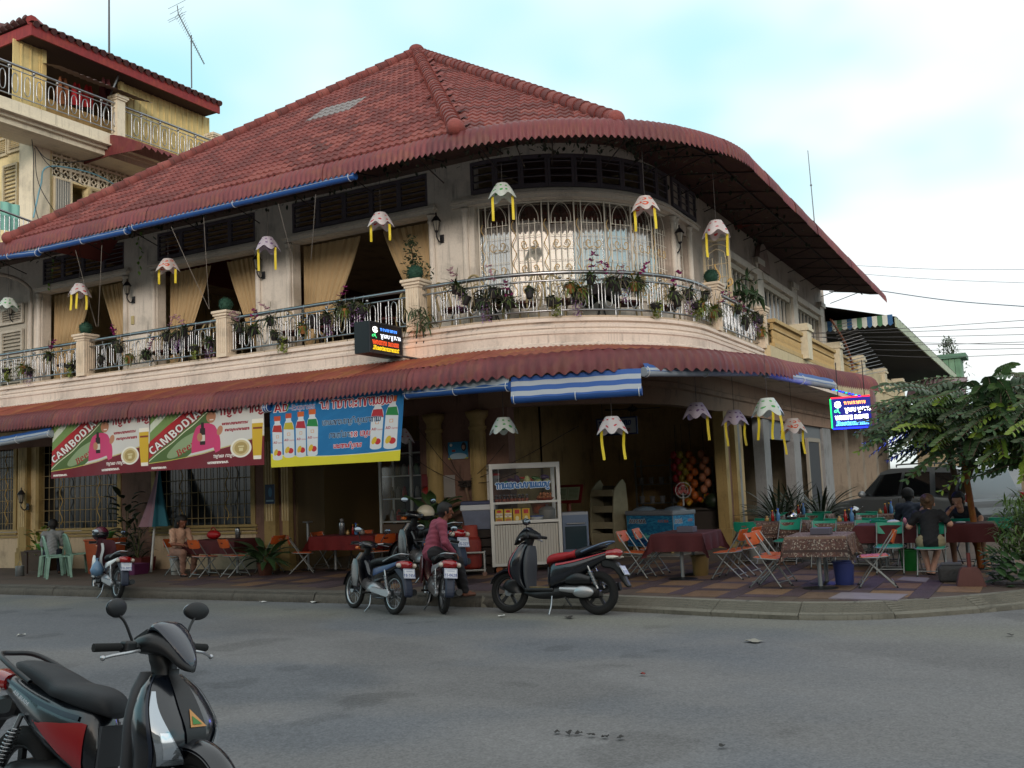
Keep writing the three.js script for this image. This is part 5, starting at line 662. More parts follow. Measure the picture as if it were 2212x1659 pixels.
{
  // black scooter with red seat by the kerb
  const f = atY(1096, 1324), r = atY(1298, 1330); r.z -= 0.06;
  bike('scooter', 'black scooter with a bright red seat parked side-on at the kerb', { cat: 'scooter', pos: midp(f, r, 0), turn: heading(f, r), lean: 0.1, scale: 1.0, build: scooter({ body: '#0c0f18', trim: M('#a83038', 0.3), panel: paint('#10131c'), seat: M('#a3141c', 0.6, { tex: 'cloth', s: 8 }), seat2: M('#14171f', 0.5), plate: '1E-5120', mat: '#8a7a52', mirrors: 'one', rail: M('#5b6a80', 0.3, { metal: 0.6 }) }) });
  // scooter in front of the viewer
  bike('scooter', 'dark scooter with red side panels and rounded mirrors, its headlight turned to the viewer', { cat: 'scooter', pos: [-4.27, 0, -3.34], turn: 0.0, lean: -0.16, scale: 0.98, build: scooter({ wide: 1.1, seatW: 0.84, body: '#0b0f16', trim: M('#1a2230', 0.35), panel: paint('#8a0d16'), seat: M('#1d2025', 0.62, { tex: 'mottle', s: 6, bump: 0.001 }), plate: '1C-3306', rail: M('#17181b', 0.4), extra: (root, { ap, bd }) => {
    const g = (pts, col) => { const D = dense(ap, 40); const q = pts.map(([y, f]) => { const s = interp(D, y); return V(s[1] + (s[2] + 0.014) * sup(Math.cos(f), 0.8), y, (s[3] + 0.014) * sup(Math.sin(f), 0.8)); }); const b = new THREE.BufferGeometry(); b.setAttribute('position', new THREE.Float32BufferAttribute(q.flatMap((p) => p.toArray()), 3)); b.computeVertexNormals(); return b; };
    mesh('sticker', g([[0.72, 0.02], [0.64, 0.1], [0.64, -0.2]]), M('#c08a50', 0.6, { side: 2 }), root); mesh('sticker_mark', g([[0.69, 0.02], [0.652, 0.05], [0.652, -0.1]]).translate(0.002, 0, 0), M('#3f7a3a', 0.6, { side: 2 }), root);
    const t = canvasTex(256, 48, (c) => { c.clearRect(0, 0, 256, 48); c.fillStyle = '#b9c0c8'; c.font = 'bold italic 38px sans-serif'; c.fillText('AIR BLADE', 8, 38); }); mesh('side_lettering', new THREE.PlaneGeometry(0.2, 0.035).rotateZ(-0.42).translate(-0.5, 0.7, 0.141), new THREE.MeshStandardMaterial({ map: t, transparent: true, alphaTest: 0.4, roughness: 0.4 }), root, true);
  } }) });
  // dark underbone with front wheel to the kerb
  const f2 = atY(785, 1312), r2 = atY(830, 1330); bike('motorbike', 'dark blue motorbike with chrome spoked wheels backed against the kerb', { pos: midp(f2, r2, 0), turn: heading(f2, r2) + 0.25, lean: 0.12, scale: 0.94, build: underbone({ body: '#0e1118', trim: M('#24406a', 0.3), plate: '1B-7454' }) });
  const f3 = atY(912, 1300), r3 = atY(972, 1335); bike('motorbike', 'worn maroon motorbike carrying the man in the pink shirt', { pos: midp(f3, r3, 0), turn: heading(f3, r3), lean: 0.1, scale: 0.94, build: underbone({ body: '#4a1620', trim: M('#8d8f92', 0.4), plate: '1I-0628', forkM: M('#5a4a40', 0.7), shockM: chrome }) });
  const f4 = atY(852, 1252, PV), r4 = atY(985, 1264, PV); bike('motorbike', 'black motorbike with large spoked front wheel parked up on the pavement', { pos: midp(f4, r4, PV), turn: heading(f4, r4), lean: 0.08, scale: 1.12, build: underbone({ body: '#0d0f14', trim: M('#2c3550', 0.3), plate: '1G-2271' }) });
  const f1 = atY(195, 1284), r1 = atY(268, 1299); const mid1 = midp(f1, r1, 0); bike('motorbike', 'white and maroon motorbike with a helmet and a jacket hung over it', { pos: mid1, turn: heading(f1, r1), lean: 0.1, scale: 0.96, build: underbone({ body: '#2a0f14', wing: '#b9bdbc', fender: '#c3c7c6', trim: paint('#c9cdcc'), plate: '1H-3815' }) });
}

// ---------- lettering ----------
// rough strokes of Khmer letters on a 10 x 10 cell (y up), joined by smooth lines
const KH = { k: [[[1, 8], [2, 9.5], [3, 8], [3, 1]], [[3, 8], [5, 9.5], [7, 8], [7, 1]]], d: [[[2, 9], [1, 7], [1, 2], [3, 1], [4, 3], [4, 8]], [[4, 8], [6, 9.5], [8, 8], [8, 1]]], o: [[[2, 1], [2, 8], [4, 9.5], [6, 8]], [[6, 9], [6, 3], [7.5, 1], [8.5, 3]]], t: [[[1, 8], [3, 9], [3, 1], [5, 3], [7, 1], [7, 8], [8.5, 9.5]]], n: [[[1, 8], [3, 9.5], [3, 2], [5, 1], [6, 3], [6, 9]]], s: [[[1, 9], [1, 2], [3, 1], [4, 3], [4, 8]], [[4, 3], [6, 1], [8, 3], [8, 9], [6, 8]]], r: [[[1, 8], [3, 9.5], [4, 7], [4, 1], [2, 0.5]]], m: [[[1, 9], [1, 1], [4, 1], [4, 9]], [[4, 1], [7.5, 1], [7.5, 8], [6, 9.5]]], y: [[[1, 9], [1, 2], [2.5, 1], [4, 2], [4, 9]], [[4, 2], [5.5, 1], [7, 2], [7, 9], [8.5, 8]]], a: [[[1, 8], [3, 9.5], [4, 8], [4, 0.8]]], i: [[[4, 12], [6, 13], [8, 11.5], [4, 11.5]], [[1, 8], [3, 9], [3, 1]]], e: [[[4, 9.5], [2, 8], [2, 1], [4, 2]]], h: [[[2, 6], [3, 7], [4, 6], [3, 5], [2, 6]], [[2, 2], [3, 3], [4, 2], [3, 1], [2, 2]]], j: [[[1, 8], [3, 9], [3, 1], [6, 1], [6, 8], [8, 9]], [[3, -1], [5, -3], [7, -1]]], x: [[[1, 9], [3, 7], [1, 5], [3, 1], [6, 1], [6, 9]]], '.': [[[1, 9], [3, 9.5], [2, 3], [1.5, 1]]] };
function khmer(c, str, x, y, h, adv = 0.82) { const u = h / 10; for (const ch of str) { if (ch === ' ') { x += h * 0.5; continue; } for (const st of KH[ch] || KH.k) { c.beginPath(); st.forEach(([a, b], i) => { const X = x + a * u, Y = y - b * u; if (!i) c.moveTo(X, Y); else { const [pa, pb] = st[i - 1]; c.quadraticCurveTo(x + pa * u, y - pb * u, (X + x + pa * u) / 2, (Y + y - pb * u) / 2); if (i === st.length - 1) c.lineTo(X, Y); } }); c.stroke(); } x += h * adv * ('ae.hr'.includes(ch) ? 0.62 : 1); } return x; }
const neonTex = (cols) => canvasTex(512, 400, (c, w, h) => {
  c.fillStyle = cols.bg; c.fillRect(0, 0, w, h); c.lineJoin = c.lineCap = 'round'; const two = (col, f, lw = 9) => { c.strokeStyle = col; c.lineWidth = lw; f(); c.strokeStyle = '#ffffff'; c.globalAlpha = 0.35; c.lineWidth = lw * 0.35; f(); c.globalAlpha = 1; };
  two(cols.rose, () => { for (const [x, y, r] of [[85, 85, 40], [70, 75, 24], [100, 80, 20], [85, 100, 22]]) { c.beginPath(); c.arc(x, y, r, 0.3, 5.6); c.stroke(); } }, 11); two('#18d060', () => { c.beginPath(); c.moveTo(85, 130); c.quadraticCurveTo(70, 170, 105, 200); c.stroke(); c.beginPath(); c.moveTo(80, 160); c.quadraticCurveTo(30, 150, 35, 185); c.quadraticCurveTo(60, 190, 85, 165); c.stroke(); });
  two(cols.a, () => khmer(c, 'katoadan', 165, 92, 44, 0.98)); two(cols.b, () => khmer(c, 'jsxjoas', 165, 192, 62, 0.9));
  c.textAlign = 'center'; const txt = (col, s, f, y) => { c.font = f; c.lineWidth = 7; c.strokeStyle = col; c.strokeText(s, w / 2, y); c.fillStyle = cols.bg; c.fillText(s, w / 2, y); c.lineWidth = 2; c.strokeStyle = col; c.strokeText(s, w / 2, y); }; txt(cols.c, 'WHITE ROSE', 'bold 74px sans-serif', 290); txt(cols.d, 'Restaurant', 'italic bold 76px serif', 368);
});
{
  // blade sign on the cornice
  const sx = -9.72, zb = -13.92, za = -12.98, y0 = atX(842, 768, sx).y, y1 = atX(842, 702, sx).y; const t = neonTex({ bg: '#060608', rose: '#f4f0e4', a: '#1f7dff', b: '#f0f4ff', c: '#ff5520', d: '#ffd21a' });
  const s = thing('neon_sign', 'black blade sign with red and yellow neon lettering fixed to the cornice', 'sign'); mesh('case', [span(sx - 0.3, sx, y0, y1 + 0.0, zb, za)], M('#0c0d10', 0.4), s); mesh('face', new THREE.PlaneGeometry(za - zb - 0.06, y1 - y0 - 0.06).rotateY(Math.PI / 2).translate(sx + 0.006, (y0 + y1) / 2, (za + zb) / 2), new THREE.MeshStandardMaterial({ color: '#050505', map: t, emissive: '#ffffff', emissiveMap: t, emissiveIntensity: 2.2, roughness: 0.5 }), s, true); mesh('rim', [span(sx - 0.005, sx + 0.02, y1 - 0.03, y1, zb, za), span(sx - 0.005, sx + 0.02, y0, y0 + 0.03, zb, za), span(sx - 0.005, sx + 0.02, y0 + 0.03, y1 - 0.03, za - 0.03, za), span(sx - 0.005, sx + 0.02, y0 + 0.03, y1 - 0.03, zb, zb + 0.03)], M('#23242a', 0.4), s); mesh('bracket', [rod([sx - 0.15, y1 - 0.1, zb], [sx - 0.15, y1 - 0.1, zb - 0.25], 0.02), rod([sx - 0.15, y0 + 0.1, zb], [sx - 0.15, y0 + 0.1, zb - 0.25], 0.02), rod([sx + 0.25, y0 - 0.05, zb - 0.1], [sx + 0.25, y1 - 0.1, zb - 0.1], 0.015), rod([sx + 0.4, y0 - 0.05, zb - 0.1], [sx + 0.4, y1 - 0.1, zb - 0.1], 0.015), rod([sx, y0 + 0.02, zb + 0.2], [sx + 0.5, y0 - 0.1, zb - 0.1], 0.02)], M('#15161a', 0.5), s);
  const l = new THREE.RectAreaLight('#ff9a40', 1.2, za - zb, y1 - y0); l.position.set(sx + 0.05, (y0 + y1) / 2, (za + zb) / 2); l.lookAt(sx + 2, (y0 + y1) / 2, (za + zb) / 2); scene.add(l);
  // hanging sign under the end of the awning
  const z2 = -17.2, a = atZ(1795, 862, z2), b = atZ(1884, 920, z2); const t2 = neonTex({ bg: '#070b44', rose: '#ffffff', a: '#ff7a18', b: '#ffffff', c: '#f4f0ff', d: '#5fb8ff' });
  const s2 = thing('neon_sign', 'glowing blue neon sign with white lettering hung under the awning end', 'sign'); mesh('case', span(a.x, b.x, b.y, a.y, z2 - 0.2, z2 - 0.005), M('#0b0c12', 0.4), s2); mesh('face', new THREE.PlaneGeometry(b.x - a.x, a.y - b.y).translate((a.x + b.x) / 2, (a.y + b.y) / 2, z2), new THREE.MeshStandardMaterial({ color: '#050505', map: t2, emissive: '#ffffff', emissiveMap: t2, emissiveIntensity: 5, roughness: 0.5 }), s2, true);
  for (const [y, c] of [[a.y + 0.01, '#c81e28'], [b.y - 0.012, '#1c2cff']]) mesh('edge_tube', rod([a.x, y, z2 + 0.01], [b.x, y, z2 + 0.01], 0.012), new THREE.MeshStandardMaterial({ color: c, emissive: c, emissiveIntensity: 4 }), s2); mesh('edge_tube', rod([a.x - 0.012, b.y, z2 + 0.01], [a.x - 0.012, a.y, z2 + 0.01], 0.012), new THREE.MeshStandardMaterial({ color: '#10b050', emissive: '#10c060', emissiveIntensity: 3 }), s2); for (const x of [a.x + 0.1, b.x - 0.1]) mesh('hanger', rod([x, a.y, z2 - 0.1], [x, 3.55, z2 - 0.1], 0.008), black, s2); mesh('side_board', span(b.x + 0.0, b.x + 0.05, b.y, a.y + 0.1, z2 - 0.3, z2 - 0.02), M('#7a5a5c', 0.8), s2);
  const l2 = new THREE.RectAreaLight('#3040ff', 16, b.x - a.x, (a.y - b.y)); l2.position.set((a.x + b.x) / 2, (a.y + b.y) / 2, z2 + 0.06); l2.lookAt((a.x + b.x) / 2, b.y - 0.5, z2 + 2); scene.add(l2);
  const st = thing('string_light', 'dim blue and green string light under the awning edge', 'light'); for (let i = 0; i < 9; i++) { const p = atZ(1800 + i * 7, 842 + i * 1.6, z2 + 0.2); mesh('bulb', ball(0.014, p.x, p.y, p.z, 1.8, 1, 1, 8), new THREE.MeshStandardMaterial({ color: '#102050', emissive: ['#1840ff', '#10a0a0', '#2020ff'][i % 3], emissiveIntensity: 2.5 }), st); } mesh('cable', rod(atZ(1796, 841, z2 + 0.2), atZ(1864, 856, z2 + 0.2), 0.006), black, st);
}
// ---------- banners ----------
{
  const bz = -12.78; const sheet = (name, label, corners, tex, wob) => { const P = corners.map(([a, b]) => atZ(a, b, bz)), [tl, tr, br, bl] = P; const o = thing(name, label, 'banner'); mesh('print', grid(48, 24, (u, v) => { const t = tl.clone().lerp(tr, u), b = bl.clone().lerp(br, u), p = t.lerp(b, v); return [p.x, p.y, p.z + wob * (Math.sin(u * 9 + v * 2) * 0.5 + Math.sin(u * 23) * 0.25) * v + 0.012 * Math.sin(u * 40 + v * 5) * (1 - v)]; }), new THREE.MeshStandardMaterial({ map: tex, roughness: 0.7, side: 2 }), o, true); mesh('hem_rod', rod(tl, tr, 0.012), M('#8a8a88', 0.6), o); for (let i = 0; i <= 6; i++) mesh('tie', rod(tl.clone().lerp(tr, i / 6), tl.clone().lerp(tr, i / 6).add(V(0, 0.14, 0)), 0.004, 0.004, 4), M('#c9c9c4', 0.7), o); return o; };
  const beer = canvasTex(1024, 590, (c, w, h) => {
    c.fillStyle = '#c9c6c0'; c.fillRect(0, 0, w, h); c.fillStyle = '#6f8a4a'; c.beginPath(); c.moveTo(0, 0); c.lineTo(330, 0); c.lineTo(0, 330); c.fill(); c.fillStyle = '#c4ccb8'; c.beginPath(); c.moveTo(120, 0); c.lineTo(200, 0); c.lineTo(0, 210); c.lineTo(0, 130); c.fill();
    c.fillStyle = '#a3181f'; c.beginPath(); c.moveTo(0, 300); c.quadraticCurveTo(170, 150, 360, 0); c.lineTo(560, 0); c.quadraticCurveTo(300, 230, 0, 470); c.fill(); c.fillStyle = '#4c6534'; c.beginPath(); c.moveTo(0, 470); c.quadraticCurveTo(280, 240, 540, 20); c.lineTo(560, 130); c.quadraticCurveTo(480, 400, 300, 500); c.lineTo(0, 520); c.fill(); c.strokeStyle = '#d9d9b8'; c.lineWidth = 8; c.beginPath(); c.moveTo(0, 492); c.quadraticCurveTo(290, 260, 550, 40); c.stroke(); c.fillStyle = '#879a72'; c.beginPath(); c.ellipse(330, 350, 200, 60, -0.62, 0, 7); c.fill();
    c.save(); c.translate(28, 438); c.rotate(-0.68); c.font = 'bold 108px sans-serif'; c.lineWidth = 14; c.strokeStyle = '#6f1216'; c.strokeText('CAMBODIA', 0, 0, 620); c.fillStyle = '#dcdbd6'; c.fillText('CAMBODIA', 0, 0, 620); c.restore(); c.save(); c.translate(260, 470); c.rotate(-0.55); c.font = 'italic bold 84px serif'; c.fillStyle = '#9a1c1e'; c.fillText('Beer', 0, 0); c.restore();
    c.fillStyle = '#6b1622'; c.beginPath(); c.moveTo(0, 520); c.quadraticCurveTo(500, 480, w, 320); c.lineTo(w, h); c.lineTo(0, h); c.fill(); c.strokeStyle = '#b9a94e'; c.lineWidth = 7; c.beginPath(); c.moveTo(0, 514); c.quadraticCurveTo(500, 474, w, 314); c.stroke();
    c.fillStyle = '#c23a6a'; c.beginPath(); c.moveTo(430, 190); c.quadraticCurveTo(520, 130, 600, 190); c.quadraticCurveTo(670, 280, 660, 430); c.lineTo(620, 450); c.lineTo(600, 400); c.lineTo(390, 440); c.quadraticCurveTo(380, 280, 430, 190); c.fill(); c.fillStyle = '#b07a5c'; c.beginPath(); c.ellipse(565, 105, 42, 56, 0.1, 0, 7); c.fill(); c.fillStyle = '#1c1512'; c.beginPath(); c.ellipse(560, 58, 50, 34, 0.1, Math.PI, 6.4); c.fill(); c.fillStyle = '#e6dcd4'; c.fillRect(550, 126, 34, 10); c.fillStyle = '#2a1c18'; c.fillRect(475, 150, 26, 60); c.fillRect(465, 205, 46, 160); c.fillStyle = '#c8c2b4'; c.fillRect(467, 270, 42, 60); c.fillStyle = '#b07a5c'; c.beginPath(); c.ellipse(462, 290, 24, 40, 0, 0, 7); c.fill(); c.beginPath(); c.ellipse(650, 240, 24, 46, 0.2, 0, 7); c.fill();
    c.strokeStyle = '#8d1f2c'; c.lineJoin = c.lineCap = 'round'; c.lineWidth = 15; khmer(c, 'kjnn aojt.', 640, 100, 70, 0.74); c.lineWidth = 6; khmer(c, 'sdantomosankaat', 668, 195, 24, 0.68); khmer(c, 'dsoajnhtonasmda', 692, 255, 24, 0.66);
    c.fillStyle = '#cbb98a'; c.beginPath(); c.arc(838, 420, 82, 0, 7); c.fill(); c.strokeStyle = '#e4e1d4'; c.lineWidth = 16; c.stroke(); c.fillStyle = '#a8925a'; c.beginPath(); c.arc(838, 420, 56, 0, 7); c.fill(); c.fillStyle = '#d3c696'; c.fillRect(812, 400, 52, 12); c.fillRect(820, 420, 36, 30); c.fillStyle = '#c9a52c'; c.beginPath(); c.moveTo(930, 190); c.lineTo(1016, 190); c.lineTo(1000, 530); c.lineTo(940, 530); c.fill(); c.fillStyle = '#e6e0d0'; c.fillRect(928, 160, 90, 40); c.fillRect(942, 500, 58, 34); c.fillStyle = '#7d3a20'; c.fillRect(940, 236, 70, 18); c.strokeStyle = '#dcd8d0'; c.lineWidth = 6; khmer(c, 'kjahs oajt', 600, 500, 30, 0.7); khmer(c, 'tsoanmdaknasto', 540, 555, 22, 0.66); khmer(c, 'dsanokastao', 30, 572, 20, 0.62);
  });
  sheet('vinyl_banner', 'vinyl beer banner hung above the window with the folded umbrella', [[116, 914], [322, 888], [322, 1018], [113, 1034]], beer, 0.07);
  sheet('vinyl_banner', 'vinyl beer banner hung between the other beer banner and the blue banner', [[326, 890], [570, 866], [568, 1004], [323, 1018]], beer, 0.05);
  const milk = canvasTex(1024, 540, (c, w, h) => {
    c.fillStyle = '#12689e'; c.fillRect(0, 0, w, h); for (let i = 0; i < 40; i++) { c.fillStyle = 'rgba(30,120,175,0.25)'; c.beginPath(); c.ellipse((i * 137) % w, (i * 89) % h, 90, 14, -0.4, 0, 7); c.fill(); } c.fillStyle = '#cfc62c'; c.beginPath(); c.moveTo(0, 430); c.quadraticCurveTo(400, 500, w, 460); c.lineTo(w, h); c.lineTo(0, h); c.fill(); c.strokeStyle = '#d8d8b0'; c.lineWidth = 5; c.beginPath(); c.moveTo(0, 430); c.quadraticCurveTo(400, 500, w, 460); c.stroke();
    const bottle = (x, y, s, cap, lab) => { c.save(); c.translate(x, y); c.scale(s, s); c.fillStyle = '#c8cdd0'; c.beginPath(); c.moveTo(-22, 0); c.lineTo(22, 0); c.lineTo(22, 24); c.quadraticCurveTo(44, 50, 42, 110); c.lineTo(42, 310); c.quadraticCurveTo(38, 326, 0, 326); c.quadraticCurveTo(-38, 326, -42, 310); c.lineTo(-42, 110); c.quadraticCurveTo(-44, 50, -22, 24); c.fill(); c.fillStyle = lab; c.beginPath(); c.moveTo(-30, 40); c.lineTo(30, 40); c.lineTo(42, 100); c.lineTo(-42, 92); c.fill(); c.fillStyle = cap; c.fillRect(-26, -36, 52, 40); c.fillStyle = '#9c1c28'; c.font = 'bold 26px sans-serif'; c.fillText('AD', -36, 190); c.font = '16px sans-serif'; c.fillText('-Express', 2, 190, 40); c.fillStyle = '#b3262c'; c.beginPath(); c.arc(12, 270, 22, 0, 7); c.fill(); c.fillStyle = '#c9a92c'; c.beginPath(); c.ellipse(-14, 262, 16, 28, 0.4, 0, 7); c.fill(); c.strokeStyle = '#c9803a'; c.lineWidth = 3; c.strokeRect(-10, 124, 20, 20); c.restore(); };
    bottle(58, 165, 0.98, '#b8462a', '#a52a22'); bottle(152, 150, 0.98, '#b8462a', '#b3a22c'); bottle(248, 145, 1, '#c25a22', '#a52430'); bottle(342, 135, 1.02, '#c25a22', '#1f7a3c'); bottle(842, 100, 1.06, '#c25a22', '#a52430'); bottle(948, 90, 1.1, '#c25a22', '#1f7a3c');
    c.font = 'bold 86px sans-serif'; c.lineWidth = 12; c.strokeStyle = '#d9d2d2'; c.strokeText('AD', 36, 96); c.fillStyle = '#a81c30'; c.fillText('AD', 36, 96); c.fillStyle = '#3f8a3a'; c.fillText('/', 128, 96); c.font = '58px sans-serif'; c.lineWidth = 5; c.strokeStyle = '#c9ccd8'; c.strokeText('-Express', 160, 92, 205); c.fillStyle = '#7a4a7a'; c.fillText('-Express', 160, 92, 205); c.lineJoin = c.lineCap = 'round'; for (const [col, lw] of [['#d9d2d4', 19], ['#a81c30', 9]]) { c.strokeStyle = col; c.lineWidth = lw; khmer(c, 'tikdoahkoasrs', 395, 112, 74, 0.63); } for (const [col, lw] of [['#9fb4c8', 10], ['#12203c', 5]]) { c.strokeStyle = col; c.lineWidth = lw; khmer(c, 'mansaortadjitjnmoakay', 418, 236, 42, 0.56); khmer(c, 'oayrimda', 470, 338, 42, 0.6); } c.font = 'bold 54px sans-serif'; c.lineWidth = 8; c.strokeStyle = '#d9d2d4'; c.strokeText('18', 640, 338); c.fillStyle = '#a81c30'; c.fillText('18', 640, 338); for (const [col, lw] of [['#d9d2d4', 11], ['#a81c30', 6]]) { c.strokeStyle = col; c.lineWidth = lw; khmer(c, 'mjx', 718, 338, 42, 0.6); khmer(c, 'sahdaktijnas.', 510, 420, 34, 0.6); }
  });
  sheet('vinyl_banner', 'blue vinyl banner printed with milk bottles and a yellow lower band', [[583, 866], [874, 838], [862, 995], [587, 1010]], milk, 0.03);
}
// ---------- roller blinds under the canopy and the awning ----------
{
  const blindTex = canvasTex(64, 256, (c, w, h) => { for (let i = 0; i < 8; i++) { c.fillStyle = i % 2 ? '#1f55a0' : '#aab2ba'; c.fillRect(0, i * 32, w, 32); } c.fillStyle = 'rgba(10,20,40,0.35)'; for (let i = 0; i < 64; i++) c.fillRect(0, i * 4, w, 1); }); blindTex.wrapS = blindTex.wrapT = THREE.RepeatWrapping;
  const blue = M('#1d4f94', 0.55, { tex: 'mottle', s: 2 }), pale = M('#9fa9b2', 0.6, { tex: 'mottle', s: 2 }); const roll = (label, a, b, open, r = 0.07, flip) => { const o = thing('roller_blind', label, 'blind', [0, 0, 0], 0, 'rolled blinds under the roof edges'); a = A3(a); b = A3(b); mesh('roll', rod(a, b, r, r, 14), flip ? pale : blue, o); const lo = a.clone().lerp(b, 0); const up = V(0, r * 0.9, 0); const n = V(b.z - a.z, 0, -(b.x - a.x)).normalize().multiplyScalar(-1); if (n.z < 0) n.negate();
    mesh('sheet', grid(20, 4, (u, v) => { const p = a.clone().lerp(b, u); return [p.x + n.x * (r + 0.004) * (1 - v), p.y + v * (0.12 + open) + 0.004 * Math.sin(u * 30), p.z + n.z * (r + 0.004) * (1 - v)]; }), open > 0.15 ? new THREE.MeshStandardMaterial({ map: rep(blindTex, 1, 0.55), side: 2, roughness: 0.6 }) : flip ? blue : pale, o, true); for (const t of [0.02, 0.5, 0.98]) mesh('strap', new THREE.TorusGeometry(r + 0.006, 0.006, 5, 16).applyQuaternion(new THREE.Quaternion().setFromUnitVectors(V(0, 0, 1), b.clone().sub(a).normalize())).translate(...a.clone().lerp(b, t).toArray()), M('#c9cdd0', 0.6), o); return o; };
  const cz = -13.02, cy = 6.99; const up = (px0, py0, px1, py1, l) => { const a = atZ(px0, py0, cz), b = atZ(px1, py1, cz); roll(l, [a.x, a.y, cz], [b.x, b.y, cz], 0, 0.065); }; up(-40, 560, 84, 546, 'rolled blue blind at the far west end of the roof canopy'); up(86, 540, 278, 498, 'short rolled blue blind in the middle of the roof canopy'); up(282, 492, 768, 380, 'long rolled blue blind along the roof canopy above the tied drapes');
  const low = (px0, py0, px1, py1, z0, z1, l, open, flip, r) => { const a = atZ(px0, py0, z0), b = atZ(px1, py1, z1); roll(l, a, b, open, r, flip); };
  low(-30, 962, 112, 936, -12.72, -12.72, 'pale rolled blind beside the beer banner', 0, true); low(572, 882, 582, 880, -12.72, -12.72, 'stub of rolled blue blind between two banners', 0); low(876, 852, 1103, 834, -12.7, -12.35, 'rolled blue and white blind beside the milk banner', 0.05); low(1106, 862, 1387, 844, -12.38, -12.85, 'half lowered blind with blue and white bands over the cart', 0.2); low(1390, 803, 1642, 803, -12.95, -15.3, 'rolled pale blind at the corner of the awning', 0, true); low(1652, 806, 1800, 834, -15.5, -17.8, 'rolled white blind beside the blue neon sign', 0, true);
  // pull cords on the front
  for (const [a, b, l] of [[[163, 540], [208, 705], 'slanting blind cord by the smallest drape pair'], [[220, 530], [212, 705], 'upright blind cord by the smallest drape pair'], [[370, 490], [452, 668], 'slanting blind cord by the middle drape pair'], [[440, 470], [452, 668], 'upright blind cord by the middle drape pair'], [[601, 440], [637, 575], 'slanting blind cord across the widest opening'], [[682, 420], [672, 560], 'upright blind cord across the widest opening']]) { const P = atZ(...a, -13.05), Q = atZ(...b, -14.05); tag(mesh('blind_cord', tube([P, P.clone().lerp(Q, 0.5).add(V(0, -0.03, 0)), Q], 0.006, 10, 4), M('#8f8a82', 0.8)), l, 'cord', 'blind cords'); }
}
// ---------- hanging handkerchief lanterns ----------
{
  const lanTex = (bg, col, kind) => canvasTex(256, 128, (c, w, h) => { c.fillStyle = bg; c.fillRect(0, 0, w, h); c.fillStyle = c.strokeStyle = col; const r = rngs(kind * 13 + 5); for (let i = 0; i < 16; i++) { const x = (i % 8) * 32 + r() * 14, y = (i / 8 | 0) * 52 + 24 + r() * 30; c.beginPath(); if (kind === 2) { c.lineWidth = 8; c.arc(x, y, 10, r() * 3, 3 + r() * 3); c.stroke(); } else { c.ellipse(x, y, kind === 3 ? 9 : 7, kind === 3 ? 6 : 7, r() * 3, 0, 7); c.fill(); } } });
  const kinds = { green: [lanTex('#c3cbc4', '#3f9a48', 3), 'green leaf spots'], red: [lanTex('#c9c2c2', '#b8303c', 1), 'red dots'], orange: [lanTex('#c9c0bc', '#cc4a24', 2), 'orange loops'], purple: [lanTex('#b9b0bc', '#6a4a78', 3), 'purple petals'] };
  const mt = {}; for (const k in kinds) mt[k] = new THREE.MeshPhysicalMaterial({ map: kinds[k][0], roughness: 0.6, side: 2, transmission: 0.25, thickness: 0 }); const yel = M('#c9b51c', 0.6, { side: 2 });
  const lant = (kind, px, py, z, rib, where, r = 0.19, top = 7.3) => { const p = atZ(px, py, z), o = thing('hanging_lantern', 'plastic lantern with ' + kinds[kind][1] + ' ' + where, 'lantern', [p.x, p.y, p.z], 0.5 + (px % 7) * 0.05, 'handkerchief lanterns'); const s = px; mesh('shade', grid(40, 8, (u, v) => { const a = u * 2 * Math.PI, k = 0.5 + 0.5 * Math.cos(a * 5 + s), rad_ = r * (0.5 + 0.62 * v) * (1 + 0.16 * v * Math.cos(a * 5 + s)), y = r * 0.6 - v * r * (0.95 + 0.5 * k * v * v); return [rad_ * Math.cos(a), y, rad_ * Math.sin(a)]; }), mt[kind], o, true); mesh('crown', new THREE.CircleGeometry(r * 0.5, 20).rotateX(-Math.PI / 2).translate(0, r * 0.6, 0), mt[kind], o, true); mesh('cord', rod([0, r * 0.6, 0], [0, Math.max(0.3, top - p.y), 0], 0.004, 0.004, 4), M('#3a3634', 0.8), o);
    for (let i = 0; i < rib; i++) { const a = [0.3, 2.9, 1.5][i] + (s % 5) * 0.1, L = 0.3 + 0.12 * ((s + i * 3) % 3) / 2; mesh('ribbon', grid(1, 8, (u, v) => [r * 0.9 * Math.cos(a) + (u - 0.5) * 0.042, -r * 0.5 - v * L, r * 0.9 * Math.sin(a) + 0.03 * Math.sin(v * 4 + i + s)]), yel, o); } return o; };
  lant('green', 1085, 412, -13.7, 2, 'hung before the curved window louvres'); lant('orange', 1393, 440, -14.7, 2, 'hung at the round corner of the canopy'); lant('red', 1547, 492, -16.4, 2, 'hung beside the open grille door', 0.2); lant('red', 822, 474, -13.55, 2, 'hung before the drape beside the blade sign'); lant('purple', 578, 526, -13.55, 2, 'hung above a wall lamp on a white pier'); lant('orange', 363, 572, -13.55, 2, 'hung before the middle drape'); lant('red', 172, 625, -13.55, 3, 'hung before the smallest opening'); lant('green', 18, 655, -13.5, 0, 'hung by the white louvred shutters');
  lant('green', 1088, 917, -13.0, 0, 'hung above the food cart', 0.18, 3.6); lant('red', 1322, 916, -12.9, 2, 'hung before the wide shop opening', 0.18, 3.6); lant('green', 1658, 877, -15.0, 3, 'hung under the awning over the green chairs', 0.2, 3.6); lant('orange', 1712, 918, -17.4, 2, 'hung in the shade beside the blue neon sign', 0.19, 3.6); lant('purple', 1505, 885, -15.6, 1, 'hung in the shade at the corner beam', 0.19, 3.6); lant('purple', 1586, 900, -16.8, 2, 'hung deepest in the shade under the awning', 0.19, 3.6); lant('red', 866, 940, -14.6, 0, 'half hidden behind the milk banner', 0.19, 3.6);
}
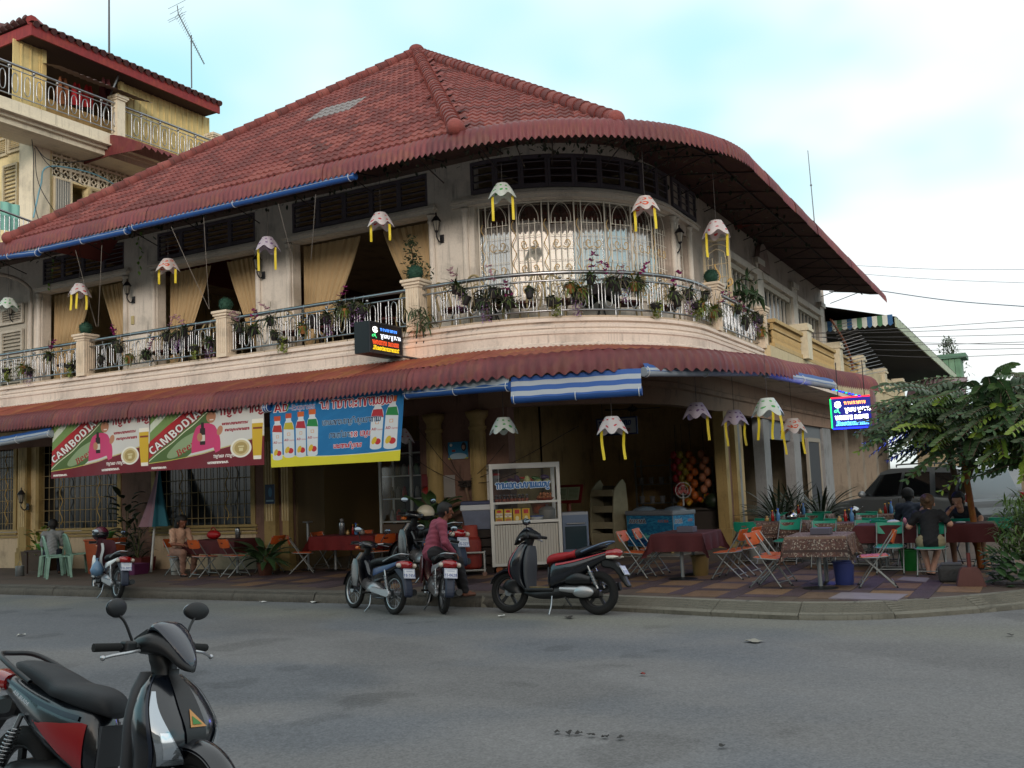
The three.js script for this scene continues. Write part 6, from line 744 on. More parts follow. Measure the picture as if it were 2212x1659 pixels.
// ---------- wall lamps ----------
{
  const iron = M('#17161a', 0.5), gl = M('#8a8578', 0.3); const lamp = (p, n, where) => { const o = thing('wall_lamp', 'black iron lantern lamp ' + where, 'wall lamp', [p.x, p.y, p.z], Math.atan2(n[0], n[1]), 'iron lamps on the facade'); mesh('wall_plate', rbox(0.09, 0.16, 0.03, 0.01, 0, -0.22, 0.02), iron, o); mesh('arm', tube([[0, -0.2, 0.03], [0, -0.3, 0.1], [0, -0.22, 0.2], [0, -0.12, 0.2]], 0.014, 16, 6), iron, o); mesh('glass', lathe([[0.04, -0.1], [0.075, 0.08]], 6, 0, 0, 0.2), gl, o); mesh('cap', lathe([[0.1, 0.08], [0.09, 0.1], [0.05, 0.16], [0.015, 0.19], [0.015, 0.24], [0, 0.26]], 8, 0, 0, 0.2), iron, o); mesh('base', lathe([[0.045, -0.1], [0.03, -0.13], [0, -0.15]], 8, 0, 0, 0.2), iron, o); for (let k = 0; k < 6; k++) { const a = k / 6 * 6.283; mesh('rib', rod([0.042 * Math.cos(a), -0.1, 0.2 + 0.042 * Math.sin(a)], [0.078 * Math.cos(a), 0.08, 0.2 + 0.078 * Math.sin(a)], 0.006, 0.006, 4), iron, o); } };
  lamp(atZ(290, 628, WZ), [0, 1], 'on the white pier beside the smallest opening'); lamp(atZ(570, 573, WZ), [0, 1], 'on the white pier under the purple lantern'); lamp(atZ(955, 492, WZ), [0, 1], 'on the pier beside the curved window'); lamp(V(WX, atZ(1467, 515, -18.5).y, -18.5), [1, 0.6], 'between the twin columns of the curved window'); lamp(atZ(38, 672, WZ), [0, 1], 'by the white louvred shutters'); lamp(atZ(62, 1075, WZ + 0.12), [0, 1], 'on the yellow street column');
  for (const [px, py] of [[288, 692]]) { const p = atZ(px, py, WZ); tag(mesh('wall_switch', rbox(0.09, 0.2, 0.03, 0.008, p.x, p.y, p.z + 0.02), M('#b5a878', 0.6)), 'cream switch plate on the white pier below the lamp', 'switch'); }
}

// ---------- foliage helpers ----------
function leafGeo(L, W, droop = 0.2, fold = 0.15, n = 4) { return grid(2, n, (u, v) => { const w = W * Math.sin(Math.PI * Math.min(1, v * 0.93 + 0.05)) ** 0.8 * (u - 0.5); return [w, L * v * (1 - 0.2 * droop * v) , droop * L * v * v + Math.abs(u - 0.5) * fold * W * 2]; }); }
function place(g, p, yaw, tilt, roll = 0, s = 1) { const m = new THREE.Matrix4().compose(A3(p), new THREE.Quaternion().setFromEuler(new THREE.Euler(tilt, yaw, roll, 'YXZ')), V(s, s, s)); return g.clone().applyMatrix4(m); }
const leafM = (c) => M(c, 0.55, { side: 2, transmission: 0.18, thickness: 0 });
const strapL = leafGeo(0.28, 0.035, 0.7), roundL = leafGeo(0.1, 0.06, 0.3), petal = leafGeo(0.05, 0.04, 0.2, 0.1, 2), fernL = leafGeo(0.16, 0.02, 0.9), broad = leafGeo(0.42, 0.2, 0.5, 0.2, 6);
function rosette(g, n, p, s = 1, t0 = 0.3, t1 = 1.2) { return Array.from({ length: n }, (_, i) => place(g, p, i * 2.4 + rr(-0.3, 0.3), rr(t0, t1), rr(-0.3, 0.3), s * rr(0.7, 1.15))); }
function spray(p, n, h, lean, s = 1) { const out = [], a = rr(0, 6.28); for (let i = 0; i < n; i++) { const t = 0.45 + 0.55 * i / n, c = V(p.x + Math.cos(a) * lean * t * t + rr(-0.05, 0.05), p.y + h * t + rr(-0.05, 0.05), p.z + Math.sin(a) * lean * t * t + rr(-0.05, 0.05)); for (let k = 0; k < 4; k++) out.push(place(petal, c, k * 1.57 + i, rr(0.4, 1.4), 0, s)); } return out; }
// ---------- balcony plants, hung on the railing ----------
{
  R = rngs(99); const greens = ['#3c4f22', '#34451f', '#4a5a2a', '#2c3d1e'], rail = frontPath(-8.5, -17.3, 3.26, -24, -21.2, 0.1, 1.5), potM = M('#1b1a1c', 0.7), clay = M('#9a6a3a', 0.8, { tex: 'mottle', s: 5 }), stem = M('#4a4a2a', 0.8), root = M('#6a6450', 0.9);
  const kinds = [['dark pot orchid with magenta blooms', '#8c2a6a'], ['basket orchid with pale pink bloom spray', '#b78a9c'], ['trailing yellow green fern in a hanging basket', null], ['clay pot with yellow green leaves', '#a8842a'], ['lilac orchid with hanging bloom tails', '#8a6a98'], ['bare rooted orchid in a dark pot', null]];
  const near = (px, py) => { let best = null, bd = 1e9; for (const p of rail) { const q = V(p.x, py, p.z).sub(camera.position), w = q.dot(cF), x = 1106 + FPX * q.dot(cX) / w; if (Math.abs(x - px) < bd) { bd = Math.abs(x - px); best = p; } } return best; };
  const where = (px) => px < 178 ? 'on the stretch by the louvred shutters' : px < 485 ? 'on the stretch below the first topiary pair' : px < 880 ? 'on the rail beside the blade sign' : px < 1270 ? 'on the curved rail, west half' : px < 1555 ? 'on the curved rail, east half' : 'on the short rail by the grille door';
  const spots = [[20, 2, 4.8], [55, 3, 4.75], [110, 0, 4.95], [152, 2, 4.7], [215, 5, 4.75], [255, 0, 5.0], [285, 3, 4.65], [310, 5, 4.7], [365, 1, 5.0], [388, 4, 5.0], [425, 2, 4.7], [445, 5, 4.8], [520, 1, 4.95], [545, 5, 4.85], [583, 1, 5.0], [600, 5, 4.7], [655, 3, 4.75], [700, 5, 4.9], [735, 0, 5.05], [752, 3, 4.95], [790, 4, 4.95], [985, 1, 5.05], [1012, 5, 4.85], [1040, 5, 4.75], [1072, 1, 4.9], [1095, 5, 4.8], [1145, 5, 4.85], [1190, 5, 4.7], [1230, 3, 4.9], [1243, 4, 4.75], [1280, 0, 5.05], [1312, 0, 5.0], [1345, 4, 5.0], [1362, 3, 4.95], [1412, 2, 4.65], [1450, 0, 4.85], [1480, 4, 4.9], [1498, 2, 4.75], [1515, 5, 4.95], [1535, 3, 4.7], [1590, 1, 5.0], [1605, 0, 4.85], [1640, 3, 4.75], [1625, 4, 5.0]];
  for (const [px, k, y] of spots.flatMap(([a, k, y], i) => i % 2 ? [[a, k, y], [a + 11, (k + i) % 6, y - 0.1 + 0.04 * (i % 5)]] : [[a, k, y]])) {
    const b = near(px, y), [x, z] = off(b, k === 5 && R() < 0.5 ? -0.06 : 0.05), p = V(x, y, z), [lab, col] = kinds[k], o = thing('balcony_plant', lab + ' ' + where(px), 'plant', [0, 0, 0], 0, 'orchids and pots along the balcony rail');
    const leaves = leafM(k === 2 ? '#6f7a2c' : k === 3 ? '#566a24' : greens[px % 4]);
    if (k === 2) { const gs = []; for (let i = 0; i < 90; i++) { const a = rr(0, 6.28), q = rr(0.02, 0.12), L = rr(0, 0.3); gs.push(place(roundL, [p.x + q * Math.cos(a), p.y + 0.08 - L, p.z + q * Math.sin(a)], a, rr(1.2, 2.6), 0, rr(0.4, 0.8))); } mesh('foliage', gs, leaves, o); mesh('basket', lathe([[0.03, -0.08], [0.08, -0.06], [0.1, 0.02]], 10, p.x, p.y, p.z), potM, o); }
    else {
      mesh('pot', lathe([[0.0, -0.09], [0.055, -0.09], [0.085, 0.06], [0.09, 0.06], [0.08, 0.05], [0.0, 0.04]].map(([a, b]) => [a * rr(0.85, 1.15), b]), 12).rotateX(rr(-0.2, 0.2)).rotateZ(rr(-0.25, 0.25)).translate(p.x, p.y, p.z), k === 3 ? clay : potM, o);
      mesh('foliage', [...rosette(k === 5 ? fernL : strapL, k === 5 ? 22 : k === 3 ? 46 : 24, [p.x, p.y + 0.05, p.z], (k === 3 ? 0.8 : 0.85) * rr(0.8, 1.2), 0.4, k === 3 ? 2.1 : 2.0), ...rosette(roundL, 14, [p.x, p.y + 0.06, p.z], 1, 0.3, 1.8)], leaves, o);
      const rt = []; for (let i = 0; i < 6; i++) { const a = rr(0, 6.28), c = Math.cos(a), s = Math.sin(a); rt.push(tube([[p.x, p.y + 0.05, p.z], [p.x + 0.1 * c, p.y + rr(0, 0.12), p.z + 0.1 * s], [p.x + rr(0.12, 0.22) * c, p.y + rr(-0.2, 0.15), p.z + 0.18 * s]], 0.006, 8, 4)); } mesh('aerial_roots', rt, root, o);
      if (col && k !== 4) { const bl = k === 3 ? spray(p, 6, 0.22, 0.1, 0.7) : spray(p, k === 0 ? 7 : 12, rr(0.3, 0.48), 0.2, k === 0 ? 1.25 : 0.9); mesh('blossoms', bl, M(col, 0.7, { side: 2 }), o); mesh('flower_stem', tube([p, [p.x + 0.03, p.y + 0.2, p.z + 0.03], [p.x + 0.08, p.y + 0.36, p.z + 0.06]], 0.005, 10, 4), stem, o); }
      if (k === 4) { const gs = []; for (let i = 0; i < 70; i++) { const t = R(), a = (i % 3) * 2; gs.push(place(petal, [p.x + 0.06 * Math.cos(a) + rr(-0.04, 0.04), p.y + 0.05 - t * 0.38, p.z + 0.06 * Math.sin(a) + rr(-0.04, 0.04)], rr(0, 6), rr(0.5, 2.4), 0, 0.8)); } mesh('blossoms', gs, M(col, 0.7, { side: 2 }), o); }
    }
    mesh('hook', tube([[p.x, p.y + 0.05, p.z], [p.x, (p.y + 5.15) / 2, p.z], [p.x - b.nx * 0.04, 5.22, p.z - b.nz * 0.04]], 0.004, 8, 4), steel, o);
  }
  // bushes growing by the pillars
  const bush = (name, label, c, n, rx, ry, rz, g, col, s) => { const o = thing(name, label, 'plant'), gs = []; for (let i = 0; i < n; i++) { const a = rr(0, 6.28), e = Math.acos(rr(-1, 1)), q = Math.cbrt(rr(0.15, 1)); gs.push(place(g, [c.x + rx * q * Math.sin(e) * Math.cos(a), c.y + ry * q * Math.cos(e), c.z + rz * q * Math.sin(e) * Math.sin(a)], rr(0, 6.28), rr(0.2, 2.3), rr(-0.5, 0.5), s * rr(0.6, 1.2))); } mesh('foliage', gs, leafM(col), o); mesh('stem', tube([[c.x, c.y - ry, c.z], [c.x + 0.04, c.y, c.z], [c.x - 0.03, c.y + ry * 0.7, c.z]], 0.012, 10, 5), M('#4a3c28', 0.9), o); return o; };
  const b1 = atZ(905, 690, -13.85); bush('leafy_bush', 'dark strap leaved bush hanging below the pillar beside the blade sign', b1, 90, 0.26, 0.24, 0.12, strapL, '#2f4a26', 0.8); const b2 = atZ(888, 560, -14.6); bush('leafy_bush', 'tall thin shrub growing behind the pillar in front of the widest drape', b2, 170, 0.16, 0.5, 0.16, roundL, '#2c3d22', 0.8); const b2b = atZ(905, 590, -14.5); bush('leafy_bush', 'low twiggy shrub beside the tall thin shrub on the balcony', b2b, 120, 0.28, 0.25, 0.16, roundL, '#37462a', 0.75);
  const b3 = atX(1625, 638, -5.35); bush('leafy_bush', 'big drooping dark leaved plant over the short rail', V(b3.x, b3.y, -20.3), 70, 0.4, 0.32, 0.4, leafGeo(0.3, 0.07, 0.8), '#2a4526', 1.1);
  // clipped topiary balls on the pillars
  const topi = [[-18.22, -14.1, 'on the pillar below the smallest drapes'], [-14.05, -14.1, 'on the pillar below the middle drapes'], [-9.5, -14.1, 'on the pillar beside the tall thin shrub'], [-5.33, -17.95, 'on the pillar before the grille door']];
  let t0 = null; for (const [x, z, w] of topi) { if (t0) { dup(t0, [x, 5.35, z], x, 'round clipped green topiary ball ' + w); continue; } t0 = thing('topiary_ball', 'round clipped green topiary ball ' + w, 'topiary', [x, 5.35, z], 0, 'topiary balls on the pillars'); const gs = [ball(0.13, 0, 0.14, 0, 1, 1, 1, 16)]; for (let i = 0; i < 500; i++) { const u = rr(-1, 1), a = rr(0, 6.28), q = Math.sqrt(1 - u * u), r = rr(0.125, 0.15); gs.push(place(petal, [r * q * Math.cos(a), 0.14 + r * u, r * q * Math.sin(a)], rr(0, 6), rr(0, 3), 0, 0.45)); } mesh('foliage', gs, M('#1d4434', 0.8, { side: 2 }), t0); mesh('stand', lathe([[0, 0], [0.06, 0], [0.05, 0.03]], 10), black, t0); }
  // vines under the canopy and trailing
  { const gs = []; for (let i = 0; i < 750; i++) { const p = canPath[Math.floor(rr(6, canPath.length - 18))], t = rr(0.3, 1.9), [x, z] = off(p, -t + rr(-0.1, 0.1)); gs.push(place(roundL, [x + rr(-0.2, 0.2), 7.36 + t * 0.16 - rr(0, 0.14) * (R() < 0.25 ? 2 : 1), z + rr(-0.2, 0.2)], rr(0, 6.28), rr(1.2, 3), 0, rr(0.6, 1.2))); } const v = mesh('canopy_vine', gs, leafM('#26331f')); stuff(v); tag(v, 'dark creeper leaves spread under the roof canopy', 'vine'); }
  for (const [px, py, n, w] of [[300, 530, 10, 'beside the first pier lamp'], [110, 600, 7, 'by the drain pipe']]) { const p = atZ(px, py - 40, -14.6), gs = []; for (let i = 0; i < n; i++) gs.push(place(roundL, [p.x + rr(-0.1, 0.1), p.y - i * 0.11, p.z], rr(0, 6), 2.2 + rr(-0.4, 0.4), 0, 1)); const o = thing('hanging_vine', 'thin bright green vine strand hanging ' + w, 'vine'); mesh('foliage', gs, leafM('#6f9a3c'), o); mesh('stem', rod(p, [p.x, p.y - n * 0.11, p.z], 0.004, 0.004, 4), M('#3a4a24', 0.8), o); }
  // rattan chairs and dark tables behind the rail
  const cane = M('#9a8a64', 0.6), dk = M('#2a1c1a', 0.7); let c0 = null; const chair = (x, z, t, l) => { if (c0) return dup(c0, [x, 4.43, z], t, l); const o = thing('rattan_chair', l, 'chair', [x, 4.43, z], t, 'rattan chairs on the balcony'); c0 = o; mesh('back_hoop', tube([[-0.24, 0.4, -0.2], [-0.25, 0.7, -0.26], [-0.15, 0.9, -0.3], [0, 0.96, -0.31], [0.15, 0.9, -0.3], [0.25, 0.7, -0.26], [0.24, 0.4, -0.2]], 0.02, 30, 6), cane, o); for (const dx of [-0.1, 0, 0.1]) mesh('back_cane', rod([dx, 0.42, -0.2], [dx * 0.8, 0.93, -0.3], 0.01, 0.01, 5), cane, o); mesh('back_ring', new THREE.TorusGeometry(0.09, 0.01, 5, 18).translate(0, 0.72, -0.25), cane, o); mesh('seat', lathe([[0, 0.4], [0.23, 0.4], [0.24, 0.43], [0.2, 0.46], [0, 0.46]], 18), M('#4a1f1c', 0.8), o); for (const [dx, dz] of [[-1, -1], [1, -1], [-1, 1], [1, 1]]) mesh('leg', tube([[dx * 0.2, 0.4, dz * 0.18], [dx * 0.2, 0.2, dz * 0.2], [dx * 0.24, 0, dz * 0.23]], 0.017, 8, 6), cane, o); };
  [[-19.6, -14.7, 1.4], [-18.9, -15.0, 2.6], [-16.6, -14.8, 1.2], [-15.6, -14.8, -1.3], [-14.6, -14.7, 1.5], [-12.9, -14.7, 1.2], [-12.0, -14.75, -1.4], [-10.6, -14.8, -1.2]].forEach(([x, z, t]) => chair(x, z, t, 'cane backed rattan chair behind the straight balcony rail')); [[-9.1, -14.75, 1.6], [-7.9, -15.1, -1.6], [-7.2, -15.35, 1.2], [-6.4, -16.3, -1.0], [-6.0, -17.2, 0.6], [-8.5, -14.85, 2.8]].forEach(([x, z, t]) => chair(x, z, t, 'cane backed rattan chair behind the curved balcony rail'));
  let tb = null; for (const [x, z, l] of [[-8.45, -15.0, 'dark draped balcony table at the west of the curved window'], [-6.75, -15.9, 'dark draped balcony table at the middle of the curved window'], [-12.4, -14.9, 'dark draped balcony table in the widest opening'], [-16.1, -14.9, 'dark draped balcony table before the middle drapes']]) { if (tb) { dup(tb, [x, 4.43, z], x, l); continue; } const o = tb = thing('balcony_table', l, 'table', [x, 4.43, z], 0, 'dark balcony tables'); mesh('cloth', grid(48, 6, (u, v) => { const a = u * 6.2832; const q = v < 0.45 ? v / 0.45 : 1, d = v < 0.45 ? 0 : (v - 0.45) / 0.55; const r = 0.34 * q + 0.03 * d * Math.sin(a * 7) + (Math.abs(Math.cos(a * 2)) ** 3) * 0.08 * d; return [r * Math.cos(a), 0.74 - d * (0.2 + 0.13 * Math.abs(Math.cos(a * 2)) ** 3), r * Math.sin(a)]; }), M('#1d1416', 0.8, { side: 2 }), o); for (let k = 0; k < 4; k++) { const a = k * 1.5708; mesh('leg', tube([[0.1 * Math.cos(a), 0.72, 0.1 * Math.sin(a)], [0.05 * Math.cos(a), 0.4, 0.05 * Math.sin(a)], [0.12 * Math.cos(a), 0.15, 0.12 * Math.sin(a)], [0.28 * Math.cos(a), 0.0, 0.28 * Math.sin(a)]], 0.014, 16, 5), black, o); } mesh('ring', new THREE.TorusGeometry(0.13, 0.01, 5, 20).rotateX(Math.PI / 2).translate(0, 0.16, 0), black, o); }
}
// ---------- folding chairs ----------
function foldChair(col) {
  const m = M(col, 0.5, { tex: 'mottle', s: 4 }), fr = M('#8b8e8c', 0.45, { metal: 0.6 });
  return (o) => {
    const bend = (x0, x1, y0, y1, n) => { const g = new THREE.BoxGeometry(x1 - x0, y1 - y0, 0.014, n, 3, 1).translate((x0 + x1) / 2, (y0 + y1) / 2, 0), p = g.attributes.position; for (let i = 0; i < p.count; i++) { const x = p.getX(i), y = p.getY(i), c = Math.max(0, Math.abs(x) - 0.17) / 0.045; p.setY(i, 0.095 + (y - 0.095) * (1 - 0.22 * c * c)); p.setZ(i, p.getZ(i) - 0.9 * (0.046 - x * x)); } g.computeVertexNormals(); return g.rotateX(-0.32).translate(0, 0.63, -0.215); };
    mesh('backrest', [bend(-0.215, -0.05, 0, 0.19, 6), bend(0.05, 0.215, 0, 0.19, 6), bend(-0.05, 0.05, 0, 0.09, 4), bend(-0.05, 0.05, 0.125, 0.19, 4)], m, o);
    const seat = part('seat', o); mesh('seat_panel', rbox(0.4, 0.03, 0.37, 0.012, 0, 0.44, 0.02, 0, 0.05), m, seat); mesh('seat_rim', tube([[-0.19, 0.425, 0.2], [0.19, 0.425, 0.2], [0.2, 0.445, -0.15], [-0.2, 0.445, -0.15]], 0.01, 40, 5, true), fr, seat); for (const dz of [-0.08, 0.04]) mesh('seat_groove_rib', box(0.34, 0.006, 0.012, 0, 0.458, dz), m, seat);
    for (const x of [-1, 1]) { mesh('leg', rod([x * 0.2, 0.8, -0.285], [x * 0.2, 0.0, 0.26], 0.011, 0.011, 7), fr, o); mesh('leg', rod([x * 0.175, 0.44, 0.18], [x * 0.175, 0.0, -0.26], 0.011, 0.011, 7), fr, o); mesh('foot', rod([x * 0.2, 0.0, 0.262], [x * 0.2, 0.03, 0.24], 0.015, 0.015, 7), black, o); mesh('foot', rod([x * 0.175, 0.0, -0.262], [x * 0.175, 0.03, -0.245], 0.015, 0.015, 7), black, o); }
    mesh('stretcher', rod([-0.2, 0.09, 0.2], [0.2, 0.09, 0.2], 0.009, 0.009, 6), fr, o); mesh('stretcher', rod([-0.175, 0.09, -0.21], [0.175, 0.09, -0.21], 0.009, 0.009, 6), fr, o);
  };
}
const protoC = {};
function fchair(kind, x, z, turn, label, y = PV) {
  const full = (kind === 'orange' ? 'orange' : 'green') + ' folding chair ' + label, group = kind + ' folding chairs';
  if (protoC[kind]) return dup(protoC[kind], [x, y, z], turn, full);
  const o = thing(kind + '_folding_chair', full, 'chair', [x, y, z], turn, group); foldChair(kind === 'orange' ? '#c65a24' : '#1b967a')(o); o.scale.setScalar(0.92); protoC[kind] = o; return o;
}
// ---------- tables with cloths ----------
function clothGeo(w, d, h, drop, seed) { const r = 0.0; return grid(64, 64, (u, v) => { let x = (u - 0.5) * (w + 2 * drop), z = (v - 0.5) * (d + 2 * drop); const ox = Math.max(0, Math.abs(x) - w / 2), oz = Math.max(0, Math.abs(z) - d / 2), sx = Math.sign(x), sz = Math.sign(z), e = Math.max(ox, oz), m = Math.min(ox, oz); let y = h; if (e > 0) { y = h - e * (e < 0.02 ? 0.6 : 1) ; const fl = 0.02 + 0.05 * e; const wv = Math.sin((ox > oz ? z : x) * 15 + seed) * 0.03 * e / drop; x = sx * Math.min(Math.abs(x), w / 2) + (ox > 0 ? sx * (fl + wv + m * 0.35) : 0); z = sz * Math.min(Math.abs(z), d / 2) + (oz > 0 ? sz * (fl + wv + m * 0.35) : 0); if (m > 0) y -= m * 0.35; } else y += 0.002 * Math.sin(x * 20) * Math.sin(z * 17); return [x, y, z]; }); }
const patTex = canvasTex(512, 512, (c, w) => { c.fillStyle = '#5a4038'; c.fillRect(0, 0, w, w); const r = rngs(4); for (let i = 0; i < 5200; i++) { c.fillStyle = ['#463432', '#8a7c70', '#6a4a46', '#9a9084', '#544240'][r() * 5 | 0]; c.beginPath(); c.ellipse(r() * w, r() * w, 2 + r() * 5, 1 + r() * 3, r() * 3, 0, 7); c.fill(); } for (let i = 0; i < 9; i++) { c.fillStyle = i % 2 ? '#6d5648' : '#41302c'; c.fillRect(0, i * 60, w, 12); } });
function table(label, x, z, turn, w, d, kind, o2 = {}) {
  const o = thing('cafe_table', 'steel legged table ' + label, 'table', [x, PV, z], turn, 'tables'); o.scale.setScalar(0.95); mesh('tabletop', rbox(w, 0.03, d, 0.01, 0, 0.715, 0), M('#5a4a3c', 0.6), o);
  for (const s of o2.one ? [0] : [-1, 1]) { const dz = d > w ? s * d * 0.3 : 0, dx = d > w ? 0 : s * w * 0.3; const g = part('pedestal', o); mesh('column', rod([dx, 0.02, dz], [dx, 0.7, dz], 0.03, 0.03, 12), galv, g); mesh('base', lathe([[0, 0.0], [0.24, 0.0], [0.24, 0.012], [0.05, 0.035], [0, 0.04]], 24, dx, 0, dz), black, g); }
  const cl = mesh('tablecloth', clothGeo(w, d, 0.734, 0.28, x * 9), kind === 'pattern' ? new THREE.MeshStandardMaterial({ map: patTex, roughness: 0.85, side: 2 }) : M(kind, 0.85, { side: 2, tex: 'cloth', s: 5 }), scene, kind === 'pattern'); cl.position.set(x, PV, z); cl.rotation.y = turn; cl.scale.setScalar(0.95); tag(cl, (kind === 'pattern' ? 'brown patterned cloth' : 'dark red cloth') + ' on the table ' + label, 'tablecloth', 'tablecloths'); return o;
}
const bottle = (h, r) => lathe([[0, 0], [r, 0], [r, h * 0.55], [r * 0.45, h * 0.72], [r * 0.45, h * 0.92], [0, h * 0.92]], 10), cap = (h, r) => lathe([[r * 0.55, h * 0.9], [r * 0.55, h], [0, h]], 10);
function condiments(x, z, where, y = PV + 0.705) { const set = [['sauce_bottle', 'red sauce bottle', '#8c1c18', '#b8861a', 0.19, 0.03, -0.06, 0], ['sauce_bottle', 'blue capped water bottle', '#4a7aa8', '#1c4ab0', 0.22, 0.035, 0.05, 0.05], ['sauce_bottle', 'dark soy bottle', '#2a1612', '#b89a1a', 0.2, 0.028, 0.0, -0.07], ['napkin_tin', 'dull steel napkin tin', '#8c8c88', '#a8a8a4', 0.1, 0.05, 0.14, -0.03], ['spice_jar', 'small tan spice jar', '#a88a5a', '#c0a468', 0.09, 0.04, -0.15, 0.05]]; for (const [n, l, c, k, h, r, dx, dz] of set) { const o = thing(n, l + ' on the table ' + where, n.split('_')[1], [x + dx, y, z + dz], 0, 'condiments'); mesh('body', bottle(h, r), M(c, 0.25), o); mesh('cap', cap(h, r), M(k, 0.5), o); } }
{
  const F = (px, py) => atY(px, py, PV), Pi = Math.PI;
  // front tables
  table('with plain cloth between four orange chairs', -5.03, -14.75, 0.05, 0.8, 1.15, '#4c1418'); for (const [x, z, t, l] of [[-5.75, -14.45, Pi / 2, 'at the west side of the plain maroon table, nearer the kerb'], [-5.75, -15.1, Pi / 2 + 0.1, 'at the west side of the plain maroon table, nearer the shop'], [-4.3, -14.5, -Pi / 2, 'at the east side of the plain maroon table, nearer the kerb'], [-4.25, -15.1, -Pi / 2 - 0.1, 'at the east side of the plain maroon table, nearer the shop']]) fchair('orange', x, z, t, l);
  table('with patterned cloth nearest the grooved kerb', -2.79, -13.72, 0.05, 0.78, 1.0, 'pattern'); for (const [x, z, t, l] of [[-3.45, -13.5, Pi / 2 - 0.15, 'west of the patterned table, nearer the kerb'], [-3.5, -14.05, Pi / 2, 'west of the patterned table, nearer the shop'], [-2.1, -13.7, -Pi / 2 + 0.2, 'tucked at the east side of the patterned table']]) fchair('orange', x, z, t, l);
  for (const [x, z, l] of [[-4.95, -14.55, 'grey napkin box on the plain maroon table'], [-2.75, -13.6, 'grey napkin box on the patterned table']]) tag(mesh('napkin_box', rbox(0.26, 0.09, 0.2, 0.01, x, PV + 0.745, z), M('#4c4854', 0.6)), l, 'box');
  for (const [x, z, c, l] of [[-4.9, -14.95, '#8a7448', 'tan waste bin under the plain maroon table'], [-2.55, -13.9, '#3c4a8c', 'blue waste bin under the patterned table'], [-4.55, -17.0, '#7d7d7a', 'grey waste bin under the green chair table'], [-1.95, -15.9, '#1f7a34', 'bright green waste bin under the couple\'s table']]) { const o = thing('waste_bin', l, 'bin', [x, PV, z]); mesh('tub', lathe([[0, 0], [0.11, 0], [0.14, 0.3], [0.15, 0.3], [0.15, 0.32], [0.13, 0.32], [0.12, 0.04], [0, 0.03]], 18), M(c, 0.5, { side: 2 }), o); mesh('band', new THREE.TorusGeometry(0.15, 0.008, 5, 24).rotateX(Pi / 2).translate(0, 0.31, 0), M(c, 0.5), o); }
  // green chair tables
  const ts = [[-4.3, -17.5, 'behind the plain maroon table'], [-2.95, -16.9, 'behind the patterned table'], [-4.4, -20.0, 'by the yellow side columns'], [-2.7, -19.6, 'beside the parked car nose']]; for (const [x, z, w] of ts) { table('with patterned cloth ' + w, x, z, 0.03, 1.15, 0.75, 'pattern', {}); condiments(x, z, w); for (const dx of [-0.32, 0.32]) { fchair('green', x + dx, z + 0.62, Pi + dx * 0.2, 'on the kerb side of the table ' + w); fchair('green', x + dx, z - 0.66, dx * 0.2, 'on the far side of the table ' + w); } }
  for (const [x, z, l] of [[-4.0, -17.35, 'round steel teapot on the table behind the plain maroon table'], [-3.3, -19.4, 'small steel pot on the table beside the parked car nose']]) { const o = thing('teapot', l, 'teapot', [x, PV + 0.705, z]); mesh('body', lathe([[0, 0], [0.07, 0], [0.11, 0.06], [0.1, 0.12], [0.05, 0.15], [0, 0.16]], 18), M('#a8aaac', 0.12, { metal: 1 }), o); mesh('spout', rod([0.08, 0.06, 0], [0.17, 0.14, 0], 0.02, 0.012), M('#a8aaac', 0.12, { metal: 1 }), o); mesh('lid_knob', ball(0.018, 0, 0.17, 0), black, o); }
  // couple's table
  table('with long dark red cloth where the couple sit', -1.72, -16.05, 0.03, 2.0, 0.75, '#4c1418'); fchair('green', -2.15, -15.42, Pi - 0.05, 'empty at the couple\'s table'); fchair('green', -1.56, -15.16, Pi, 'carrying the woman with tied hair'); fchair('green', -1.2, -16.75, 0.3, 'under the man in the navy shirt'); fchair('green', -0.8, -16.9, -0.4, 'empty by the tree trunk'); fchair('green', -2.1, -17.7, Pi, 'under the person in the grey blue shirt'); fchair('green', -2.35, -16.75, 0.1, 'empty on the far side of the couple\'s table');
  for (const [x, z, c, s, l] of [[-2.15, -16.0, '#c9ced0', [0.16, 0.05, 0.12], 'heap of white napkins on the couple\'s table'], [-1.98, -15.95, '#b87a8c', [0.05, 0.08, 0.05], 'pink cup on the couple\'s table'], [-1.2, -15.9, '#d0d4d6', [0.12, 0.015, 0.12], 'white plate on the couple\'s table']]) tag(mesh('tableware', ball(1, x, PV + 0.705 + s[1] / 2, z, ...s.map((q) => q * 0.6), 14), M(c, 0.5)), l, 'tableware', 'tableware');
  // woman's table by the wall and its chairs
  const wt = F(440, 1245); table('with dark red cloth below the grilled window', -14.55, -14.45, 0, 1.35, 0.72, '#4c1418'); fchair('orange', -15.45, -14.15, Pi / 2, 'under the woman with long dark hair'); fchair('orange', -14.45, -13.85, Pi - 0.2, 'with its back to the road at the wall table'); fchair('orange', -13.75, -13.95, Pi - 0.3, 'beside the potted plant at the wall table'); fchair('orange', -13.6, -14.75, -Pi / 2, 'between the wall table and the yellow column');
  { const o = thing('thermos', 'steel thermos flask on the wall table', 'flask', [-14.2, PV + 0.705, -14.5]); mesh('body', lathe([[0, 0], [0.05, 0], [0.05, 0.18], [0.03, 0.21], [0, 0.22]], 14), M('#8a8c8e', 0.25, { metal: 0.9 }), o); mesh('handle', tube([[0.05, 0.16, 0], [0.09, 0.12, 0], [0.05, 0.05, 0]], 0.008, 8, 5), black, o); const b = thing('handbag', 'bright red handbag lying on the wall table', 'bag', [-14.75, PV + 0.7, -14.4]); mesh('body', ball(1, 0, 0.09, 0, 0.17, 0.09, 0.1, 16), M('#9c1016', 0.5), b); mesh('strap', tube([[-0.1, 0.14, 0], [0, 0.24, 0.02], [0.1, 0.14, 0]], 0.012, 12, 5), M('#7c0c10', 0.5), b); }
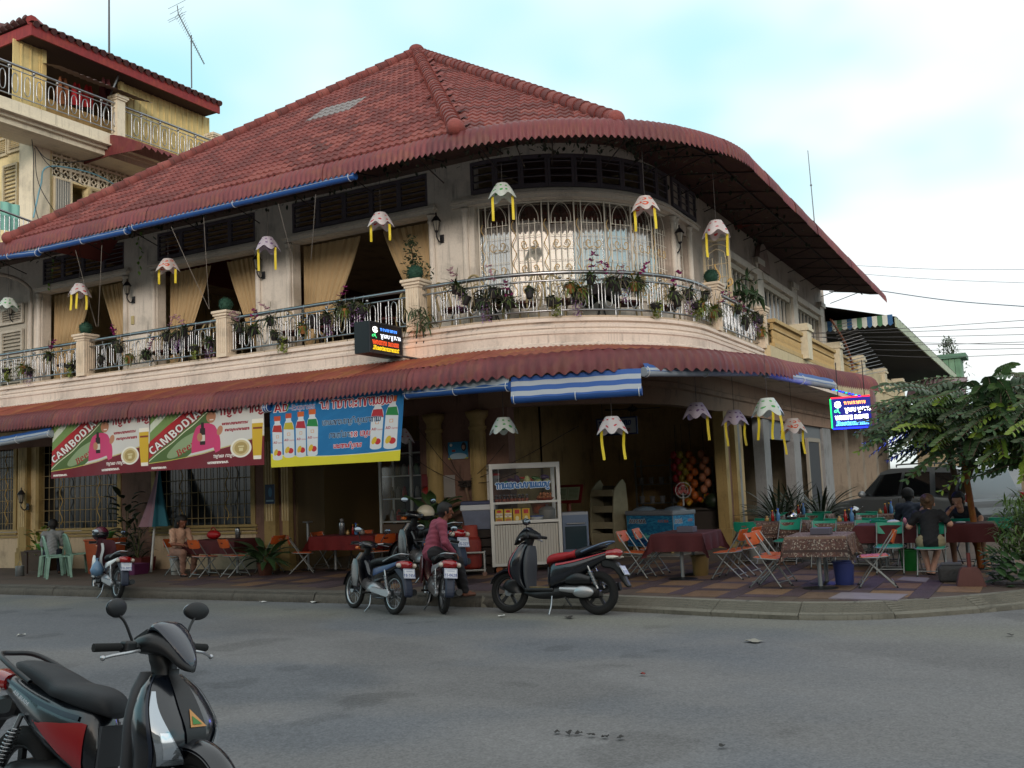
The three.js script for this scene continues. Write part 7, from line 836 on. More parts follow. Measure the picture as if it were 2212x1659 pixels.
  // doorway tables
  table('with bright red cloth just inside the doorway', -11.95, -15.3, 0, 1.6, 0.8, '#6e1212'); fchair('orange', -12.75, -14.7, Pi - 0.9, 'outside the doorway, turned to the road'); fchair('orange', -12.3, -15.95, 0.3, 'inside the doorway behind the red cloth'); fchair('orange', -13.0, -15.75, Pi / 2, 'against the door leaf inside the doorway'); fchair('orange', -10.95, -14.85, -2.2, 'behind the black motorbike wheel'); fchair('orange', -11.6, -16.0, 0.1, 'deepest inside the doorway'); condiments(-11.9, -15.3, 'inside the doorway');
  { const o = thing('thermos', 'steel thermos flask on the doorway table', 'flask', [-12.15, PV + 0.705, -15.2]); mesh('body', lathe([[0, 0], [0.06, 0], [0.06, 0.22], [0.035, 0.26], [0, 0.28]], 14), M('#8a8c8e', 0.25, { metal: 0.9 }), o); mesh('cap', lathe([[0.036, 0.25], [0.036, 0.31], [0, 0.31]], 12), M('#6c6e70', 0.4), o); const st = thing('steel_stand', 'thin steel stand inside the door leaf', 'stand', [-13.05, PV, -15.25]); mesh('pole', rod([0, 0, 0], [0, 0.95, 0], 0.025), galv, st); mesh('plate', lathe([[0, 0.95], [0.1, 0.95], [0.1, 0.98], [0, 0.98]], 14), galv, st); mesh('foot', lathe([[0, 0], [0.15, 0], [0.15, 0.02], [0, 0.03]], 16), black, st); }
  // mint plastic chairs
  const mint = M('#8fb8a6', 0.45, { tex: 'mottle', s: 3 }); let pc = null; const pchair = (x, z, t, l) => { if (pc) return dup(pc, [x, PV, z], t, l); const o = pc = thing('plastic_chair', l, 'chair', [x, PV, z], t, 'mint plastic chairs'); mesh('seat', rbox(0.42, 0.03, 0.42, 0.014, 0, 0.43, 0), mint, o); for (const [a, b] of [[-1, -1], [1, -1], [-1, 1], [1, 1]]) mesh('leg', loft([[0.43, 0.19, 0.03], [0, 0.23, 0.022]].map(([y, r, w]) => [[a * (r - w), y, b * (r - w)], [a * (r + w), y, b * (r - w)], [a * (r + w), y, b * (r + w)], [a * (r - w), y, b * (r + w)]].map((q) => q))), mint, o); const bk = part('backrest', o); mesh('back_hoop', tube([[-0.2, 0.44, -0.19], [-0.22, 0.65, -0.24], [-0.17, 0.82, -0.28], [0, 0.87, -0.29], [0.17, 0.82, -0.28], [0.22, 0.65, -0.24], [0.2, 0.44, -0.19]], 0.022, 28, 6), mint, bk); for (const dx of [-0.1, 0, 0.1]) mesh('back_slat', loft([0.44, 0.85].map((y, i) => { const z = -0.19 - i * 0.095, w = 0.028; return [[dx - w, y, z], [dx + w, y, z], [dx + w, y, z - 0.012], [dx - w, y, z - 0.012]]; })), mint, bk); return o; };
  pchair(-18.35, -13.55, 2.6, 'mint plastic chair empty beside the white motorbike'); pchair(-19.1, -13.95, 2.3, 'mint plastic chair under the person in the striped shirt'); pchair(-18.75, -14.35, 0.4, 'mint plastic chair tucked behind the seated person');
  // low table with basin, orange tub, cans, planters, folded umbrella by the west wall
  const lt = thing('low_table', 'low dark wooden table before the street column', 'table', [-20.0, PV, -14.4]); mesh('top', rbox(0.7, 0.04, 0.5, 0.01, 0, 0.5, 0), M('#3a2a22', 0.7), lt); for (const [a, b] of [[-1, -1], [1, -1], [-1, 1], [1, 1]]) mesh('leg', box(0.04, 0.5, 0.04, a * 0.3, 0.25, b * 0.2), M('#3a2a22', 0.7), lt);
  const basin = (x, y, z, c, l) => { const o = thing('plastic_basin', l, 'basin', [x, y, z]); mesh('bowl', lathe([[0, 0], [0.14, 0], [0.2, 0.12], [0.215, 0.12], [0.215, 0.135], [0.19, 0.135], [0.13, 0.02], [0, 0.02]], 22), M(c, 0.5), o); mesh('rim', new THREE.TorusGeometry(0.21, 0.01, 6, 28).rotateX(Pi / 2).translate(0, 0.13, 0), M(c, 0.5), o); return o; };
  basin(-19.95, PV + 0.52, -14.4, '#5a9a3a', 'light green basin of food on the low dark table'); const tub = thing('orange_tub', 'tall orange plastic tub behind the mint chairs', 'tub', [-18.2, PV, -14.6]); mesh('body', loft([[0, 0.24], [0.7, 0.3]].map(([y, r]) => [[-r, y, -r], [r, y, -r], [r, y, r], [-r, y, r]])), M('#a8502a', 0.55, { tex: 'mottle', s: 3 }), tub); mesh('lid', rbox(0.64, 0.04, 0.64, 0.015, 0, 0.72, 0), M('#a8502a', 0.5), tub); basin(-18.2, PV + 0.74, -14.6, '#3f8a44', 'green basin on top of the orange tub');
  const can = thing('steel_can', 'small steel can on the pavement by the low table', 'can', [-19.9, PV, -13.75]); mesh('body', lathe([[0, 0], [0.09, 0], [0.09, 0.22], [0.08, 0.22], [0.08, 0.02], [0, 0.02]], 16), galv, can); mesh('handle', tube([[-0.09, 0.2, 0], [0, 0.32, 0], [0.09, 0.2, 0]], 0.005, 12, 4), galv, can);
  const wb = thing('waste_bin', 'pale grey waste bin behind the seated woman', 'bin', [-15.75, PV, -14.35]); mesh('tub', lathe([[0, 0], [0.1, 0], [0.13, 0.3], [0.11, 0.3], [0.09, 0.03], [0, 0.02]], 16), M('#9a9c98', 0.6, { side: 2 }), wb); mesh('lid', lathe([[0.14, 0.3], [0.14, 0.33], [0, 0.34]], 16), M('#8a8c90', 0.6), wb);
  const um = thing('folded_umbrella', 'folded blue and pink street umbrella leaning on the wall', 'umbrella'); const u0 = V(-16.95, PV, -14.75), u1 = V(-17.25, 2.45, -15.25); mesh('pole', rod(u0, u1, 0.028, 0.02), M('#b9bcb8', 0.5), um); const cols = ['#2a6a7a', '#8a6a74', '#2f7486', '#5a5a5c', '#8f7078', '#2a6270']; cols.forEach((c, i) => mesh('canopy_panel', grid(6, 10, (u, v) => { const a = (i + u) / 6 * 6.283, p = u1.clone().lerp(u0, v * 0.58), r = (0.03 + 0.3 * v ** 1.4) * (1 + 0.25 * Math.cos(a * 6)); return [p.x + r * Math.cos(a), p.y, p.z + r * 0.7 * Math.sin(a)]; }), M(c, 0.8, { side: 2 }), um));
  for (const [x, z, w, h, c, l] of [[-17.6, -15.0, 0.6, 0.3, '#5c1c1c', 'dark red planter trough by the folded umbrella'], [-18.3, -15.1, 0.5, 0.3, '#5a2420', 'dark red planter trough behind the orange tub'], [-17.0, -14.35, 0.5, 0.22, '#5a1a4a', 'purple crate at the foot of the folded umbrella'], [-20.9, -15.0, 1.0, 0.45, '#4a3a2c', 'brown planter box at the street column']]) { const o = thing('planter', l, 'planter', [x, PV, z]); mesh('trough', loft([[0, 0.44], [h, 0.5], [h, 0.45], [h - 0.05, 0.44]].map(([y, r]) => [[-r * w, y, -r * 0.4], [r * w, y, -r * 0.4], [r * w, y, r * 0.4], [-r * w, y, r * 0.4]])), M(c, 0.7, { tex: 'mottle', s: 3 }), o); mesh('soil', box(w * 0.9, 0.02, 0.32, 0, h - 0.03, 0), M('#2a211a', 0.95), o); }
  // helmet and jacket on the white motorbike, plastic bag
  const wm = atY(195, 1284), wr = atY(268, 1299); { const c = V(lerp(wm.x, wr.x, 0.32), 1.12, lerp(wm.z, wr.z, 0.32)); const h = thing('helmet', 'dark pink helmet hung on the white motorbike handlebar', 'helmet', [c.x, c.y, c.z], 0.5); mesh('shell', ball(0.14, 0, 0, 0, 1, 0.95, 1.15, 18), M('#4a1428', 0.25, { clearcoat: 0.6 }), h); mesh('visor', ball(0.142, 0.012, -0.01, 0.03, 1, 0.55, 1.08, 18), M('#18181c', 0.15), h); const j = thing('jacket', 'maroon jacket with white stripe draped on the white motorbike', 'jacket', [c.x + 0.1, 0.98, c.z - 0.05]); mesh('cloth', grid(14, 14, (u, v) => [(u - 0.5) * 0.5 + 0.04 * Math.sin(v * 7), -v * 0.62 + 0.06 * Math.sin(u * 3.1), 0.16 * Math.sin(u * 3.14) + 0.03 * Math.sin(u * 20 + v * 5)]), M('#3a0f1a', 0.85, { side: 2 }), j); mesh('stripe', grid(4, 14, (u, v) => [(u - 0.5) * 0.07 + 0.1 + 0.04 * Math.sin(v * 7), -v * 0.5 - 0.02, 0.175 + 0.02 * Math.sin(v * 5)]), M('#b9bcbc', 0.8, { side: 2 }), j); const b = thing('plastic_bag', 'blue tinted plastic bag of food hung on the white motorbike', 'bag', [c.x + 0.16, 0.5, c.z + 0.2]); mesh('bag', lathe([[0, -0.12], [0.09, -0.09], [0.12, 0], [0.07, 0.1], [0.015, 0.16], [0.03, 0.2]], 12), M('#6f93b5', 0.35, { transmission: 0.3, thickness: 0, side: 2 }), b); mesh('food', ball(0.08, 0, -0.03, 0), M('#b59a5c', 0.8), b); }
  { const c = atY(918, 1140, 1.2); const p = V(-9.35, 1.28, -13.95); const h = thing('helmet', 'cream open helmet on the black motorbike seat', 'helmet', [p.x, p.y, p.z], 0.3); mesh('shell', new THREE.SphereGeometry(0.14, 20, 12, 0, 6.283, 0, 1.9).scale(1.1, 1, 1), M('#b9b09a', 0.3, { side: 2, clearcoat: 0.5 }), h); mesh('liner', ball(0.13, 0, -0.01, 0, 1.05, 0.9, 0.95), M('#17161a', 0.9), h); }
}
// ---------- food cart, gas bottle, cooler, freezer and shop things ----------
{
  const c0 = V(-8.63, PV, -14.96), ang = 0.63, W = 1.2, Dp = 0.55, ct = thing('food_cart', 'white aluminium food cart with glazed top and ribbed panel', 'food cart', [c0.x, PV, c0.z], ang), al = M('#c2c2bc', 0.45, { metal: 0.2 }), pnl = M('#b9b6ac', 0.6), B0 = 0.12, S1 = 0.88, S2 = 1.22, TT = 1.88;
  for (const [x, z] of [[0, 0], [W, 0], [0, -Dp], [W, -Dp]]) mesh('post', span(x - 0.03, x + 0.03, B0, TT, z - 0.03, z + 0.03), al, ct);
  for (const [y, h] of [[TT - 0.03, 0.06], [S1, 0.05], [S2, 0.035], [B0 + 0.03, 0.05]]) for (const z of [0, -Dp]) mesh('rail', span(0.03, W - 0.03, y - h / 2, y + h / 2, z - 0.026, z + 0.026), al, ct); for (const y of [TT - 0.03, S1]) for (const x of [0, W]) mesh('rail', span(x - 0.026, x + 0.026, y - 0.025, y + 0.025, -Dp + 0.03, -0.03), al, ct);
  for (let i = 0; i < 24; i++) mesh('panel_rib', rbox(0.042, S1 - B0 - 0.1, 0.02, 0.006, 0.06 + i * 0.047, (S1 + B0) / 2 + 0.005, -0.01), pnl, ct); mesh('side_panel', span(W - 0.02, W + 0.0, B0 + 0.05, S1 - 0.03, -Dp + 0.03, -0.03), pnl, ct); mesh('back_panel', span(0.03, W - 0.03, B0, S1, -Dp, -Dp + 0.02), pnl, ct);
  const gl = new THREE.MeshPhysicalMaterial({ color: '#ffffff', roughness: 0.05, transmission: 1, thickness: 0, ior: 1.5 }); mesh('glass', span(0.03, W - 0.03, S1 + 0.03, TT - 0.06, -0.006, 0.0), gl, ct); mesh('shelf', span(0.03, W - 0.03, S1 - 0.03, S1 - 0.02, -Dp + 0.03, -0.03), al, ct); mesh('shelf', span(0.03, W - 0.03, S2 - 0.02, S2 - 0.01, -Dp + 0.03, -0.03), al, ct); mesh('roof', span(-0.03, W + 0.03, TT, TT + 0.03, -Dp - 0.03, 0.03), al, ct);
  for (const [x, z] of [[0.1, -0.05], [W - 0.1, -0.05], [0.1, -Dp + 0.05], [W - 0.1, -Dp + 0.05]]) mesh('caster', new THREE.CylinderGeometry(0.06, 0.06, 0.03, 14).rotateX(Math.PI / 2).translate(x, 0.06, z), M('#8a4a1c', 0.6), ct);
  const tx = canvasTex(512, 96, (c) => { c.clearRect(0, 0, 512, 96); c.lineJoin = c.lineCap = 'round'; for (const [col, lw] of [['#c9d8e4', 20], ['#1f66a8', 11]]) { c.strokeStyle = col; c.lineWidth = lw; khmer(c, 'kasmohtnayssj', 14, 74, 52, 0.72); } }); mesh('lettering', new THREE.PlaneGeometry(W - 0.1, 0.2).translate(W / 2, 1.52, 0.006), new THREE.MeshStandardMaterial({ map: tx, transparent: true, alphaTest: 0.35, roughness: 0.5 }), ct, true);
  const CW = (x, y, z) => ct.localToWorld(V(x, y, z)); ct.updateMatrixWorld(true); const at = (n, l, cat, x, y, z, grp) => { const p = CW(x, y, z); return thing(n, l, cat, [p.x, p.y, p.z], ang, grp); };
  const pk = canvasTex(128, 170, (c) => { c.fillStyle = '#c9a81c'; c.fillRect(0, 0, 128, 170); c.fillStyle = '#d8d4c4'; c.fillRect(8, 50, 112, 50); c.fillStyle = '#7a3a1c'; c.font = 'bold 30px sans-serif'; c.fillText('Pancake', 6, 80, 116); c.font = 'bold 22px sans-serif'; c.fillText('Mix', 40, 99); c.fillStyle = '#b06a2c'; c.beginPath(); c.ellipse(64, 135, 48, 20, 0, 0, 7); c.fill(); c.fillStyle = '#b8141c'; c.beginPath(); c.ellipse(64, 26, 40, 16, 0, 0, 7); c.fill(); }), pk2 = canvasTex(128, 170, (c) => { c.fillStyle = '#c9a010'; c.fillRect(0, 0, 128, 170); c.fillStyle = '#b4141c'; c.fillRect(24, 10, 80, 50); c.fillStyle = '#d9d0a0'; c.beginPath(); c.arc(64, 118, 30, 0, 7); c.fill(); });
  for (let i = 0; i < 4; i++) { const o = at('mix_packet', i < 2 ? 'yellow pancake mix box on the lower cart shelf' : 'yellow packet with red label on the lower cart shelf', 'packet', 0.14 + i * 0.16, S1 - 0.018, -0.16, 'packets in the cart'); mesh('box', rbox(0.14, 0.25, 0.07, 0.006, 0, 0.125, 0), M('#b8961c', 0.6), o); mesh('print', new THREE.PlaneGeometry(0.135, 0.24).translate(0, 0.125, 0.037), new THREE.MeshStandardMaterial({ map: i < 2 ? pk : pk2, roughness: 0.6 }), o, true); }
  const pot = at('steel_pot', 'dull steel pot with lid on the lower cart shelf', 'pot', 1.02, S1 - 0.018, -0.25); mesh('body', lathe([[0, 0], [0.14, 0], [0.15, 0.2], [0.16, 0.2], [0, 0.21]], 20), M('#8d8d88', 0.5, { metal: 0.6 }), pot); mesh('lid', lathe([[0.16, 0.2], [0.1, 0.25], [0.02, 0.27], [0.02, 0.3], [0, 0.3]], 20), M('#a5a5a0', 0.4, { metal: 0.6 }), pot); const wp = at('plastic_bowl', 'white plastic bowl on the lower cart shelf', 'bowl', 0.82, S1 - 0.018, -0.2); mesh('bowl', lathe([[0, 0], [0.1, 0], [0.13, 0.1], [0.12, 0.1], [0, 0.03]], 18), M('#b9bcc0', 0.5), wp); mesh('band', new THREE.TorusGeometry(0.128, 0.01, 5, 22).rotateX(Math.PI / 2).translate(0, 0.1, 0), M('#2a4a8a', 0.5), wp); const rb = at('plastic_bowl', 'terracotta coloured bowl behind the white bowl', 'bowl', 0.92, S1 + 0.12, -0.42); mesh('bowl', lathe([[0, 0], [0.12, 0], [0.17, 0.18], [0.15, 0.18], [0, 0.03]], 18), M('#9a4a26', 0.5), rb);
  let jar = null; for (let i = 0; i < 9; i++) { const p = CW(0.1 + i * 0.068, S2 - 0.008, -0.1 - (i % 2) * 0.05), l = 'small dark jam jar in the row on the upper cart shelf'; if (jar) { dup(jar, [p.x, p.y, p.z], ang, l); continue; } jar = thing('jam_jar', l, 'jar', [p.x, p.y, p.z], ang, 'jars in the cart'); mesh('glass', lathe([[0, 0], [0.03, 0], [0.032, 0.1], [0.02, 0.13], [0, 0.13]], 12), M('#2a1414', 0.15), jar); mesh('label', lathe([[0.0325, 0.02], [0.0335, 0.08]], 12), M('#7a3a26', 0.6), jar); mesh('cap', lathe([[0.024, 0.13], [0.024, 0.155], [0, 0.155]], 12), M('#5a5a5c', 0.5), jar); }
  const egg = at('egg_bowl', 'bowl heaped with brown eggs on the upper cart shelf', 'bowl', 0.98, S2 - 0.008, -0.18); mesh('bowl', lathe([[0, 0], [0.1, 0], [0.17, 0.07], [0.15, 0.07], [0, 0.02]], 18), M('#8a3a1c', 0.6), egg); let e0 = null; for (let i = 0; i < 22; i++) { const a = i * 2.4, r = 0.028 * Math.sqrt(i % 13), y = 0.09 + (i > 12 ? 0.05 : 0) - r * 0.1, p = egg.localToWorld(V(0, 0, 0)); egg.updateMatrixWorld(true); const q = egg.localToWorld(V(r * Math.cos(a) * 1.3, y, r * Math.sin(a))); if (e0) { dup(e0, [q.x, q.y, q.z], a, null); continue; } e0 = mesh('egg', ball(0.027, 0, 0, 0, 1, 1.25, 1, 10), M('#a0663c', 0.6)); e0.position.copy(q); tag(e0, 'brown egg heaped in the bowl in the cart', 'egg', 'eggs'); }
  const veg = [[0.4, 1.62, '#4a2a50', 0.06, 0.16, 1.2], [0.5, 1.66, '#4a2650', 0.05, 0.14, 0.4], [0.3, 1.6, '#2f7a5a', 0.04, 0.13, 1.9], [0.42, 1.6, '#b8b070', 0.05, 0.1, 0.2], [0.6, 1.68, '#a81c18', 0.018, 0.14, 1.5], [0.72, 1.66, '#a03a20', 0.022, 0.13, 1.0], [0.68, 1.62, '#b8bc84', 0.06, 0.17, 0.1], [0.84, 1.66, '#2f5a24', 0.035, 0.16, 1.3], [0.86, 1.6, '#a8b070', 0.08, 0.08, 0.3], [1.02, 1.6, '#b0b488', 0.07, 0.07, 0.8], [1.0, 1.68, '#3f2a4c', 0.045, 0.14, 1.4], [0.55, 1.6, '#4f7a2c', 0.03, 0.14, 0.5], [0.25, 1.57, '#a88a5a', 0.05, 0.05, 0]]; const vs = at('veg_tray', 'wire tray of vegetables hung behind the cart glass', 'tray', 0.62, 1.55, -0.25); mesh('tray', [box(0.95, 0.01, 0.3, 0, -0.012, 0), rod([-0.47, 0, 0.15], [0.47, 0, 0.15], 0.006), rod([-0.47, 0, 0.15], [-0.47, 0.28, 0.15], 0.004), rod([0.47, 0, 0.15], [0.47, 0.28, 0.15], 0.004)], al, vs);
  const vn_ = { '#4a2a50': 'plump purple eggplant', '#4a2650': 'short purple eggplant', '#2f7a5a': 'blue green bitter gourd', '#b8b070': 'pale yellow squash', '#a81c18': 'long red chilli', '#a03a20': 'orange red chilli', '#b8bc84': 'long pale gourd', '#2f5a24': 'dark green cucumber', '#a8b070': 'round pale melon', '#b0b488': 'round whitish turnip', '#3f2a4c': 'slim purple eggplant', '#4f7a2c': 'bright green long bean pod', '#a88a5a': 'small tan onion' }; for (const [x, y, c, r, L, a] of veg) { const p = CW(x, y - 0.03, -0.2); const o = mesh('vegetable', ball(1, 0, 0, 0, r, L * 0.6, r, 12).rotateZ(a), M(c, 0.4)); o.position.copy(p); o.rotation.y = ang; tag(o, vn_[c] + ' in the cart tray', 'vegetable', 'vegetables in the cart'); }
  const pj = at('plastic_jar', 'clear plastic jar with red lid on the upper cart shelf', 'jar', 0.13, 1.55, -0.25); mesh('jar', lathe([[0, 0], [0.06, 0], [0.06, 0.14], [0.05, 0.17], [0, 0.17]], 14), M('#9a9a98', 0.2, { transmission: 0.5, thickness: 0 }), pj); mesh('lid', lathe([[0.065, 0.16], [0.065, 0.2], [0, 0.2]], 14), M('#8c1418', 0.5), pj);
  // gas bottle in its stand, cooler on a crate
  const gx = -8.95, gz = -14.72, gb = thing('gas_bottle', 'scuffed orange gas bottle standing in a white stand', 'gas bottle', [gx, PV + 0.1, gz]), og = M('#8c2c18', 0.6, { tex: 'rust', s: 2 }); mesh('tank', lathe([[0, 0], [0.14, 0.0], [0.19, 0.06], [0.19, 0.48], [0.15, 0.56], [0.05, 0.58], [0, 0.58]], 22), og, gb); mesh('seam', new THREE.TorusGeometry(0.192, 0.008, 5, 28).rotateX(Math.PI / 2).translate(0, 0.28, 0), og, gb); mesh('collar', new THREE.CylinderGeometry(0.13, 0.14, 0.2, 20, 1, true).translate(0, 0.66, 0), M('#8c2c18', 0.6, { side: 2 }), gb); mesh('valve', rod([0, 0.58, 0], [0, 0.72, 0], 0.025), M('#8a7a3c', 0.4, { metal: 0.7 }), gb);
  const gs = thing('bottle_stand', 'white square steel stand round the gas bottle', 'stand', [gx, PV, gz], 0.5), wh = M('#b5b4ae', 0.5, { tex: 'mottle', s: 3 }); for (const y of [0.1, 0.4]) for (const [a, b, c, d] of [[-0.24, -0.24, 0.24, -0.24], [0.24, -0.24, 0.24, 0.24], [0.24, 0.24, -0.24, 0.24], [-0.24, 0.24, -0.24, -0.24]]) mesh('bar', rod([a, y, b], [c, y, d], 0.018, 0.018, 4), wh, gs); for (const [a, b] of [[-1, -1], [1, -1], [-1, 1], [1, 1]]) { mesh('upright', rod([a * 0.24, 0.06, b * 0.24], [a * 0.24, 0.42, b * 0.24], 0.018, 0.018, 4), wh, gs); mesh('caster', new THREE.CylinderGeometry(0.04, 0.04, 0.025, 12).rotateX(Math.PI / 2).translate(a * 0.24, 0.04, b * 0.24), M('#7a5a4c', 0.6), gs); }
  const co = thing('cooler_box', 'grey blue cooler box with white lid beside the cart', 'cooler', [-8.98, PV + 0.78, -15.12], 0.4); mesh('tub', loft([[0, 0.2], [0.36, 0.25]].map(([y, r]) => [[-r * 1.15, y, -r], [r * 1.15, y, -r], [r * 1.15, y, r], [-r * 1.15, y, r]])), M('#6c7488', 0.5, { tex: 'mottle', s: 3 }), co); mesh('lid_band', rbox(0.62, 0.1, 0.54, 0.02, 0, 0.38, 0), M('#b9bcc0', 0.5), co); mesh('lid', rbox(0.6, 0.07, 0.52, 0.02, 0, 0.46, 0), M('#2c3656', 0.5), co); const cr = thing('wooden_crate', 'dark wooden crate under the cooler box', 'crate', [-8.98, PV, -15.12], 0.4); for (let i = 0; i < 5; i++) mesh('slat', box(0.5, 0.13, 0.5, 0, 0.08 + i * 0.155, 0), M('#2c2420', 0.85, { tex: 'wood', s: 3 }), cr);
  // oven and menu stand
  const ov = at('oven', 'blue grey gas oven beside the food cart', 'oven', 1.5, -0.0, -0.4); mesh('body', span(-0.22, 0.25, 0.02, 0.95, -0.25, 0.22), M('#5a6a80', 0.5), ov); mesh('door', span(-0.18, 0.21, 0.35, 0.75, 0.22, 0.235), M('#1c3038', 0.2), ov); mesh('handle', rod([-0.15, 0.8, 0.25], [0.18, 0.8, 0.25], 0.012), chrome, ov); mesh('hob', span(-0.22, 0.25, 0.95, 1.0, -0.25, 0.22), M('#8a9098', 0.4), ov);
  const ms = thing('menu_stand', 'red framed open menu on a turned wooden post', 'menu stand', [-9.2, PV, -19.3]); mesh('post', lathe([[0.12, 0], [0.12, 0.04], [0.05, 0.08], [0.07, 0.2], [0.04, 0.26], [0.07, 0.36], [0.05, 0.44], [0.055, 0.7], [0.08, 0.75], [0.05, 0.8], [0.05, 1.1], [0, 1.1]], 16), M('#8a3a16', 0.4), ms); mesh('board', box(0.68, 0.42, 0.03, 0, 1.28, 0.03, 0, -0.4), M('#7a1216', 0.5), ms); for (const s of [-1, 1]) { mesh('page', box(0.28, 0.3, 0.006, s * 0.145, 1.29, 0.052, 0, -0.4), M('#a9b596', 0.7), ms); for (let i = 0; i < 8; i++) mesh('text_line', box(0.22, 0.008, 0.003, s * 0.145, 1.29 + (i - 3.5) * 0.03 * 0.92, 0.057 - (i - 3.5) * 0.03 * 0.39, 0, -0.4), M('#4a5a3a', 0.8), ms); }
  // bread rack, freezer
  const br = thing('bread_rack', 'cream four shelf display rack beside the freezer', 'rack', [-8.55, PV, -19.95], -0.2), bm = M('#9a947a', 0.5, { tex: 'mottle', s: 2 }); for (const x of [-0.3, 0.3]) mesh('side', extr(smoothPts([[-0.25, 0.05], [0.25, 0.05], [0.25, 1.1], [0.1, 1.42], [-0.25, 1.45]], 3), 0.03).rotateY(-Math.PI / 2).translate(x, 0, 0), bm, br); for (const y of [0.1, 0.5, 0.85, 1.2]) { mesh('shelf', span(-0.285, 0.285, y, y + 0.03, -0.22, 0.22), bm, br); mesh('front_lip', span(-0.285, 0.285, y, y + 0.14, 0.2, 0.225), bm, br); } mesh('back', span(-0.285, 0.285, 0.1, 1.42, -0.24, -0.225), M('#4a4638', 0.7), br); mesh('base', span(-0.285, 0.285, 0.05, 0.4, 0.225, 0.245), bm, br);
  const fz = thing('chest_freezer', 'chest freezer wrapped in blue sea print with curved glass lid', 'freezer', [-7.3, PV, -19.75], -0.42); const sea = canvasTex(512, 320, (c, w, h) => { const g = c.createLinearGradient(0, 0, 0, h); c.fillStyle = '#1d6a96'; c.fillRect(0, 0, w, h); const r = rngs(3); for (let i = 0; i < 260; i++) { const y = r() * h; c.fillStyle = y > 240 ? ['#10285c', '#1a3f7a'][r() * 2 | 0] : y > 190 ? ['#3fa0a0', '#1f6f9a', '#6ab8b0'][r() * 3 | 0] : ['#2478a4', '#185c88', '#2f86ae'][r() * 3 | 0]; c.beginPath(); c.ellipse(r() * w, y, 10 + r() * 34, 3 + r() * 8, r() - 0.5, 0, 7); c.fill(); } c.font = 'bold 54px sans-serif'; c.lineWidth = 9; c.strokeStyle = '#a9b8c4'; c.strokeText('AUCMA', 26, 80); c.fillStyle = '#3a1c24'; c.fillText('AUCMA', 26, 80); c.fillStyle = '#b05a40'; c.font = 'bold 40px sans-serif'; c.fillText('AUCMA', 350, 70, 120); }); mesh('body', span(-0.68, 0.68, 0.12, 0.78, -0.32, 0.32), M('#7f8d98', 0.5), fz); mesh('front_print', new THREE.PlaneGeometry(1.34, 0.64).translate(0, 0.45, 0.324), new THREE.MeshStandardMaterial({ map: sea, roughness: 0.4 }), fz, true); mesh('end_print', new THREE.PlaneGeometry(0.62, 0.64).rotateY(Math.PI / 2).translate(0.684, 0.45, 0), new THREE.MeshStandardMaterial({ map: sea, roughness: 0.4 }), fz, true); mesh('rim', rbox(1.42, 0.1, 0.7, 0.03, 0, 0.82, 0), M('#6c747c', 0.5), fz); for (const x of [-0.45, 0.45]) mesh('lid', ball(1, x, 0.84, 0, 0.24, 0.12, 0.3, 18), M('#5c6a76', 0.2), fz); for (const [a, b] of [[-1, -1], [1, -1], [-1, 1], [1, 1]]) mesh('caster', rod([a * 0.55, 0, b * 0.25], [a * 0.55, 0.12, b * 0.25], 0.04), M('#8a7a4c', 0.6), fz);
  // shelves, fan, fruit
  const sv = thing('steel_shelf', 'grey steel shelf rack with cups against the shop back wall', 'shelf', [-7.9, PV, -22.5]); for (const x of [-0.9, 0, 0.9]) for (const z of [-0.2, 0.2]) mesh('upright', box(0.04, 2.0, 0.04, x, 1.0, z), galv, sv); for (const y of [0.5, 0.95, 1.4, 1.85]) mesh('shelf', box(1.82, 0.025, 0.44, 0, y, 0), galv, sv); let cu = null; for (let i = 0; i < 14; i++) { const x = -8.7 + (i % 7) * 0.26, y = PV + (i < 7 ? 1.415 : 0.965); if (cu) { dup(cu, [x, y, -22.4], 0); continue; } cu = mesh('paper_cup', lathe([[0, 0], [0.05, 0], [0.07, 0.16], [0.06, 0.16], [0, 0.02]], 12), M('#8f9296', 0.6)); cu.position.set(x, y, -22.4); tag(cu, 'white cup standing on the steel shop shelf', 'cup', 'cups on the steel shelf'); }
  const fan = thing('desk_fan', 'pale desk fan standing behind the freezer', 'fan', [-7.05, PV + 0.92, -20.6], 0.5); mesh('stem', rod([0, 0, 0], [0, 0.3, 0], 0.02), M('#9a9c9c', 0.5), fan); mesh('motor', ball(0.08, 0, 0.34, -0.04, 1, 1, 1.2), M('#a8a8a4', 0.5), fan); mesh('guard', [new THREE.TorusGeometry(0.17, 0.008, 5, 28).translate(0, 0.34, 0.06), new THREE.TorusGeometry(0.1, 0.005, 5, 24).translate(0, 0.34, 0.08)], M('#a8a8a4', 0.5), fan); for (let i = 0; i < 3; i++) mesh('blade', ball(1, 0, 0.08, 0, 0.05, 0.08, 0.008, 10).rotateZ(i * 2.09).translate(0, 0.34, 0.06), M('#7a2420', 0.5), fan);
  const fs = thing('fruit_stand', 'dark fruit stand heaped with oranges beside the shop column', 'fruit stand', [-6.95, PV, -21.6]); mesh('counter', [box(1.2, 0.05, 0.7, 0, 0.82, 0), box(1.0, 0.8, 0.5, 0, 0.4, 0)], M('#3a342e', 0.7), fs); R = rngs(5); const fc = ['#a85a1c', '#b8741c', '#a8481c', '#b08a24']; let fr = null; for (let i = 0; i < 46; i++) { const a = rr(-0.5, 0.5), b = rr(-0.28, 0.28), y = 0.9 + 0.22 * Math.max(0, 1 - Math.hypot(a * 1.6, b * 2.4)) + rr(0, 0.04); const o = mesh('orange_fruit', ball(0.062, 0, 0, 0, 1, 1, 1, 10), M(fc[i % 4], 0.5)); o.position.set(-6.95 + a, PV + y, -21.6 + b); tag(o, 'orange fruit heaped on the dark fruit stand', 'fruit', 'fruit on the stand'); }
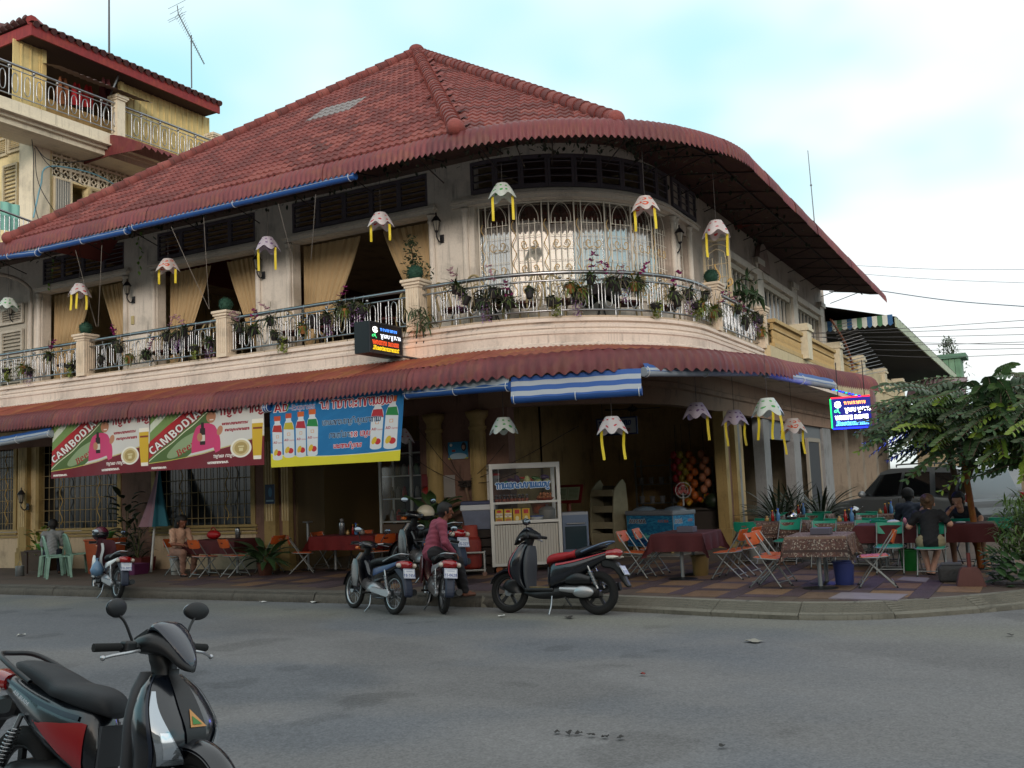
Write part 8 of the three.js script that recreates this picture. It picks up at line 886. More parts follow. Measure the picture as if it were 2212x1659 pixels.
  for (const [x, c, l, n] of [[-7.4, '#8c1c28', 'red string of packets hung beside the fruit stand', 7], [-7.05, '#a85a24', 'orange string of gourds hung over the fruit stand', 8], [-6.75, '#a06a4c', 'tan string of gourds hung by the shop column', 7], [-7.25, '#8a7a24', 'yellow string of fruit hung over the fruit stand', 6]]) { const o = thing('fruit_garland', l, 'garland'); mesh('string', rod([x, 2.9, -21.3], [x, 1.3, -21.3], 0.006, 0.006, 4), black, o); for (let i = 0; i < n; i++) mesh('fruit', ball(0.085, x + (i % 2 ? 0.05 : -0.05), 2.2 - i * 0.13, -21.3 + rr(-0.05, 0.05), 1, 1.2, 1, 10), M(c, 0.5), o); }
  tag(mesh('melon', [ball(0.2, -6.55, PV + 1.0, -21.2, 1.1, 0.9, 1, 14)], M('#1c2a18', 0.5)), 'dark green melon on the fruit stand', 'melon');
  // glass cabinet in the doorway, posters, pictures, sign, fans
  const gc = thing('glass_cabinet', 'tall aluminium framed glass cabinet of goods inside the doorway', 'cabinet', [-11.0, PV, -16.2]); for (const [x, z] of [[-0.75, 0.25], [0.75, 0.25], [-0.75, -0.2], [0.75, -0.2], [0, 0.25]]) mesh('post', box(0.05, 2.5, 0.05, x, 1.25, z), al, gc); for (const y of [0.9, 1.35, 1.8, 2.25]) mesh('shelf', box(1.46, 0.02, 0.42, 0, y, 0.02), al, gc); mesh('base', box(1.5, 0.85, 0.48, 0, 0.43, 0.02), M('#5a4a3c', 0.7), gc); mesh('back', box(1.46, 1.6, 0.02, 0, 1.7, -0.2), M('#2a2826', 0.6), gc); mesh('glass', box(1.44, 1.58, 0.008, 0, 1.7, 0.25), gl, gc); R = rngs(8); for (let i = 0; i < 26; i++) { const c = ['#7a7a78', '#8c1c1c', '#2a5a3a', '#8a8a84', '#6a5a3c'][i % 5], x = -0.62 + (i % 9) * 0.155, y = [0.92, 1.37, 1.82][i / 9 | 0]; const o = mesh('cabinet_goods', lathe([[0, 0], [0.05, 0], [0.05, rr(0.1, 0.2)], [0.02, 0.22], [0, 0.22]], 10), M(c, 0.4)); o.position.set(-11 + x, PV + y, -16.15); tag(o, { '#7a7a78': 'grey tin in the glass cabinet', '#8c1c1c': 'red jar in the glass cabinet', '#2a5a3a': 'green jar in the glass cabinet', '#8a8a84': 'pale tub in the glass cabinet', '#6a5a3c': 'brown jar in the glass cabinet' }[c], 'goods', 'goods in the glass cabinet'); }
  const poster = (px0, py0, px1, py1, z, draw, l, fr) => { const a = atZ(px0, py0, z), b = atZ(px1, py1, z), o = thing('poster', l, 'poster', [(a.x + b.x) / 2, (a.y + b.y) / 2, z]); const w = b.x - a.x, h = Math.abs(a.y - b.y); mesh('sheet', new THREE.PlaneGeometry(w, h).translate(0, 0, 0.012), new THREE.MeshStandardMaterial({ map: canvasTex(256, 200, draw), roughness: 0.6 }), o, true); mesh(fr ? 'frame' : 'backing', box(w + (fr || 0), h + (fr || 0), 0.014), M(fr ? '#3a2a1a' : '#b0aca4', 0.7), o); return o; };
  poster(968, 956, 1012, 990, WZ + 0.02, (c) => { c.fillStyle = '#2a7aa0'; c.fillRect(0, 0, 256, 200); c.fillStyle = '#c0b83a'; c.fillRect(0, 184, 256, 16); c.fillStyle = '#9ab4c0'; c.beginPath(); c.ellipse(130, 170, 110, 40, 0, 0, 7); c.fill(); c.fillStyle = '#1c1614'; c.beginPath(); c.ellipse(205, 60, 34, 52, 0, 0, 7); c.fill(); c.fillStyle = '#b08a74'; c.beginPath(); c.ellipse(200, 66, 20, 28, 0, 0, 7); c.fill(); c.fillStyle = '#8a3a2c'; c.fillRect(50, 90, 44, 26); c.fillStyle = '#d8d8d0'; c.beginPath(); c.arc(40, 34, 18, 0, 7); c.fill(); }, 'blue advertising poster on the pink wall between the round columns');
  poster(958, 1027, 984, 1074, WZ + 0.02, (c) => { c.fillStyle = '#8f8c88'; c.fillRect(0, 0, 256, 200); c.fillStyle = '#6a6866'; c.font = '14px sans-serif'; }, 'plain pale sheet stuck on the pink wall between the columns'); poster(573, 1047, 594, 1088, WZ + 0.14, (c) => { c.fillStyle = '#0f2c48'; c.fillRect(0, 0, 256, 200); c.fillStyle = '#3a6a8a'; c.beginPath(); c.arc(140, 80, 50, 0, 7); c.fill(); c.fillStyle = '#7a9aac'; c.fillRect(30, 160, 200, 16); }, 'dark blue notice on the yellow column beside the doorway');
  for (const [x, y, w, h, c, l] of [[-13.2, 1.9, 0.35, 0.25, '#2a2420', 'small dark framed picture high on the doorway back wall'], [-13.2, 1.45, 0.28, 0.3, '#3a3422', 'upright framed picture on the doorway back wall'], [-12.3, 1.75, 0.5, 0.12, '#24221c', 'long dark framed strip on the doorway back wall'], [-12.7, 1.15, 0.9, 0.3, '#1c1c1a', 'wide dark framed photograph on the doorway back wall']]) { const o = thing('framed_picture', l, 'picture', [x, y + 0.3, -19.98]); mesh('frame', box(w + 0.06, h + 0.06, 0.03), M('#4a3a22', 0.6), o); mesh('print', box(w, h, 0.01, 0, 0, 0.018), M(c, 0.5), o); }
  { const a = atZ(1168, 932, -22.95), b = atZ(1214, 1030, -22.95), o = thing('framed_picture', 'large framed portrait on the shop back wall', 'picture', [(a.x + b.x) / 2, (a.y + b.y) / 2, -22.96]); mesh('frame', box(b.x - a.x, a.y - b.y, 0.04), M('#2c221a', 0.6), o); mesh('print', box(b.x - a.x - 0.12, a.y - b.y - 0.12, 0.01, 0, 0, 0.022), M('#4a3c2e', 0.6), o); mesh('figure', [ball(1, 0, 0.15, 0.03, 0.13, 0.17, 0.006, 14), ball(1, 0, -0.25, 0.03, 0.25, 0.25, 0.006, 14)], M('#1c1614', 0.7), o); }
  { const z = -18.6, a = atZ(1288, 905, z), b = atZ(1378, 937, z), o = thing('hanging_sign', 'white hanging signboard with dark blue letters inside the shop', 'sign', [(a.x + b.x) / 2, (a.y + b.y) / 2, z]), w = b.x - a.x, h = a.y - b.y; mesh('board', box(w, h, 0.03), M('#1c2a5a', 0.5), o); mesh('print', new THREE.PlaneGeometry(w - 0.06, h - 0.06).translate(0, 0, 0.018), new THREE.MeshStandardMaterial({ map: canvasTex(256, 90, (c) => { c.fillStyle = '#8f959c'; c.fillRect(0, 0, 256, 90); c.strokeStyle = '#1c2a6a'; c.lineWidth = 7; c.lineCap = 'round'; khmer(c, 'katdsoasas', 8, 44, 34, 0.7); c.strokeStyle = '#8c2430'; c.lineWidth = 4; khmer(c, 'nsadoakstnadas', 16, 80, 20, 0.8); }), roughness: 0.6 }), o, true); for (const s of [-1, 1]) mesh('chain', rod([s * w * 0.35, h / 2, 0], [s * w * 0.35, 3.83 - o.position.y, 0], 0.006, 0.006, 4), black, o); }
  for (const [x, z, l] of [[-8.6, -17.5, 'dark ceiling fan just inside the shop opening'], [-8.2, -20.8, 'dark ceiling fan deep inside the shop']]) { const o = thing('ceiling_fan', l, 'fan', [x, 3.3, z]); mesh('rod', rod([0, 0, 0], [0, 0.53, 0], 0.015), black, o); mesh('motor', lathe([[0, -0.06], [0.1, -0.04], [0.11, 0.03], [0, 0.06]], 16), M('#2a2624', 0.5), o); for (let i = 0; i < 4; i++) mesh('blade', box(0.55, 0.012, 0.11, 0.35, 0, 0, 0, 0.15).rotateY(i * 1.571 + 0.4), M('#3a302a', 0.6), o); }
  const fe = atZ(923, 1052, WZ + 0.12), ex = thing('alarm_box', 'red box with a red bell shaped lamp on the pink wall', 'box', [fe.x, fe.y, fe.z]); mesh('box', rbox(0.2, 0.24, 0.1, 0.02, 0, 0.12, 0), M('#6a1618', 0.5), ex); mesh('bell', ball(0.13, 0, -0.12, 0, 1, 1, 0.6, 14), M('#8c2016', 0.4), ex);
  const bk = thing('bucket', 'orange bucket beside the bread rack', 'bucket', [-9.05, PV, -19.6]); mesh('tub', lathe([[0, 0], [0.12, 0], [0.15, 0.28], [0.13, 0.28], [0, 0.03]], 16), M('#9a5a1c', 0.5), bk); mesh('rim', new THREE.TorusGeometry(0.15, 0.01, 5, 22).rotateX(Math.PI / 2).translate(0, 0.28, 0), M('#9a5a1c', 0.5), bk);
}

// ---------- people ----------
function sdfGeo(bones, cell, infl = 0, k = 0.03, cutFn, wr = 0) {
  let lo = [1e9, 1e9, 1e9], hi = [-1e9, -1e9, -1e9]; for (const b of bones) for (const o of [0, 4]) for (let q = 0; q < 3; q++) { lo[q] = Math.min(lo[q], b[o + q] - b[o + 3]); hi[q] = Math.max(hi[q], b[o + q] + b[o + 3]); }
  const ext = Math.max(hi[0] - lo[0], hi[1] - lo[1], hi[2] - lo[2]) + 2 * infl + 6 * cell, n = Math.ceil(ext / cell), c = [0, 1, 2].map((q) => (lo[q] + hi[q]) / 2), half = n * cell / 2;
  const mc = new MarchingCubes(n, black, false, false, 120000); mc.isolation = 0;
  for (let z = 0; z < n; z++) for (let y = 0; y < n; y++) for (let x = 0; x < n; x++) {
    const px = c[0] + (x - n / 2) * cell, py = c[1] + (y - n / 2) * cell, pz = c[2] + (z - n / 2) * cell; let d = 1;
    for (const b of bones) { const ax = b[4] - b[0], ay = b[5] - b[1], az = b[6] - b[2], qx = px - b[0], qy = py - b[1], qz = pz - b[2], t = clamp((qx * ax + qy * ay + qz * az) / (ax * ax + ay * ay + az * az + 1e-9), 0, 1), e = Math.hypot(qx - ax * t, qy - ay * t, qz - az * t) - b[3] - (b[7] - b[3]) * t, h = Math.max(k - Math.abs(d - e), 0) / k; d = Math.min(d, e) - h * h * k * 0.25; }
    d -= infl; if (wr) d += wr * Math.sin(px * 38 + py * 27) * Math.sin(py * 44 + pz * 31 + px * 9); if (cutFn) d = Math.max(d, cutFn(px, py, pz)); mc.field[x + y * n + z * n * n] = -d;
  }
  mc.update(); const cnt = mc.count, g = new THREE.BufferGeometry(), ps = new Float32Array(cnt * 3), ns = new Float32Array(cnt * 3); for (let i = 0; i < cnt; i++) for (let q = 0; q < 3; q++) { ps[i * 3 + q] = mc.positionArray[i * 3 + q] * half + c[q]; ns[i * 3 + q] = mc.normalArray[i * 3 + q]; }
  g.setAttribute('position', new THREE.BufferAttribute(ps, 3)); g.setAttribute('normal', new THREE.BufferAttribute(ns, 3)); g.setAttribute('uv', new THREE.BufferAttribute(new Float32Array(cnt * 2), 2)); return g;
}
function person(label, pos, turn, o) {   // faces local +z; o.J overrides joints
  const s = o.lean || 0, hy = o.hip || 0.52, up = (h, fwd) => [0, hy + h * Math.cos(s), h * Math.sin(s) + (fwd || 0)];
  const J = { pel: [0, hy, 0], mid: up(0.2), chest: up(0.4, 0.01), neck: up(0.52, 0.02), head: up(0.66, 0.06), hpL: [-0.09, hy, 0.02], hpR: [0.09, hy, 0.02], knL: [-0.13, hy - 0.01, 0.42], knR: [0.13, hy - 0.01, 0.42], anL: [-0.13, 0.09, 0.4], anR: [0.13, 0.09, 0.4], ...o.J };
  const sh = up(0.45); J.shL = J.shL || [-0.17, sh[1], sh[2]]; J.shR = J.shR || [0.17, sh[1], sh[2]]; J.elL = J.elL || [-0.22, sh[1] - 0.26, sh[2] + 0.1]; J.elR = J.elR || [0.22, sh[1] - 0.26, sh[2] + 0.1]; J.wrL = J.wrL || [-0.12, sh[1] - 0.28, sh[2] + 0.32]; J.wrR = J.wrR || [0.12, sh[1] - 0.28, sh[2] + 0.32];
  const B = (a, ra, b, rb) => [...J[a], ra, ...J[b], rb], t = o.thin || 1, torso = [B('pel', 0.125 * t, 'mid', 0.115 * t), B('mid', 0.115 * t, 'chest', 0.125 * t), B('shL', 0.065, 'shR', 0.065), B('hpL', 0.1 * t, 'hpR', 0.1 * t)], arm = (q) => [B('sh' + q, 0.055, 'el' + q, 0.042), B('el' + q, 0.042, 'wr' + q, 0.028)], leg = (q) => [B('hp' + q, 0.095 * t, 'kn' + q, 0.065), B('kn' + q, 0.062, 'an' + q, 0.038)];
  const foot = (q) => { const a = J['an' + q], d = o.toe || [0, 0.14]; return [a[0], a[1] - 0.05, a[2] - 0.02, 0.036, a[0] + d[0], a[1] - 0.06, a[2] + d[1], 0.028]; };
  const root = thing('person', label, 'person', pos, turn), skin = M(o.skin, 0.6), gb = [sdfGeo([...torso, ...arm('L'), ...arm('R'), ...leg('L'), ...leg('R'), B('chest', 0.06, 'neck', 0.05), foot('L'), foot('R')], 0.02)];
  // head: built facing +z, turned by o.look
  const H = J.head, hb = [[0, 0.03, -0.015, 0.088, 0, 0.02, 0.02, 0.082], [0, -0.05, 0.035, 0.058, 0, -0.075, 0.05, 0.04], [0, 0.0, 0.09, 0.012, 0, -0.03, 0.112, 0.014], [-0.088, -0.01, -0.005, 0.014, -0.092, -0.04, 0.0, 0.01], [0.088, -0.01, -0.005, 0.014, 0.092, -0.04, 0.0, 0.01], [-0.03, -0.062, 0.085, 0.008, 0.03, -0.062, 0.085, 0.008], [0, -0.06, -0.01, 0.05, 0, -0.16, -0.03, 0.05], [-0.055, 0.026, 0.075, 0.012, 0.055, 0.026, 0.075, 0.012]];
  const hm = new THREE.Matrix4().compose(V(...H), new THREE.Quaternion().setFromEuler(new THREE.Euler(o.nod || 0, o.look || 0, 0, 'YXZ')), V(1.05, 1.05, 1.05));
  gb.push(sdfGeo(hb, 0.007, 0, 0.02).applyMatrix4(hm));
  for (const q of ['L', 'R']) { const w = V(...J['wr' + q]), d = w.clone().sub(V(...J['el' + q])).normalize(), side = d.clone().cross(V(0, 1, 0)).normalize(), dn = side.clone().cross(d).negate(), P = (a, b, c2) => w.clone().addScaledVector(d, a).addScaledVector(side, b).addScaledVector(dn, c2).toArray(), hn = [[...P(0, 0, 0), 0.026, ...P(0.07, 0, 0.004), 0.026], [...P(0.06, -0.022, 0), 0.02, ...P(0.06, 0.022, 0), 0.02]]; [[-0.03, 0.062], [-0.01, 0.074], [0.01, 0.07], [0.028, 0.055]].forEach(([b, L]) => hn.push([...P(0.08, b, 0), 0.009, ...P(0.08 + L * 0.5, b * 1.1, 0.012), 0.0085], [...P(0.08 + L * 0.5, b * 1.1, 0.012), 0.0085, ...P(0.08 + L * 0.85, b * 1.1, 0.035), 0.0075])); const k = q === 'L' ? 1 : -1; hn.push([...P(0.025, k * 0.025, 0.005), 0.012, ...P(0.055, k * 0.05, 0.015), 0.01], [...P(0.055, k * 0.05, 0.015), 0.01, ...P(0.08, k * 0.052, 0.025), 0.008]); gb.push(sdfGeo(hn, 0.0045, 0, 0.008)); }
  mesh('body', gb, skin, root);
  const eye = M('#17110e', 0.3); for (const x of [-0.032, 0.032]) mesh('eye', ball(0.009, x, 0.008, 0.086, 1.4, 0.7, 0.6, 8).applyMatrix4(hm), eye, root); mesh('lips', ball(0.012, 0, -0.063, 0.092, 2, 0.5, 0.5, 8).applyMatrix4(hm), M(o.lips || '#6a3a30', 0.6), root);
  const hairB = [[0, 0.045, -0.02, 0.1, 0, 0.04, 0.01, 0.094]]; if (o.hair === 'long') hairB.push([-0.05, 0.02, -0.06, 0.07, -0.06, -0.3, -0.06, 0.05], [0.05, 0.02, -0.06, 0.07, 0.07, -0.34, 0.0, 0.04], [0, 0, -0.08, 0.06, 0, -0.32, -0.09, 0.06]); if (o.hair === 'bun') hairB.push([0, 0.06, -0.11, 0.05, 0, 0.05, -0.13, 0.045], [0, -0.02, -0.05, 0.075, 0, -0.05, -0.05, 0.06]); if (o.hair === 'short') hairB.push([0, -0.01, -0.045, 0.08, 0, -0.06, -0.05, 0.05]);
  mesh('hair', sdfGeo(hairB, 0.009, 0.004, 0.03, (x, y, z) => Math.min(z - 0.045 + (y < 0.06 ? 0 : -0.06), 0.062 - y) * 1 > 0 && z > 0.045 ? 0.05 : -1).applyMatrix4(hm), M(o.hairC || '#0f0c0b', 0.7), root);
  const lim = (a, b, f) => a.map((v, i) => lerp(v, b[i], f)), sl = (q) => o.sleeve ? arm(q).slice(0, o.sleeve > 1 ? 2 : 1).map((b, i) => i === 0 && o.sleeve < 1 ? [...b.slice(0, 4), ...lim(b.slice(0, 3), b.slice(4, 7), o.sleeve), 0.052] : b) : [];
  mesh('shirt', sdfGeo([...torso, ...sl('L'), ...sl('R'), B('chest', 0.07, 'neck', 0.035)], 0.015, 0.015, 0.03, null, 0.008), M(o.shirt, 0.85, { tex: 'cloth', s: 4 }), root);
  const lg = (q) => leg(q).slice(0, o.trousers > 1 ? 2 : 1).map((b) => o.trousers < 1 ? [...b.slice(0, 4), ...lim(b.slice(0, 3), b.slice(4, 7), o.trousers), 0.085] : b); mesh('trousers', sdfGeo([torso[3], ...lg('L'), ...lg('R')], 0.017, 0.017, 0.03, null, 0.008), M(o.pants, 0.85, { tex: 'cloth', s: 4 }), root);
  for (const q of ['L', 'R']) mesh('sandal', sdfGeo([foot(q)], 0.012, 0.006, 0.02, (x, y) => y - (J['an' + q][1] - 0.055)), M(o.shoe || '#1a1512', 0.7), root);
  root.scale.setScalar(o.size || 0.92); return root;
}
{
  const Pi = Math.PI, mp = V(-7.7, 0, -11.6);
  person('man in a pink shirt sitting sideways on the maroon motorbike', [mp.x, 0, mp.z], 2.45, { size: 0.9, hip: 0.88, lean: 0.3, skin: '#6a3f2a', shirt: '#8a3f52', pants: '#1c1a1e', trousers: 2, sleeve: 2, hair: 'short', look: -0.25, shoe: '#5a3a2c', J: { knL: [-0.12, 0.72, 0.4], knR: [0.12, 0.72, 0.42], anL: [-0.12, 0.27, 0.5], anR: [0.12, 0.27, 0.52], elR: [0.25, 1.05, 0.18], wrR: [0.24, 0.9, 0.3], elL: [-0.25, 1.05, 0.15], wrL: [-0.2, 0.88, 0.3] } });
  person('woman with long dark hair in a peach outfit seated at the wall table', [-15.45, PV, -14.12], Pi / 2 - 0.25, { lean: 0.2, skin: '#7a4c38', shirt: '#c79f86', pants: '#8f6c5c', trousers: 2, sleeve: 0.8, hair: 'long', nod: 0.35, thin: 0.95, shoe: '#141212', J: { knL: [-0.1, 0.5, 0.4], anL: [-0.05, 0.09, 0.3], knR: [0.2, 0.48, 0.38], anR: [0.26, 0.09, 0.15] } });
  person('person in a striped grey shirt seated on a mint plastic chair', [-19.1, PV, -13.95], -2.3, { lean: 0.25, skin: '#6a4230', shirt: '#8a8e90', pants: '#1c2030', trousers: 2, sleeve: 0.9, hair: 'short', thin: 0.9 });
  person('woman with tied hair in a black tee seen from behind at the long table', [-1.56, PV, -15.16], Pi + 0.1, { lean: 0.48, skin: '#b08470', shirt: '#0f1016', pants: '#8f8468', trousers: 0.75, sleeve: 0.6, hair: 'bun', hairC: '#4a3420', J: { anL: [0.0, 0.09, 0.12], anR: [0.06, 0.09, 0.18], knL: [-0.13, 0.5, 0.4], knR: [0.13, 0.5, 0.4], elL: [-0.3, 0.78, 0.2], wrL: [-0.2, 0.76, 0.42], elR: [0.3, 0.75, 0.22], wrR: [0.1, 0.98, 0.52] } });
  person('man in a navy tee leaning over the long table with hand raised', [-1.2, PV, -16.8], -0.15, { lean: 0.5, skin: '#a07660', shirt: '#141824', pants: '#2a2c34', trousers: 0.8, sleeve: 0.65, hair: 'short', nod: 0.15, look: -0.15, J: { wrL: [-0.1, 0.95, 0.55], elL: [-0.26, 0.78, 0.45], elR: [0.3, 0.8, 0.3], wrR: [0.34, 0.6, 0.52], knR: [0.3, 0.52, 0.4], anR: [0.42, 0.09, 0.62] } });
  person('person in a grey blue shirt seen from behind beyond the couple', [-2.1, PV, -17.7], Pi + 0.2, { lean: 0.25, skin: '#5a3a2c', shirt: '#2c3444', pants: '#1c1c20', trousers: 2, sleeve: 0.7, hair: 'short' });
}
// ---------- car ----------
{
  const f = atZ(1865, 1120, -24.5), cx = lerp(f.x, atZ(2128, 1120, -24.5).x, 0.5), car = thing('parked_car', 'silver four wheel drive car with dark windows parked behind the tables', 'car', [cx, 0, -24.6], Pi_(0.72)), sil = M('#6f767b', 0.4, { clearcoat: 0.4, metal: 0.3 }), glass = M('#0c1014', 0.06, { clearcoat: 1 }), dk = M('#17181a', 0.6);
  function Pi_(a) { return Math.PI - a; }
  const low = smoothPts([[-2.2, 0.42], [-2.2, 0.8], [-2.1, 0.98], [-0.9, 1.06], [0.6, 1.06], [1.0, 1.04], [1.9, 0.92], [2.15, 0.8], [2.2, 0.5], [2.1, 0.38], [0, 0.34], [-2.1, 0.36]], 3);
  mesh('body', extr(low, 1.76, 0.07, 3), sil, car); const roof = [[-2.05, 1.0, 0.8], [-1.9, 1.62, 0.64], [-1.4, 1.7, 0.62], [0.2, 1.7, 0.62], [0.55, 1.62, 0.63], [1.15, 1.02, 0.76]]; mesh('cabin', loft(roof.map(([x, y, w]) => [[x, y, -w], [x, y, w], [x, 0.95, w + 0.12], [x, 0.95, -w - 0.12]]), true, 0.5), sil, car);
  const win = (pts, s) => { const g = extr(pts, 0.02).translate(0, 0, 0); const p = g.attributes.position; for (let i = 0; i < p.count; i++) p.setZ(i, s * (0.905 - (p.getY(i) - 0.95) * 0.375 * 0.94 + 0.004) + p.getZ(i) * 0.3); g.computeVertexNormals(); return g; };
  for (const s of [-1, 1]) { mesh('front_window', win([[0.98, 1.08], [0.5, 1.56], [-0.2, 1.6], [-0.2, 1.1]], s), glass, car); mesh('rear_window', win([[-0.3, 1.1], [-0.3, 1.6], [-1.05, 1.6], [-1.2, 1.1]], s), glass, car); mesh('quarter_window', win([[-1.36, 1.12], [-1.22, 1.58], [-1.78, 1.56], [-1.92, 1.14]], s), glass, car); for (const x of [0.05, -0.95]) { mesh('door_handle', rbox(0.16, 0.035, 0.03, 0.012, x, 0.98, s * 0.89), sil, car); } for (const x of [-0.25, -1.22]) mesh('door_seam', box(0.012, 0.6, 0.01, x, 0.72, s * 0.882), dk, car); mesh('roof_rail', tube([[0.1, 1.73, s * 0.56], [0, 1.78, s * 0.56], [-1.3, 1.78, s * 0.56], [-1.5, 1.72, s * 0.56]], 0.02, 20, 6), M('#a0a4a8', 0.3, { metal: 0.8 }), car); mesh('side_mirror', ball(0.1, 0.85, 1.12, s * 0.98, 0.7, 0.8, 1, 12), sil, car); mesh('sill_trim', box(2.4, 0.12, 0.03, 0, 0.45, s * 0.885), dk, car); mesh('headlight', ball(0.16, 2.06, 0.78, s * 0.66, 0.6, 0.6, 1, 12), M('#b5bcc2', 0.1, { metal: 0.6 }), car); mesh('tail_light', rbox(0.08, 0.34, 0.16, 0.02, -2.18, 0.92, s * 0.76), M('#7a0c10', 0.2), car); }
  mesh('windscreen', grid(4, 4, (u, v) => [lerp(1.14, 0.56, v) + 0.02, lerp(1.06, 1.6, v) + 0.012, (u - 0.5) * lerp(1.5, 1.18, v)]), glass, car); mesh('bumper', [rbox(0.2, 0.3, 1.7, 0.06, 2.17, 0.5, 0), rbox(0.2, 0.3, 1.7, 0.06, -2.17, 0.5, 0)], dk, car);
  for (const x of [1.35, -1.3]) for (const s of [-1, 1]) { const w = part('wheel', car); mesh('tyre', new THREE.TorusGeometry(0.27, 0.095, 12, 32).translate(x, 0.36, s * 0.8), rubber, w); mesh('rim', new THREE.CylinderGeometry(0.2, 0.2, 0.12, 20).rotateX(Math.PI / 2).translate(x, 0.36, s * 0.84), steel, w); mesh('wheel_arch', new THREE.TorusGeometry(0.4, 0.035, 6, 28, Math.PI).translate(x, 0.36, s * 0.87), dk, w); }
}
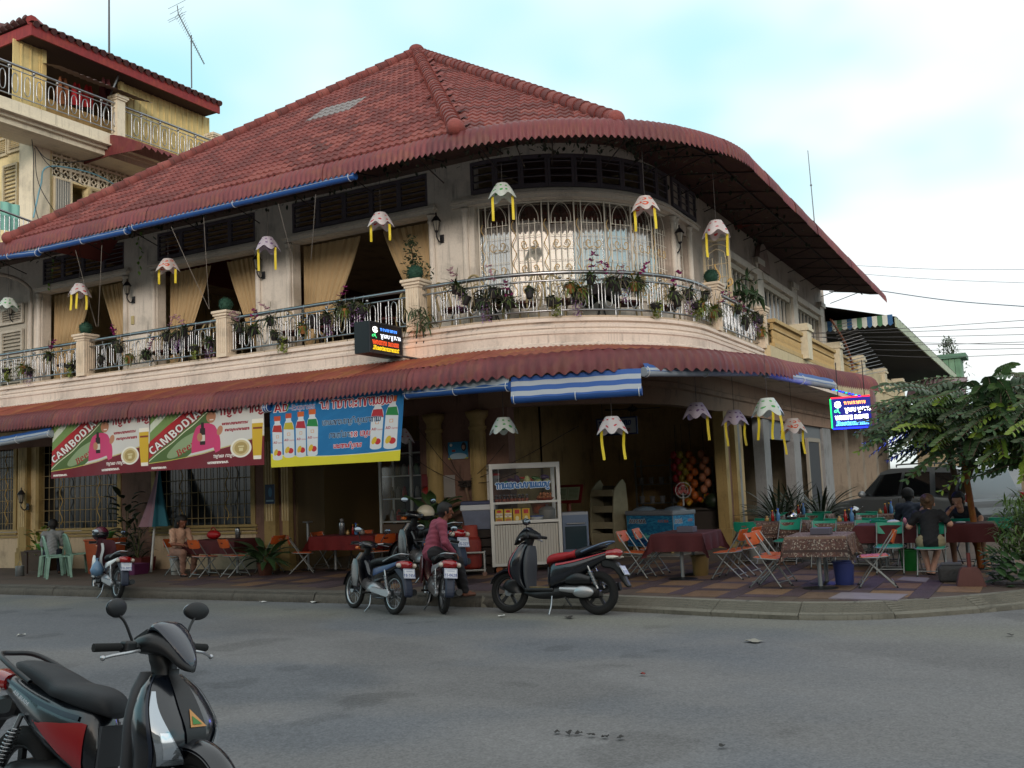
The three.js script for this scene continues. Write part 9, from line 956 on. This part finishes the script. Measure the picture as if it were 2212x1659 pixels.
// ---------- trees, hedge and potted plants ----------
{
  R = rngs(321); const leaflet = leafGeo(0.2, 0.085, 0.35, 0.12, 3), cols = ['#2d4825', '#38552c', '#466433', '#284020', '#77902f'];
  const tree = (label, base, c, rx, ry, rz, n, tr) => {
    const o = thing('tree', label, 'tree'), gs = cols.map(() => []), bark = M('#5a4a38', 0.9, { tex: 'wood', s: 3 }), twig = [];
    for (let i = 0; i < n; i++) { const a = rr(0, 6.28), u = rr(-0.8, 1), q = Math.cbrt(rr(0.08, 1)), r = Math.sqrt(Math.max(0, 1 - u * u)), st = V(c.x + rx * q * r * Math.cos(a) * 0.8, c.y + ry * q * u * 0.8, c.z + rz * q * r * Math.sin(a) * 0.8), yaw = a + rr(-0.7, 0.7), dir = V(Math.cos(yaw), rr(-0.25, 0.35), Math.sin(yaw)), L = rr(0.6, 1.0), side = V(-dir.z, 0, dir.x), k = R() < 0.12 ? 4 : R() * 4 | 0, pt = (t) => st.clone().addScaledVector(dir, L * t).add(V(0, -0.28 * L * t * t, 0)); twig.push(tube([st, pt(0.5), pt(1)], 0.007, 6, 4));
      for (let m = 1; m <= 10; m++) for (const s of [-1, 1]) { const p = pt(m / 10), d = side.clone().multiplyScalar(s).addScaledVector(dir, 0.45).add(V(0, -0.35 + rr(-0.15, 0.15), 0)).normalize(); const g = leaflet.clone(), sc = rr(0.75, 1.1) * (1 - 0.04 * m); g.scale(sc, sc, sc); g.applyQuaternion(new THREE.Quaternion().setFromUnitVectors(V(0, 1, 0), d)); gs[k].push(g.translate(p.x, p.y, p.z)); } }
    const cr = part('crown', o); gs.forEach((g, i) => g.length && stuff(mesh('leaves', g, leafM(cols[i]), cr))); mesh('twigs', twig, bark, cr); tr.forEach(([pts, r]) => mesh('trunk', tube(pts, r, 20, 8), bark, o)); return o;
  };
  const tb = V(-0.95, PV, -16.9), c = atZ(2085, 888, -16.0), L = (px, py, z) => atZ(px, py, z);
  tree('broad leaved corner tree with drooping leaf fronds beside the couple', tb, V(c.x + 0.3, c.y - 0.05, c.z), 1.4, 0.78, 1.25, 290, [[[tb, L(2075, 1090, -16.8), L(2098, 1000, -16.6), L(2085, 930, -16.2)], 0.06], [[tb.clone().add(V(0.05, 0, 0.05)), L(2058, 1085, -16.8), L(2062, 1030, -16.5), L(2040, 950, -16.1)], 0.045], [[L(2098, 1000, -16.6), L(2130, 940, -16.2), L(2170, 900, -15.8)], 0.035]]);
  const c2 = atZ(2215, 930, -15.5); tree('second leafy tree crowding in from beyond the hedge', V(0.9, PV, -16), V(c2.x + 0.5, c2.y, c2.z), 1.1, 0.9, 1.1, 150, [[[V(0.9, 0, -16), V(0.8, 1.2, -15.9), V(c2.x + 0.5, c2.y, c2.z)], 0.07]]);
  tree('dark street tree behind the parked car tail', V(2.2, 0, -23), V(2.0, 1.6, -22), 1.7, 1.1, 1.3, 110, [[[V(2.2, 0, -23), V(2.1, 1.2, -22.6), V(2.0, 2, -22)], 0.1]]);
  { const p = atZ(2050, 775, -70), o = thing('tree', 'small far tree standing above the green shed', 'tree'), gs = []; for (let i = 0; i < 420; i++) { const t = R(), a = rr(0, 6.28), r = 1.1 * (1 - t) + 0.3; gs.push(place(leaflet, [p.x + r * Math.cos(a) * rr(0.2, 1), p.y - 1.2 + t * 2.6, p.z + r * Math.sin(a) * rr(0.2, 1)], rr(0, 6), rr(0, 2.5), 0, 1.3)); } mesh('crown', gs, leafM('#4a5a44'), o); mesh('trunk', rod([p.x, 0, p.z], [p.x, p.y, p.z], 0.2, 0.08), M('#4a4034', 0.9), o); }
  const pole = thing('painted_pole', 'rusty yellow painted pole standing against the corner tree', 'pole', [-1.0, PV, -16.2]); mesh('pole', rod([0, 0, 0], [-0.12, 1.75, 0], 0.05, 0.045), M('#8a5a1c', 0.8, { tex: 'rust', s: 2 }), pole); mesh('top', rod([-0.12, 1.75, 0], [-0.15, 2.3, 0], 0.045, 0.04), M('#8a8478', 0.8), pole);
  // hedge at the corner
  const hd = thing('corner_hedge', 'feathery green bush with broad leaves at its foot on the corner', 'bush'), h0 = V(-0.25, PV, -14.15); const fe = [], lo = []; for (let i = 0; i < 950; i++) { const a = rr(0, 6.28), q = Math.sqrt(R()), t = R(); fe.push(place(fernL, [h0.x + 0.5 * q * Math.cos(a) * (1 - 0.35 * t), h0.y + 0.35 + t * 0.72, h0.z + 0.45 * q * Math.sin(a)], rr(0, 6.28), rr(-0.2, 1.2), 0, rr(0.8, 1.3))); } for (let i = 0; i < 260; i++) { const a = rr(0, 6.28), q = Math.sqrt(rr(0.3, 1)); lo.push(place(roundL, [h0.x + 0.55 * q * Math.cos(a), h0.y + rr(0.02, 0.45), h0.z + 0.5 * q * Math.sin(a)], a + 1.57, rr(0.5, 1.6), 0, rr(1, 1.8))); } stuff(mesh('feathery_leaves', fe, leafM('#4a6424'), hd)); stuff(mesh('broad_leaves', lo, leafM('#2f4f24'), hd)); mesh('stems', Array.from({ length: 9 }, (_, i) => rod([h0.x + 0.1 * Math.cos(i), h0.y, h0.z + 0.1 * Math.sin(i)], [h0.x + 0.35 * Math.cos(i * 2.1), h0.y + 0.8, h0.z + 0.3 * Math.sin(i * 2.1)], 0.012, 0.006, 5)), M('#4a3c28', 0.9), hd);
  const sb = thing('sign_block', 'faded red concrete block on a stub beside the hedge', 'block', [-1.0, PV, -13.95], 0.15); mesh('block', loft([[0, 0.17], [0.2, 0.12], [0.24, 0.09]].map(([y, r]) => [[-r, y, -r * 0.7], [r, y, -r * 0.7], [r, y, r * 0.7], [-r, y, r * 0.7]])), M('#5a3632', 0.85, { tex: 'grime', s: 2 }), sb); mesh('stub', rod([0, 0.22, 0], [0, 0.42, -0.02], 0.025), M('#5a2420', 0.8), sb); const gb2 = thing('stone_block', 'dark grey stone block behind the red concrete block', 'block', [-1.25, PV, -14.4], 0.1); mesh('stone', rbox(0.34, 0.22, 0.28, 0.05, 0, 0.11, 0), M('#3c3c3e', 0.9, { tex: 'grime', s: 2, bump: 0.01 }), gb2); mesh('cap', rbox(0.26, 0.04, 0.2, 0.02, 0, 0.235, 0), M('#46464a', 0.9), gb2);
  // potted plants
  const potted = (label, x, z, g, n, h, col, t0, t1, s, pr = 0.16) => { const o = thing('potted_plant', label, 'plant', [x, PV, z]); mesh('pot', lathe([[0, 0], [pr * 0.75, 0], [pr, pr * 1.5], [pr * 1.08, pr * 1.5], [pr * 0.95, pr * 1.4], [0, pr * 1.35]], 18), M('#5c3424', 0.8, { tex: 'mottle', s: 3 }), o); const gs = [], st = []; for (let i = 0; i < n; i++) { const a = i * 2.4, t = i / n, y = pr * 1.4 + h * t, q = 0.06 + 0.12 * t; gs.push(place(g, [q * Math.cos(a), y, q * Math.sin(a)], Math.PI / 2 - a, rr(t0, t1) - 0.3 * t, rr(-0.3, 0.3), s * rr(0.75, 1.15))); } mesh('foliage', gs, leafM(col), o); mesh('stem', [0, 1, 2].map((i) => rod([0.03 * i - 0.03, pr, 0], [0.1 * Math.cos(i * 2), pr + h * 0.8, 0.1 * Math.sin(i * 2)], 0.014, 0.008, 5)), M('#4a5030', 0.9), o); return o; };
  potted('broad speckled leaf plant beside the round columns', -9.7, -14.75, broad, 48, 1.0, '#3f5a30', 0.3, 1.3, 0.95, 0.2); potted('low strap leaved plant in a pot by the yellow column', -13.35, -14.35, leafGeo(0.45, 0.12, 0.8, 0.2, 6), 34, 0.25, '#2f4a26', 0.3, 1.3, 1); potted('tall dark leaved plant before the west window', -18.1, -15.05, broad, 40, 1.5, '#1f2f1c', 0.3, 1.4, 0.7); potted('thin leaved plant beside the folded umbrella', -17.6, -14.95, strapL, 40, 0.9, '#26361e', 0.2, 1.3, 1.3); potted('yellow leaved plant in the box by the street column', -21.0, -15.0, broad, 22, 0.8, '#6a7a2a', 0.3, 1.3, 0.6);
  for (const [x, z, l] of [[-5.2, -21.4, 'dark palm beside the yellow side columns'], [-4.5, -22.4, 'dark palm between the side columns and the car nose'], [-5.4, -23.8, 'dark palm against the grey side wall']]) { const o = potted(l, x, z, leafGeo(0.8, 0.05, 0.5, 0.3, 8), 70, 0.45, '#1c2c18', 0.2, 1.3, 0.95, 0.18); }
  // far street furniture beyond the car
  for (const [x, z, l] of [[1.6, -19.5, 'dark parked motorbike beyond the hedge'], [2.4, -21, 'second dark parked motorbike further beyond the hedge']]) bike('motorbike', l, { pos: [x, 0, z], turn: 2.2, lean: 0.1, build: underbone({ body: '#14161c', trim: M('#5a1418', 0.3), plate: '1A-6640' }) });
  const fb = thing('far_shophouse', 'drab shophouse closing the side street behind the tree', 'building'); mesh('wall', span(-1.5, 22, 0, 5.2, -72, -66), M('#7a705e', 0.9, { tex: 'grime', s: 0.3 }), fb); for (let i = 0; i < 5; i++) mesh('shutter', span(0 + i * 4, 2.6 + i * 4, 0.1, 3, -65.98, -65.9), M('#3c3e40', 0.8), fb); mesh('roof', span(-2, 22.5, 5.2, 5.5, -72.5, -65.4), M('#5a4640', 0.9), fb);
}

renderer.render(scene, camera);
